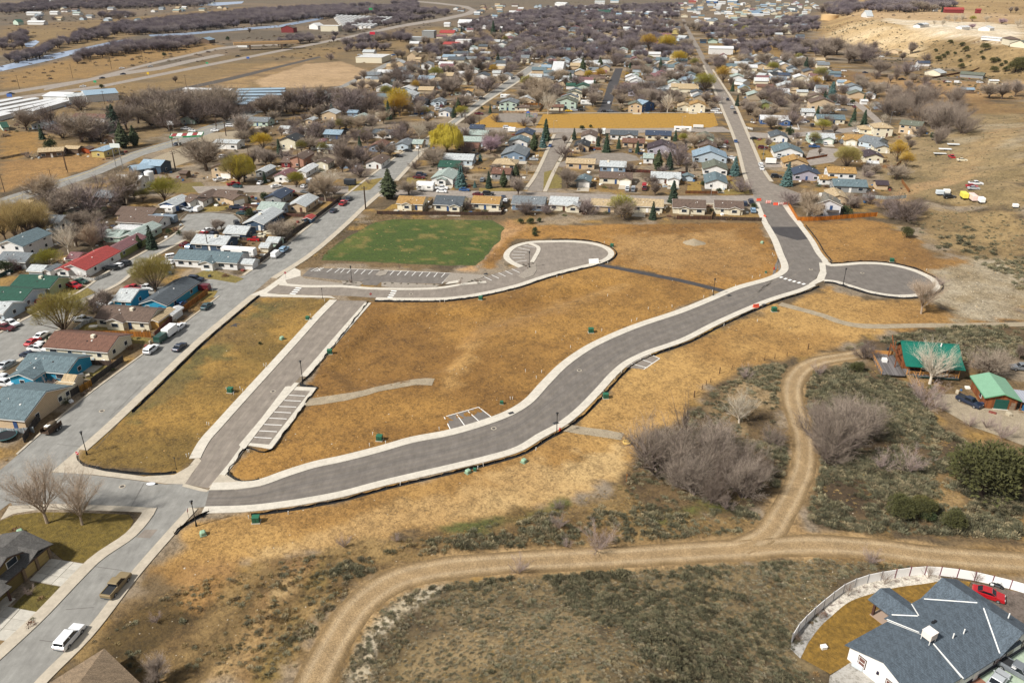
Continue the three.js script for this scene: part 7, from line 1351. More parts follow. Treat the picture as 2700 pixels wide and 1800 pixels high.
{ // green electrical boxes
  let first; const L = [['d', 1587, 350, 1, 'dark green utility cabinet low on the left lot'], ['a', 2120, 1025, .8, 'small green utility cabinet high on the left lot'], ['d', 2272, 85, 1, 'green utility cabinet above the upper end of the bays'], ['e', 263, 680, 1, 'green utility cabinet left of the three upper bays'], ['e', 1105, 430, .6, 'small dark green post box by the three upper bays'], ['e', 1822, 390, 1, 'green utility cabinet below the curving street'], ['g', 1765, 68, 1.05, 'dark green utility cabinet near the stop sign lamp'], ['b', 1720, 1115, 1.1, 'green utility cabinet in the middle of the upper lot'], ['b', 960, 888, .9, 'green utility cabinet below the loop street'], ['c', 630, 970, 1.1, 'green utility cabinet beside the gravel path start'], ['c', 1670, 884, 1, 'green utility cabinet by the lone bare tree'], ['c', 1442, 628, 1, 'green utility cabinet above the cul-de-sac'], ['b', 1865, 524, .9, 'green utility cabinet right of the teardrop loop'], ['e', 920, 892, .5, 'tiny green post beside the pale green dome'], ['c', 574, 705, .5, 'small green post by the red hydrant']];
  for (const [s, x, y, k, l] of L) { const p = at(s, x, y), o = first ? copyOf(first) : thing('utility_cabinet', 0, 0, 0); if (!first) { first = o; mesh('pad', box(1.5, .14, 1.3, 0, .05, 0), M_OLDCONC, o); mesh('body', new RoundedBoxGeometry(1.25, 1.05, 1.0, 2, .05).translate(0, .62, 0), M_GREENBOX, o); mesh('lid', new RoundedBoxGeometry(1.32, .2, 1.08, 2, .05).translate(0, 1.17, -.02), mat('#256349', .6), o); mesh('door_seam', box(.03, .8, .02, 0, .6, .51), M_BLACK, o); } o.position.set(p.x, p.y, p.z); o.rotation.y = GRID + rr(-.3, .3); o.scale.setScalar(k); reg(o, '', 'utility cabinet', p.u, p.v, 'green utility cabinets', l); }
  let dome; for (const [s, x, y, l] of [['e', 873, 905, 'pale green utility dome below the curving street'], ['g', 1398, 155, 'pale green utility dome on the dirt near the lower street'], ['a', 1942, 1160, 'pale green utility dome near the upper left lot'], ['c', 548, 500, 'pale grey utility box beside the upper new street'], ['g', 138, 145, 'pale green utility dome on the lawn by the bare trees'], ['e', 1258, 832, 'thin pale green marker box on the lower lot']]) { const p = at(s, x, y), o = dome ? copyOf(dome) : thing('utility_dome', 0, 0, 0); if (!dome) { dome = o; mesh('cover', new RoundedBoxGeometry(1.1, .8, 1.0, 4, .3).translate(0, .42, 0), M_PALEGREEN, o); mesh('collar', box(1.25, .12, 1.15, 0, .06, 0), mat('#7d9580', .8), o); } o.position.set(p.x, p.y, p.z); o.rotation.y = rr(0, 3); reg(o, '', 'utility dome', p.u, p.v, 'pale green utility domes', l); }
}
{ // white pipe stubs and survey stakes
  let first; const P = { d: '1425 575 1438 578 1300 790 1285 795 1705 762 1716 765 1815 170 1835 165 1655 330 1670 345 1610 370 1560 335 1830 180', g: '1715 45 1985 15', e: '195 722 305 705 675 610 215 645 1165 400 1180 400 1270 210 1380 215 1345 255 1580 45 1340 750 980 860 940 878 405 990 1760 385 1885 260 1930 215 1805 345', b: '395 895 680 908 712 905 1485 735 1522 740 1515 700 1865 595 1812 500 1835 640 2000 1040 2035 1030 2115 955 2280 940 1340 1120 1795 1105 1835 865', c: '145 875 365 800 620 580 630 590 1325 850 1498 870 1510 872 515 1040 205 835 880 480 285 1070 480 740 532 728 1680 690', a: '2140 1000 2135 1035 2235 900 2240 930' };
  for (const s in P) { const n = nums(P[s]); for (let i = 0; i < n.length; i += 2) { const p = at(s, n[i], n[i + 1]), o = first ? copyOf(first) : thing('pipe_stub', 0, 0, 0); if (!first) { first = o; mesh('pipe', cyl(.065, .065, .7, 8, 0, .3, 0), mat('#d8d5cc', .7), o); mesh('cap', cyl(.09, .09, .12, 8, 0, .68, 0), mat('#d9d9d4', .7), o); } o.position.set(p.x, p.y, p.z); o.rotation.z = rr(-.12, .12); reg(o, 'white plastic pipe stub', 'pipe stub', p.u, p.v, 'white pipe stubs on the dirt lots'); } }
}
{ // signs
  const oct = new THREE.CylinderGeometry(.42, .42, .03, 8).rotateX(Math.PI / 2).rotateZ(Math.PI / 8), cv = document.createElement('canvas'); cv.width = cv.height = 128; const c = cv.getContext('2d'); c.fillStyle = '#b3141c'; c.fillRect(0, 0, 128, 128); c.fillStyle = '#ffffff'; c.font = 'bold 42px sans-serif'; c.textAlign = 'center'; c.fillText('STOP', 64, 79); const t = new THREE.CanvasTexture(cv); t.colorSpace = THREE.SRGBColorSpace; t.needsUpdate = true;
  const face = new THREE.CircleGeometry(.4, 8).rotateZ(Math.PI / 8).translate(0, 0, .02), mf = new THREE.MeshStandardMaterial({ map: t, roughness: .5 });
  for (const [s, x, y, turn, l] of [['d', 548, 838, -10, 'red stop sign at the rounded corner of the left lot'], ['b', 205, 900, 20, 'small red stop sign where side street meets loop street'], ['g', 1305, 62, 100, 'red and white stop sign beside the lamp at lower left'], ['a', 1970, 752, 15, 'red stop sign by the parking lot entrance']]) { const p = at(s, x, y), o = thing('stop_sign', p.x, p.y, p.z, turn * D2R); mesh('post', cyl(.035, .035, 2.5, 6, 0, 1.25, -.03), M_RIM, o); mesh('plate', oct.clone().translate(0, 2.45, 0), mat('#d8d8d8', .5), o); mesh('sign_face', face.clone().translate(0, 2.45, 0), mf, o); reg(o, '', 'stop sign', p.u, p.v, null, l); }
  for (const [s, x, y, w, h, hh, hex, l] of [['a', 1465, 832, .7, .35, 2.6, '#8a8d90', 'small street name sign at the turquoise house corner'], ['A', 1370, 190, 5, 2, 12, '#dfe8e2', 'tall white and green pole sign beside the old highway'], ['l', 1180, 905, 4, 2.4, 6, '#eceeee', 'white board sign beside the old highway'], ['l', 658, 590, 2.4, 1.6, 4, '#2a9a6c', 'green interstate guide sign'], ['l', 70, 690, 4, 2.2, 4.5, '#3f66ae', 'blue interstate services sign at far left'], ['l', 1428, 455, 2.4, 1.4, 3.5, '#2a9a6c', 'small green sign on the interstate verge'], ['l', 1710, 420, 3, 1.8, 4, '#3a5fa5', 'blue sign below the interstate bridge'], ['l', 1020, 522, 1.8, 1.8, 3, '#d9b326', 'yellow warning sign on the interstate ramp'], ['G', 365, 262, 6, 3, 15, '#c3203a', 'tall red sign above the white flat roofed store'], ['m', 205, 116, 6, 3, 14, '#2c9a56', 'far red and green sign above the trailer park'], ['l', 1005, 500, .3, .5, 2, '#d9b326', 'tiny yellow marker by the ramp']]) { const p = at(s, x, y), o = thing('road_sign', p.x, p.y, p.z, GRID * .5); mesh('board', box(w, h, .14, 0, hh - h / 2, .08), mat(hex, .6), o); const n = w > 3 ? [-w / 3, w / 3] : [0]; for (const a of n) mesh('post', cyl(.06 + w * .02, .06 + w * .02, hh, 6, a, hh / 2, -.06), M_RIM, o); reg(o, '', 'sign', p.u, p.v, null, l); }
}
{ // hydrants, barriers, drains, banner post, stones
  let hyd; for (const [s, x, y, l] of [['e', 1506, 622, 'red hydrant at the start of the gravel path'], ['c', 630, 683, 'red hydrant beside the upper bend of the street']]) { const p = at(s, x, y), o = hyd ? copyOf(hyd) : thing('fire_hydrant', 0, 0, 0); if (!hyd) { hyd = o; const m = mat('#b0201a', .5); mesh('barrel', cyl(.16, .2, .85, 10, 0, .42, 0), m, o); mesh('bonnet', new THREE.SphereGeometry(.19, 10, 6).translate(0, .86, 0), m, o); mesh('outlet', merge([cyl(.08, .08, .6, 8).rotateZ(Math.PI / 2).translate(0, .55, 0), cyl(.1, .1, .3, 8).rotateX(Math.PI / 2).translate(0, .5, .15)]), m, o); mesh('flange', cyl(.26, .26, .08, 10, 0, .04, 0), M_BUMP, o); } o.position.set(p.x, p.y, p.z); reg(o, '', 'hydrant', p.u, p.v, null, l); }
  let bar; for (const [s, x, y, t, l] of [['P', 138, 322, 5, 'orange water barrier left of the striped barricade'], ['P', 300, 362, -8, 'orange water barrier under the white barricade'], ['P', 428, 396, -4, 'orange water barrier right of the white barricade'], ['P', 585, 390, 10, 'orange barrier at the end of the cedar fence'], ['P', 240, 600, -70, 'small orange barrier on the left sidewalk'], ['c', 505, 942, 18, 'orange barrier lying on the lower sidewalk of the curve']]) { const p = at(s, x, y), o = bar ? copyOf(bar) : thing('barrier', 0, 0, 0); if (!bar) { bar = o; const m = mat('#d9563c', .6); mesh('body', side([[-.35, 0], [-.35, .25], [-.16, .5], [-.12, 1.0], [.12, 1.0], [.16, .5], [.35, .25], [.35, 0]], 1.9, .04).rotateY(Math.PI / 2), m, o); mesh('handle', merge([box(.5, .1, .1, -.5, 1.08, 0), box(.5, .1, .1, .5, 1.08, 0)]), m, o); } o.position.set(p.x, p.y, p.z); o.rotation.y = t * D2R; if (/small/.test(l)) o.scale.setScalar(.7); reg(o, '', 'barrier', p.u, p.v, 'orange barriers', l); }
  for (const [s, x, y, t, l] of [['P', 305, 372, -5, 'white and orange folding barricade across the new street'], ['P', 515, 402, 0, 'white barricade beside the right sidewalk']]) { const p = at(s, x, y), o = thing('barricade', p.x, p.y, p.z, t * D2R); for (const a of [-.9, .9]) mesh('leg', merge([box(.1, 1.5, .08).rotateX(.2).translate(a, .72, .16), box(.1, 1.5, .08).rotateX(-.2).translate(a, .72, -.16)]), M_WHITE, o); for (const h of [.65, 1.2]) { const b = mesh('board', box(1.9, .28, .05, 0, h, .2), M_WHITE, o); for (let i = 0; i < 4; i++) mesh('stripe', box(.16, .3, .06).rotateZ(.5).translate(-.7 + i * .46, h, .2), mat('#e0562e', .6), b); } reg(o, '', 'barricade', p.u, p.v, null, l); }
  let dr; for (const [s, x, y, l] of [['e', 1170, 497, 'dark storm drain grate in the upper kerb of the curve'], ['e', 1478, 566, 'dark storm drain grate in the lower kerb near the lamp'], ['c', 320, 862, 'dark storm drain grate by the footpath end'], ['b', 995, 712, 'dark drain grate beside the angled stalls'], ['c', 560, 925, 'dark drain grate near the lying orange barrier']]) { const p = at(s, x, y), o = dr ? copyOf(dr) : thing('storm_drain', 0, 0, 0); if (!dr) { dr = o; mesh('frame', box(1.3, .08, .9, 0, .1, 0), mat('#5a5a5a', .7), o); for (let i = 0; i < 5; i++) mesh('slot', box(.14, .03, .7, -.44 + i * .22, .15, 0), M_BLACK, o); } o.position.set(p.x, p.y + .05, p.z); o.rotation.y = .5; reg(o, '', 'drain', p.u, p.v, 'storm drain grates', l); }
  { const p = at('e', 1968, 702), o = thing('manhole_ring', p.x, p.y, p.z); mesh('ring', new THREE.TorusGeometry(.75, .18, 8, 20).rotateX(Math.PI / 2).translate(0, .35, 0), mat('#c9a95f', .9), o); mesh('barrel', cyl(.72, .8, .4, 20, 0, .15, 0), mat('#a98a50', .9), o); reg(o, '', 'manhole', p.u, p.v, null, 'tan concrete manhole ring at the end of the gravel path'); }
  { const p = at('e', 1965, 965), o = thing('wooden_stake', p.x, p.y, p.z); mesh('post', box(.14, 1.9, .14, 0, .9, 0), mat('#8a5a30', 1), o); mesh('marker', box(.3, .2, .05, 0, 1.6, .08), mat('#a8743c', .9), o); reg(o, '', 'stake', p.u, p.v, null, 'tall brown marker stake on the bare dirt'); }
  { const p = at('d', 1040, 982), o = thing('plastic_sheet', p.x, p.y + .04, p.z); mesh('sheet', new THREE.SphereGeometry(.9, 10, 6, 0, 6.3, 0, 1.3).scale(1.1, .22, .55), mat('#e9edf2', .5), o); mesh('weight', box(.5, .12, .3, 1.0, .06, .1), M_BLACK, o); reg(o, '', 'plastic sheet', p.u, p.v, null, 'crumpled white plastic sheet in the gutter'); }
  { const p = at('b', 1742, 640), o = thing('board', p.x, p.y, p.z, .2); mesh('panel', box(3.4, 1.6, .1, 0, .9, 0).rotateX(-.5), M_WHITE, o); mesh('foot', box(3, .1, .8, 0, .05, .2), M_BUMP, o); reg(o, '', 'board', p.u, p.v, null, 'white board leaning at the edge of the teardrop loop'); }
  { const p = at('c', 75, 500), o = thing('gravel_pile', p.x, p.y, p.z); const g = new THREE.ConeGeometry(4.5, 1.9, 18, 4); const q = g.attributes.position; for (let i = 0; i < q.count; i++) { const k = 1 + .3 * (hash(i, 3) - .5); q.setX(i, q.getX(i) * k); q.setZ(i, q.getZ(i) * k * .7); } g.computeVertexNormals(); mesh('pile', g.translate(0, .85, 0), M_GRAVEL, o); reg(o, '', 'gravel pile', p.u, p.v, null, 'grey gravel pile on the upper dirt lot'); }
  { const p = at('a', 1450, 670), o = thing('porch', p.x, p.y, p.z + .6, GRID); mesh('floor', box(4.6, .7, 2.6, 0, .35, 0), M_WHITE, o); mesh('stairs', merge([box(1.6, .5, .5, .3, .25, 1.5), box(1.6, .25, .5, .3, .12, 2)]), mat('#9aa5a8', .8), o); for (const x of [-2.1, 2.1]) mesh('column', box(.22, 2.4, .22, x, 1.9, 1.2), M_WHITE, o); mesh('railing', merge([box(4.4, .1, .1, 0, 1.5, 1.25), ...[...Array(12)].map((_, i) => box(.06, .8, .06, -2.1 + i * .38, 1.1, 1.25))]), M_WHITE, o); reg(o, '', 'porch', p.u, p.v, null, 'white railed porch with stairs at the long white house'); }
}
{ let mh; for (const [s, x, y, l] of [['d', 1880, 345, 'on the side street beside the bays'], ['d', 840, 1000, 'in the worn asphalt junction'], ['e', 1050, 600, 'on the curving street below the upper bays'], ['e', 1640, 200, 'on the curving street before the lower bays'], ['c', 885, 680, 'at the bend above the crosswalk'], ['b', 480, 850, 'on the loop street past the crosswalk'], ['c', 1240, 705, 'near the mouth of the cul-de-sac'], ['d', 700, 480, 'on the long avenue at left']]) { const p = at(s, x, y), o = mh ? copyOf(mh) : thing('manhole_cover', 0, 0, 0); if (!mh) { mh = o; mesh('collar', cyl(.62, .62, .03, 18, 0, .05, 0), M_OLDCONC, o); mesh('cover', cyl(.4, .4, .03, 18, 0, .065, 0), mat('#4b4642', .8), o); } o.position.set(p.x, p.y, p.z); reg(o, '', 'manhole cover', p.u, p.v, 'manhole covers', 'round manhole cover ' + l); } }
{ // trampoline, loaded trailer, balcony
  const p = at('M', 90, 1440), o = thing('trampoline', p.x, p.y, p.z); mesh('mat', cyl(2, 2, .05, 24, 0, .8, 0), mat('#15171b', .8), o); mesh('rim', new THREE.TorusGeometry(2.1, .12, 6, 28).rotateX(Math.PI / 2).translate(0, .82, 0), mat('#2f5a5c', .7), o); for (let i = 0; i < 6; i++) mesh('leg', cyl(.04, .04, .8, 6, 2.1 * Math.cos(i * 1.047), .4, 2.1 * Math.sin(i * 1.047)), M_BUMP, o); reg(o, '', 'trampoline', p.u, p.v, null, 'round dark trampoline at the far left edge');
  const q = at('M', 715, 1345), t = thing('loaded_trailer', q.x, q.y, q.z, 80 * D2R); mesh('deck', box(4.2, .2, 2, 0, .75, 0), M_POLEWOOD, t); for (const s of [-1, 1]) mesh('side', box(4.2, .9, .08, 0, 1.25, s), mat('#594535', .9, { map: T_WOOD }), t); mesh('load', new THREE.IcosahedronGeometry(.95, 2).scale(1.9, .62, .9).translate(0, 1.65, 0), mat('#6f604c', 1, { map: T_GROUND }), t); mesh('sheet', box(1, .12, .9, -1, 2.1, .1), M_WHITE, t); for (const x of [.2, 1.2]) for (const s of [-1, 1]) { const w = mesh('wheel', G_TYRE, M_TYRE, t); w.scale.setScalar(.4); w.position.set(x, .4, s * 1.1); mesh('rim', G_RIM, M_RIM, w); } reg(t, '', 'trailer', q.u, q.v, null, 'brown utility trailer loaded with brush beside the avenue');
  const b0 = at('P', 1080, 612), b1 = at('P', 1505, 600), a = snap(Math.atan2(-(b1.z - b0.z), b1.x - b0.x)), w = Math.hypot(b1.x - b0.x, b1.z - b0.z), cx = (b0.x + b1.x) / 2, cz = (b0.z + b1.z) / 2, h = thing('house', cx - Math.sin(a) * 5, 0, cz - Math.cos(a) * 5, a), g = gable(w, 10, 5.2, 'z', .42, .5, .2); mesh('wall', g.wall, wallMat('#e9e9ec'), h); mesh('roof', g.roof, roofMat('#8f8a7e'), h); mesh('trim', g.trim, M_TRIM, h); windowOn(h, -1.6, 4.2, 5.03, 0, false, M_DARKTRIM); windowOn(h, -1.9, 1.3, 5.03, 0, false, M_DARKTRIM); const d = mesh('door', box(1, 2.1, .1, 1.4, 3.75, 5.04), M_BLUEDOOR, h); mesh('balcony', merge([box(4.6, .2, 1.6, 2, 2.65, 5.8), box(4.6, .9, .1, 2, 3.1, 6.55)]), mat('#5d5650', .9), h); mesh('chimney', box(.9, 1.6, .9, -2.2, 7.2, -1), M_WHITE, h); reg(h, '', 'house', b0.u, b0.v, null, 'white two storey house with balcony inside the orange fence');
}
{ // fuel station canopy and tanks
  const p0 = at('l', 1190, 1010), p1 = at('l', 1385, 1000), cx = (p0.x + p1.x) / 2, cz = (p0.z + p1.z) / 2 - 2, w = Math.hypot(p1.x - p0.x, p1.z - p0.z) + 2, o = thing('fuel_canopy', cx, 0, cz, Math.atan2(-(p1.z - p0.z), p1.x - p0.x)); mesh('roof', box(w, .3, 9, 0, 5.6, 0), mat('#c9c4ba', .7), o); for (let i = 0; i < 6; i++) mesh('roof_stripe', box(w / 7, .06, 8.6, -w / 2 + (i + .7) * w / 6.2, 5.8, 0), i % 2 ? M_WHITE : mat('#8e3434', .7), o); mesh('fascia', merge([box(w + .2, .9, .15, 0, 5.45, 4.6), box(w + .2, .9, .15, 0, 5.45, -4.6), box(.15, .9, 9.2, w / 2 + .1, 5.45, 0), box(.15, .9, 9.2, -w / 2 - .1, 5.45, 0)]), mat('#1f9a63', .5), o); mesh('white_band', box(w * .3, .5, .06, -w * .25, 5.4, 4.72), M_WHITE, o); for (const x of [-w * .3, w * .3]) mesh('column', box(.5, 5.2, .5, x, 2.6, 0), M_WHITE, o); for (const x of [-w * .3, w * .3]) mesh('pump', box(.8, 1.6, .6, x + 1, .9, 0), mat('#3c4a44', .6), o); reg(o, '', 'canopy', p0.u, p0.v, null, 'green edged fuel station canopy beside the old highway');
  for (const [x, y, r, h, l] of [[1630, 415, 1.9, 5, 'left white storage tank by the white warehouse'], [1728, 365, 2.0, 5.5, 'taller white storage tank with railing beside the warehouse']]) { const p = at('A', x, y), t = thing('storage_tank', p.x, p.y, p.z); mesh('shell', cyl(r, r, h, 20, 0, h / 2, 0), M_WHITE, t); mesh('roof', new THREE.ConeGeometry(r, .7, 20).translate(0, h + .35, 0), mat('#dcdedd', .6), t); mesh('railing', new THREE.TorusGeometry(r * .7, .05, 5, 18).rotateX(Math.PI / 2).translate(0, h + 1.1, 0), M_RIM, t); reg(t, '', 'tank', p.u, p.v, null, l); }
  const q = at('F', 118, 232), t = thing('water_tank', q.x, q.y, q.z); mesh('shell', cyl(13, 13, 8, 28, 0, 4, 0), mat('#c9a877', .8), t); mesh('roof', new THREE.ConeGeometry(13, 1.6, 28).translate(0, 8.8, 0), mat('#c3a273', .8), t); reg(t, '', 'water tank', q.u, q.v, null, 'round tan water tank on the edge of the mesa');
  const s = at('C', 1360, 345), pl = thing('playground', s.x, s.y, s.z, GRID); mesh('tower', merge([box(2, .15, 2, 0, 1.5, 0), ...[[-1, -1], [1, -1], [-1, 1], [1, 1]].map(k => box(.14, 3, .14, k[0], 1.5, k[1]))]), mat('#2e6b5c', .6), pl); mesh('roof', new THREE.ConeGeometry(1.8, 1.1, 4).rotateY(Math.PI / 4).translate(0, 3.5, 0), mat('#29509a', .5), pl); mesh('slide', box(3.2, .12, .8).rotateZ(-.42).translate(2.4, .85, 0), mat('#2f9a80', .5), pl); mesh('climber', new THREE.TorusGeometry(1.3, .08, 6, 16).translate(4.6, 1.3, 0), mat('#4a5fb0', .5), pl); reg(pl, '', 'playground', s.u, s.v, null, 'blue and green playground tower beside the yellow field');
  const br = at('l', 1840, 340), b2 = thing('overpass', br.x, br.y, br.z, 20 * D2R); mesh('deck', box(70, 1.6, 11, 0, 6.4, 0), mat('#b89a74', .9), b2); mesh('railing', merge([box(70, .9, .3, 0, 7.7, 5.3), box(70, .9, .3, 0, 7.7, -5.3)]), mat('#c4a67c', .9), b2); for (const x of [-18, 16]) mesh('pier', box(1.4, 5.8, 9, x, 2.9, 0), mat('#9c8468', .9), b2); reg(b2, '', 'bridge', br.u, br.v, null, 'tan concrete overpass above the interstate ramps');
}
{ // timber utility poles with cross-arms, steel lamp masts
  let pole; const L = { A: '50 465 8 775 240 9 2015 205 8 610 410 8 540 520 7', l: '500 540 11 132 612 10 768 480 11 982 420 11 1205 1170 9 1190 1010 9 1555 935 9 455 1170 9 1490 870 8 1285 610 10 1140 380 9 720 720 9', B: '245 560 9 130 480 8 500 790 8 745 490 8 1160 470 8 1920 300 9', J: '1850 570 9 40 1050 8 1080 100 9', C: '110 900 8 640 410 8 800 440 6', b: '165 265 9', H: '1410 1176 9 860 1150 8 1390 830 8', G: '350 990 9 1420 1160 8 1900 1010 6 390 650 8 980 730 8', E: '1465 220 10', F: '770 660 9 1445 860 9 775 1060 9 1265 790 8', D: '820 285 8 335 180 8' };
  for (const s in L) { const n = nums(L[s]); for (let i = 0; i < n.length; i += 3) { const p = at(s, n[i], n[i + 1]), o = pole ? copyOf(pole) : thing('utility_pole', 0, 0, 0); if (!pole) { pole = o; mesh('pole', cyl(.11, .17, 1, 7).scale(1, 9, 1).translate(0, 4.5, 0), M_POLEWOOD, o); mesh('crossarm', box(2.2, .13, .13, 0, 8.3, .1), M_POLEWOOD, o); for (const x of [-.9, 0, .9]) mesh('insulator', cyl(.06, .07, .22, 6, x, 8.48, .1), mat('#7f8a8c', .5), o); } o.position.set(p.x, p.y, p.z); o.rotation.y = GRID + .2; o.scale.y = n[i + 2] / 9 * 1.05; reg(o, 'brown timber utility pole', 'utility pole', p.u, p.v, 'utility poles'); } }
  let mast; for (const [s, x, y] of [['C', 1485, 770], ['C', 1655, 525], ['D', 1970, 830], ['D', 128, 740], ['E', 50, 965], ['E', 1515, 545], ['C', 1345, 1000], ['D', 1480, 240], ['r', 265, 720], ['c', 195, 190], ['D', 1035, 470]]) { const p = at(s, x, y), o = mast ? copyOf(mast) : thing('street_light', 0, 0, 0); if (!mast) { mast = o; mesh('pole', cyl(.07, .1, 7, 7, 0, 3.5, 0), M_RIM, o); mesh('arm', cyl(.04, .05, 1.6, 6).rotateZ(Math.PI / 2).translate(.75, 7, 0), M_RIM, o); mesh('head', box(.6, .14, .26, 1.6, 7, 0), mat('#d8dad8', .5), o); } o.position.set(p.x, p.y, p.z); reg(o, 'grey steel street light', 'street light', p.u, p.v, 'steel street lights'); }
}

// ---------------------------------------------------------------- bare trees: the largest singly, the rest as one wood
rnd = mulberry(55);
for (const P of PADS) struct('driveway', sheet(P, .058, 5), M_OLDCONC, 'pale concrete driveway in front of a house');
{ const open = (x, z) => !ROADS.some(r => r.sd(x, z, 4) > -2.5) && !HOUSES.some(h => Math.hypot(h.x - x, h.z - z) < Math.max(h.w, h.d) * .5 + 2.5);
  for (const [poly, n, h0, h1] of [['690 222 900 152 1000 140 1200 162 1080 240 1000 290 760 305 600 290', 80, 7, 11], ['1250 150 1560 145 1610 180 1650 240 1440 246 1180 246', 90, 7, 11], ['1650 150 1880 165 1990 225 1920 290 1720 285', 55, 6, 10], ['480 320 900 310 960 330 860 410 520 430', 22, 6, 9], ['1100 310 1200 310 1190 420 1000 420', 6, 4, 7], ['1290 310 1640 310 1700 430 1330 430', 8, 4, 6], ['1740 320 2000 330 2020 420 1830 430 1770 400', 8, 4, 7], ['0 480 200 440 420 470 330 540 150 600 0 560', 14, 6, 9], ['880 110 1180 84 1300 130 1180 165 930 140', 45, 8, 11], ['1880 170 2160 185 2160 250 1960 235', 28, 6, 9], ['330 230 560 240 620 250 480 280 330 300', 18, 8, 12]]) {
    const R = new Region(W(poly)); let k = 0, guard = 0; while (k < n && guard++ < n * 30) { const x = rr(R.b[0], R.b[1]), z = rr(R.b[2], R.b[3]); if (!inPoly(R.P, x, z) || !open(x, z)) continue; k++; const p = { x, y: hgt(x, z), z }, dz = -z * Math.cos(PITCH) + (EYE - p.y) * Math.sin(PITCH); p.u = 1176 + FOC * x / dz; p.v = 784 + FOC * (z * Math.sin(PITCH) + (EYE - p.y) * Math.cos(PITCH)) / dz; tree(rnd() < .1 ? 'tan' : 'bare', p, rr(h0, h1)); } }
  LATER.sort((a, b) => b[2] / mPerPx(b[1]) - a[2] / mPerPx(a[1])); LATER.slice(0, 285).forEach(t => makeTree(...t));
  const rest = LATER.slice(285), root = thing('bare_trees', 0, 0, 0), M = new THREE.Matrix4(), q = new THREE.Quaternion(), up = new THREE.Vector3(0, 1, 0); tag(root, 'smaller bare brown trees among the far houses', 'wood', null, 'stuff'); const sets = {};
  for (const t of rest) { const vs = TREE[t[0]], k = t[0] + Math.floor(rnd() * vs.length); (sets[k] ??= []).push(t); }
  for (const k in sets) { const v = TREE[k.replace(/\d+$/, '')][+k.match(/\d+$/)[0]]; for (const [g, m, nm] of [[v[0], v[2], 'trunks'], [v[1], v[3], 'crowns']]) { const im = new THREE.InstancedMesh(g, m, sets[k].length), r = mulberry(5); im.name = nm; im.userData.kind = 'stuff'; im.castShadow = im.receiveShadow = true; sets[k].forEach((t, i) => { q.setFromAxisAngle(up, r() * 6.28); const w = t[2] * (1 + .3 * r()); im.setMatrixAt(i, M.compose(new THREE.Vector3(t[1].x, t[1].y - .05, t[1].z), q, new THREE.Vector3(w, t[2], w))); }); root.add(im); } }
}
// ---------------------------------------------------------------- ground cover nobody could count
rnd = mulberry(77);
function clump(seed, n, o) { const r = mulberry(seed), R2 = (a, b) => a + (b - a) * r(), m = new MB(); for (let i = 0; i < n; i++) { const az = r() * 6.283, el = Math.asin(R2(.02, 1)), k = o.r * Math.pow(r(), .4), c = [Math.cos(az) * Math.cos(el), Math.sin(el) * (o.flat ?? .8), Math.sin(az) * Math.cos(el)], b = c.map(q => q * k), L = R2(.5, 1.2) * o.leaf, d = [c[0] + R2(-.6, .6), c[1] + R2(.1, 1), c[2] + R2(-.6, .6)], l = Math.hypot(...d) / L, w = [R2(-1, 1) * o.wid, R2(-.4, .4) * o.wid, R2(-1, 1) * o.wid]; m.tri([b[0] - w[0], b[1] - w[1], b[2] - w[2]], [b[0] + w[0], b[1] + w[1], b[2] + w[2]], [b[0] + d[0] / l, b[1] + d[1] / l, b[2] + d[2] / l]); } return m.geo(); }
function scatter(name, geos, material, pts, label) { // pts: [x, y, z, size, colour, squash]
  const root = thing(name, 0, 0, 0); tag(root, label, name.replace(/_/g, ' '), null, 'stuff'); const M = new THREE.Matrix4(), q = new THREE.Quaternion(), up = new THREE.Vector3(0, 1, 0), col = new THREE.Color();
  geos.forEach((g, k) => { const mine = pts.filter((_, i) => i % geos.length === k), im = new THREE.InstancedMesh(g, material, mine.length); im.name = 'clumps'; im.castShadow = im.receiveShadow = true; im.userData.kind = 'stuff'; mine.forEach((p, i) => { q.setFromAxisAngle(up, rnd() * 6.28); im.setMatrixAt(i, M.compose(new THREE.Vector3(p[0], p[1], p[2]), q, new THREE.Vector3(p[3], p[3] * (p[5] ?? 1), p[3]))); im.setColorAt(i, col.set(p[4])); }); root.add(im); });
  return root;
}
const offRoad = (x, z, m = .6) => !ROADS.some(r => r.sd(x, z, m + 1) > -m) && !HOUSES.some(h => Math.hypot(h.x - x, h.z - z) < Math.max(h.w, h.d) * .55 + .5);
const pickc = a => a[Math.floor(rnd() * a.length)];
function fill(region, per, size, colours, dens, out, edge = 0, sq) { const b = region.b, n = Math.round((b[1] - b[0]) * (b[3] - b[2]) * per); for (let i = 0; i < n; i++) { const x = rr(b[0], b[1]), z = rr(b[2], b[3]); if (region.sd(x, z, 1) < edge || rnd() > dens(x, z)) continue; if (!offRoad(x, z)) continue; const s = rr(...size) * (.75 + .5 * vnoise(x * .5, z * .5)); out.push([x, hgt(x, z) - .04, z, s, pickc(colours), sq ?? rr(.8, 1.15)]); } }
const SAGE = [clump(1, 130, { r: .5, leaf: .3, wid: .05 }), clump(2, 130, { r: .5, leaf: .34, wid: .05, flat: .7 }), clump(3, 110, { r: .48, leaf: .28, wid: .055, flat: 1 })], M_SAGE = new THREE.MeshStandardMaterial({ color: 0xffffff, roughness: 1, side: THREE.DoubleSide });
const SC = ['#807d63', '#706d56', '#918869', '#5e5b43', '#80745a', '#9c8f6f'], SD = ['#63614a', '#54523d', '#706b50', '#7c745a', '#4d4834'], SB = ['#8a7a52', '#7f6a44', '#96835a', '#6f5f45'];
const clusters = (s, a, b, o = 0) => (x, z) => sstep(a, b, fbm(x * s + o, z * s, 3));
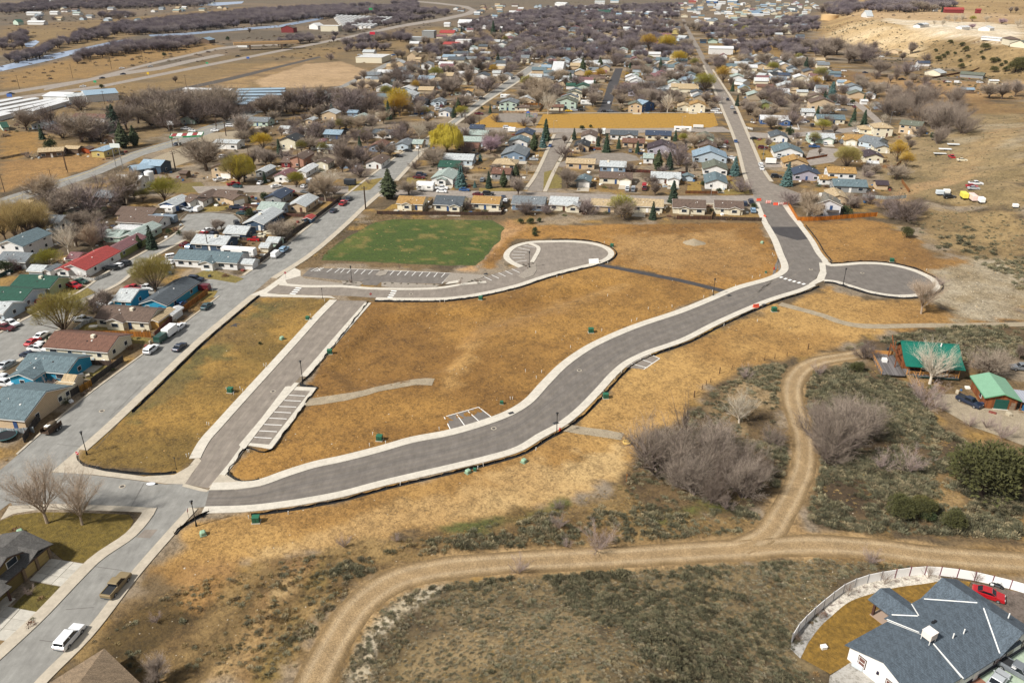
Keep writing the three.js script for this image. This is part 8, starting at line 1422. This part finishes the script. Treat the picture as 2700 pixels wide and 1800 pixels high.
{ const out = [];
  const hillD = new Region(W('1240 1310 1500 1310 1720 1370 1840 1470 1870 1568 1500 1568 1420 1450 1300 1390')), fringe = new Region(W('930 1340 1200 1306 1480 1300 1760 1280 1880 1290 1800 1330 1500 1330 1200 1330 1000 1365'));
  fill(FR.hill, 2.0, [.35, .9], SC, clusters(.22, .33, .58), out, .5); fill(FR.hill, 2.2, [.28, .7], ['#8f8871', '#a3977c', '#7d7660', '#6c6652', '#978a6c'], () => 1, out, .3); fill(hillD, 2.4, [.6, 1.25], SD, clusters(.2, .28, .5, 7), out); fill(fringe, 1.6, [.7, 1.4], SD, clusters(.2, .3, .6, 3), out);
  fill(FR.slope, .9, [.5, 1.1], SC.concat(SB), clusters(.13, .45, .68, 20), out, .8);
  const band = new Region(W('820 1330 930 1300 1100 1272 1300 1258 1480 1245 1690 1230 1760 1190 1700 1160 1560 1170 1400 1150 1260 1170 1060 1220 900 1262 780 1290 700 1330 720 1350')); fill(band, 2.2, [.6, 1.5], SC.concat(SD), clusters(.18, .32, .56, 31), out, .4);
  fill(FR.brush, 2.8, [.7, 1.8], SC.concat(SD, SD), clusters(.12, .24, .5, 44), out, .5); fill(FR.brushN, 1.8, [.8, 1.9], SC.concat(SD), clusters(.15, .3, .5, 51), out, .3);
  const edgeW = new Region(W('1690 850 1790 835 1830 850 1800 880 1790 960 1810 1030 1812 1100 1770 1130 1760 1000 1770 900 1720 880')); fill(edgeW, 1.8, [.8, 1.5], SC.concat(SD), clusters(.2, .3, .5, 60), out); fill(FR.thicket, 1.2, [.6, 1.3], SC.concat(SD), clusters(.2, .4, .6, 61), out);
  fill(new Region(W('2140 535 2230 520 2290 560 2290 590 2200 590 2150 575')), .6, [.8, 1.9], SD, clusters(.25, .42, .6), out); fill(new Region(W('2230 590 2352 570 2352 680 2310 640')), .8, [.8, 1.6], SC, clusters(.2, .35, .55), out); fill(new Region(W('2060 490 2352 460 2352 580 2120 540')), .1, [.6, 1.3], SC, () => 1, out); fill(LAND.east, .03, [.4, 1.0], SC, (x, z) => x < 330 ? 1 : 0, out);
  fill(new Region(W('600 1568 660 1470 740 1390 820 1340 850 1352 790 1402 735 1470 690 1568')), 1.6, [.6, 1.3], SC, clusters(.25, .3, .55, 90), out); fill(new Region(W('1880 1285 2080 1310 2000 1330 1880 1320')), 1.2, [.6, 1.2], SC.concat(SB), clusters(.25, .3, .55, 91), out);
  fill(new Region(W('1700 1340 1880 1300 2050 1340 1900 1400 1850 1450 1760 1400')), .7, [.5, 1.0], SB.concat(SC), clusters(.2, .3, .6), out);
  fill(new Region(W('1885 60 1950 50 2100 80 2352 130 2352 230 2140 200 1960 130')), .012, [1.2, 2.6], SD, () => 1, out);
  scatter('sagebrush', SAGE, M_SAGE, out, 'grey green sagebrush over the slopes and hill');
}
{ const out = [], G1 = [clump(11, 60, { r: .28, leaf: .4, wid: .022, flat: .6 }), clump(12, 60, { r: .3, leaf: .34, wid: .022, flat: .6 })], yel = ['#a98a55', '#927545', '#b59a66', '#7d6640', '#8c7a4c'], weed = ['#7c6a48', '#6a5a3c', '#927d55'];
  fill(FR.slope, 2.2, [.35, .8], yel, clusters(.1, .3, .6, 70), out, .2, .8); fill(FR.hill, 2.4, [.3, .65], yel.concat(weed), clusters(.14, .25, .6, 71), out, .2, .7); fill(FR.brush, 1.8, [.4, .9], yel, clusters(.12, .35, .6, 72), out, .2, .8); fill(FR.thicket, 1.6, [.4, .9], weed, () => .8, out, .2, .8);
  for (const k of ['lotW', 'lotC']) fill(FR[k], .25, [.2, .42], ['#857039', '#77662f', '#8d7340'], clusters(.08, .45, .7, 75), out, .6, .5); fill(FR.lotS, .06, [.2, .4], ['#8a7042'], () => 1, out, .6, .5);
  fill(new Region(W('200 1020 400 860 560 735 600 690 640 690 480 850 300 990 250 1040')), .5, [.2, .4], ['#6c6a35', '#77702f'], () => .7, out, 0, .5);
  fill(new Region(W('70 1040 110 1010 170 945 120 985 60 1030 10 1060')), 4, [.5, 1.1], ['#a8895a', '#b39663'], () => 1, out, 0, 1); fill(new Region(W('700 600 790 520 850 490 1130 496 1130 503 870 508 800 540 740 596')), 1.4, [.5, 1.0], ['#7d6a45', '#6d5b3c', '#5f5a30'], () => .8, out, 0, .9);
  { const vb = []; for (const [t, d] of [['0 130 400 100 900 60 1000 66 760 130 560 210 300 300 0 330', .0045], ['0 20 700 10 1240 30 1000 60 500 70 0 120', .0016], ['1240 4 1880 4 1880 40 1240 40', .0012], ['1890 8 2352 8 2352 60 1960 60', .0006]]) fill(new Region(W(t)), d, [1.6, 4.5], ['#6d6055', '#7a6a58', '#85755c', '#5f5450', '#74664a'], clusters(.008, .3, .6, 5), vb, 0, .7); scatter('valley_brush', SAGE, M_SAGE, vb, 'dark low brush over the far valley floor'); }
  scatter('dry_grass', G1, M_SAGE, out, 'tufts of dry yellow grass and weeds over the open ground');
}
{ // stones and clods
  const g = []; for (let k = 0; k < 3; k++) { const q = new THREE.IcosahedronGeometry(.5, 1), p = q.attributes.position; for (let i = 0; i < p.count; i++) { const h = .75 + .5 * vnoise(p.getX(i) * 3 + k * 9, p.getY(i) * 3 + p.getZ(i) * 2); p.setXYZ(i, p.getX(i) * h, p.getY(i) * h * .7, p.getZ(i) * h); } q.computeVertexNormals(); g.push(q); }
  const out = [], st = ['#b9ad99', '#a79a84', '#c8bda9', '#998870'], cl = ['#b38d58', '#9c7747', '#c09c68'];
  fill(FR.hill, .6, [.08, .26], st, clusters(.12, .4, .7, 80), out, .3); fill(FR.brush, .5, [.08, .28], st, clusters(.12, .5, .7, 81), out, .3); fill(FR.slope, .2, [.08, .24], st, () => .8, out, .3); for (const k of ['lotC', 'lotNE', 'lotS', 'lotW', 'lotE']) fill(FR[k], .16, [.1, .34], cl.concat(st.slice(0, 1)), clusters(.2, .4, .65, 83), out, .5); fill(new Region(W('800 1540 900 1400 1010 1335 1060 1330 960 1385 880 1450 840 1568')), 7, [.07, .2], st, () => 1, out); fill(new Region(W('1900 1300 2100 1310 1990 1370 1850 1440 1840 1380')), 1.2, [.1, .3], st, () => .6, out); fill(new Region(W('950 1280 1060 1262 1120 1262 1000 1290')), 5, [.07, .2], st, () => 1, out); fill(new Region(W('2180 610 2280 590 2352 640 2352 730 2190 738')), .5, [.1, .35], st, () => 1, out);
  fill(new Region(W('750 590 880 510 1130 510 1100 590 900 600')), .03, [.3, .6], cl, () => 1, out);
  scatter('stones', g, mat('#ffffff', 1), out, 'loose pale stones and clods of earth');
}
{ // odds and ends in the yards
  const root = thing('yard_clutter', 0, 0, 0), pts = []; tag(root, 'small pale odds and ends lying in the house yards', 'clutter', null, 'stuff');
  for (const h of HOUSES) { if (h.z < -720 || h.z > -130) continue; for (let i = 0; i < 6; i++) { const a = rr(0, 6.28), d = Math.max(h.w, h.d) * .5 + rr(.6, 6), x = h.x + Math.cos(a) * d, z = h.z + Math.sin(a) * d; if (ROADS.some(r => r.sd(x, z, 2) > -1) || ['lotNE', 'lotS', 'lotC', 'lotE'].some(k => FR[k].sd(x, z, 0) > 0)) continue; pts.push([x, hgt(x, z), z]); } }
  const im = new THREE.InstancedMesh(new RoundedBoxGeometry(1, 1, 1, 2, .12), mat('#ffffff', .7), pts.length), M = new THREE.Matrix4(), q = new THREE.Quaternion(), up = new THREE.Vector3(0, 1, 0), c = new THREE.Color(); im.name = 'pieces'; im.userData.kind = 'stuff'; im.castShadow = im.receiveShadow = true;
  pts.forEach((p, i) => { const s = rr(.35, 1.2), k = rr(.3, .9); q.setFromAxisAngle(up, rnd() * 6); im.setMatrixAt(i, M.compose(new THREE.Vector3(p[0], p[1] + k * .45, p[2]), q, new THREE.Vector3(s * rr(.8, 2), k, s))); im.setColorAt(i, c.set(pickc(['#f0efec', '#d8d6cf', '#9aa3a8', '#3b5f86', '#7a3b30', '#5a4a3c', '#b0a58f', '#2e3438', '#e6e2d6']))); }); root.add(im);
}
{ // garden shrubs round the houses
  const out = []; for (const h of HOUSES) { if (h.z < -900) continue; for (let i = 0; i < 7; i++) { const a = rr(0, 6.28), d = Math.max(h.w, h.d) * .5 + rr(.5, 8), x = h.x + Math.cos(a) * d, z = h.z + Math.sin(a) * d; if (ROADS.some(r => r.sd(x, z, 2) > -1) || FR.lotNE.sd(x, z, 0) > 0 || FR.lotS.sd(x, z, 0) > 0) continue; out.push([x, hgt(x, z), z, rr(.9, 2.6), pickc(['#7c6a58', '#6d5a4c', '#8a6f50', '#5d5f3c', '#91744a', '#7a5a48', '#4c5236']), rr(.7, 1.1)]); } }
  scatter('garden_shrubs', SAGE, M_SAGE, out, 'small brown and green garden shrubs round the houses');
}
{ // red mulch shrubs in planting islands
  const out = []; for (const [s, l] of [['b', '1255 650 1270 658 1290 648 1300 668 1320 640 1285 676 60 770 40 768 100 778 30 778 300 782 350 778 410 780 460 784 520 782 580 786 640 788 690 784 880 770 900 760 930 762 945 775 920 752 960 766 270 690 285 688 830 745']]) { const n = nums(l); for (let i = 0; i < n.length; i += 2) { const p = at(s, n[i], n[i + 1]); out.push([p.x, p.y + .1, p.z, rr(.5, .8), pickc(['#4c4a30', '#5a4a36', '#3f4530']), .8]); } } scatter('planting', SAGE, M_SAGE, out, 'small dark plants set in the parking lot islands');
}
// ---------------------------------------------------------------- woods that read as one mass
function wood(name, text, per, size, kinds, label, leaf) {
  const regs = text.map(t => new Region(W(t))), pts = []; for (const r of regs) { const b = r.b, n = Math.round((b[1] - b[0]) * (b[3] - b[2]) * per); for (let i = 0; i < n; i++) { const x = rr(b[0], b[1]), z = rr(b[2], b[3]); if (!inPoly(r.P, x, z) || vnoise(x * .02, z * .02) < .22 || ROADS.some(q => q.sd(x, z, 5) > -4) || HOUSES.some(h => Math.hypot(h.x - x, h.z - z) < 11)) continue; pts.push([x, hgt(x, z), z, rr(...size)]); } }
  const root = thing(name, 0, 0, 0); tag(root, label, 'wood', null, 'stuff'); const M = new THREE.Matrix4(), q = new THREE.Quaternion(), up = new THREE.Vector3(0, 1, 0);
  kinds.forEach((k, j) => { const mine = pts.filter((_, i) => i % kinds.length === j); for (const [geo, m, nm] of [[k[0], k[2], 'trunks'], [k[1], k[3], 'crowns']]) { const im = new THREE.InstancedMesh(geo, m, mine.length), r = mulberry(9 + j); im.name = nm; im.userData.kind = 'stuff'; im.castShadow = im.receiveShadow = true; mine.forEach((p, i) => { q.setFromAxisAngle(up, r() * 6.28); const w = p[3] * (1 + .4 * r()); im.setMatrixAt(i, M.compose(new THREE.Vector3(p[0], p[1], p[2]), q, new THREE.Vector3(w, p[3], w))); }); root.add(im); } });
}
const bz = ['#7a6f72', '#82777c', '#8d8280', '#6a5f64'].map((h, i) => [...BARE[i % 3], M_BARK, TW(h)]);
wood('riverside_wood', ['90 126 110 114 160 92 260 62 420 46 560 50 640 48 600 60 430 74 300 84 220 94 150 108 105 122', '165 140 210 126 300 105 420 98 470 104 400 118 300 130 240 146 180 150', '0 100 60 78 60 110 0 118', '330 60 560 30 760 20 960 8 960 30 780 40 700 42 560 58 420 68', '0 150 90 124 130 116 100 134 40 148', '500 40 700 22 830 22 800 40 640 52'], .012, [8, 13], bz, 'grey bare wood along the river');
wood('valley_wood', ['60 8 300 4 500 4 460 16 240 22 60 22', '780 70 900 30 1000 26 1040 34 980 48 880 62 800 76', '0 16 120 12 130 24 0 34', '230 36 290 32 300 42 232 44', '1050 60 1180 36 1260 26 1300 34 1190 60 1090 80', '620 96 730 92 800 82 760 100 640 110', '790 100 880 86 940 84 940 112 860 122 790 116'], .009, [7, 12], bz, 'scattered bare woods in the far valley');
wood('town_wood', ['1120 70 1260 22 1560 14 1560 50 1560 80 1500 110 1380 128 1200 110', '1180 110 1380 110 1560 76 1575 110 1610 140 1560 160 1420 150 1280 150 1150 130', '1600 60 1880 40 1880 74 1750 90 1620 92', '1650 100 1880 98 1900 120 1840 140 1720 150', '940 120 1100 84 1150 120 1250 145 1200 160 1060 150'], .0062, [7, 12], bz, 'mass of bare street trees through far town');
wood('mesa_wood', ['1980 18 2160 8 2200 16 2100 30 1990 30', '1895 12 1970 10 1980 34 1900 40'], .012, [9, 14], bz, 'blue grey bare tree belt on the mesa');

// ---------------------------------------------------------------- labels, finished
const ORD = ['leftmost', 'second from left', 'third from left', 'fourth from left', 'fifth from left', 'sixth from left', 'seventh from left', 'eighth from left', 'ninth from left', 'tenth from left', 'eleventh from left', 'twelfth from left', 'thirteenth from left'];
{
  const sets = {};
  for (const r of REG) { if (r.fixed) { tag(r.o, r.fixed, r.category, r.group); continue; } const z = zoneOf(r.u, r.v), k = r.look + ' ' + z; (sets[k] ??= []).push(r); }
  for (const k in sets) { const a = sets[k].sort((p, q) => p.u - q.u), z = zoneOf(a[0].u, a[0].v); a.forEach((r, i) => { const n = a.length; if (n === 1) tag(r.o, k, r.category, r.group && `${r.group} ${z}`); else if (n <= 13) tag(r.o, `${n === 2 ? ['left', 'right'][i] : n === 3 ? ['left', 'middle', 'right'][i] : i === n - 1 ? 'rightmost' : ORD[i]} ${k}`, r.category, r.group && `${r.group} ${z}`); else tag(r.o, k, r.category, `${r.look}s ${z}`); }); }
}

// ---------------------------------------------------------------- picture
const renderer = new THREE.WebGLRenderer({ antialias: true });
renderer.setSize(1024, 682); renderer.toneMapping = THREE.LinearToneMapping; renderer.toneMappingExposure = EXPOSURE;
renderer.shadowMap.enabled = true; renderer.shadowMap.type = THREE.PCFSoftShadowMap;
document.body.appendChild(renderer.domElement);
renderer.render(scene, camera);
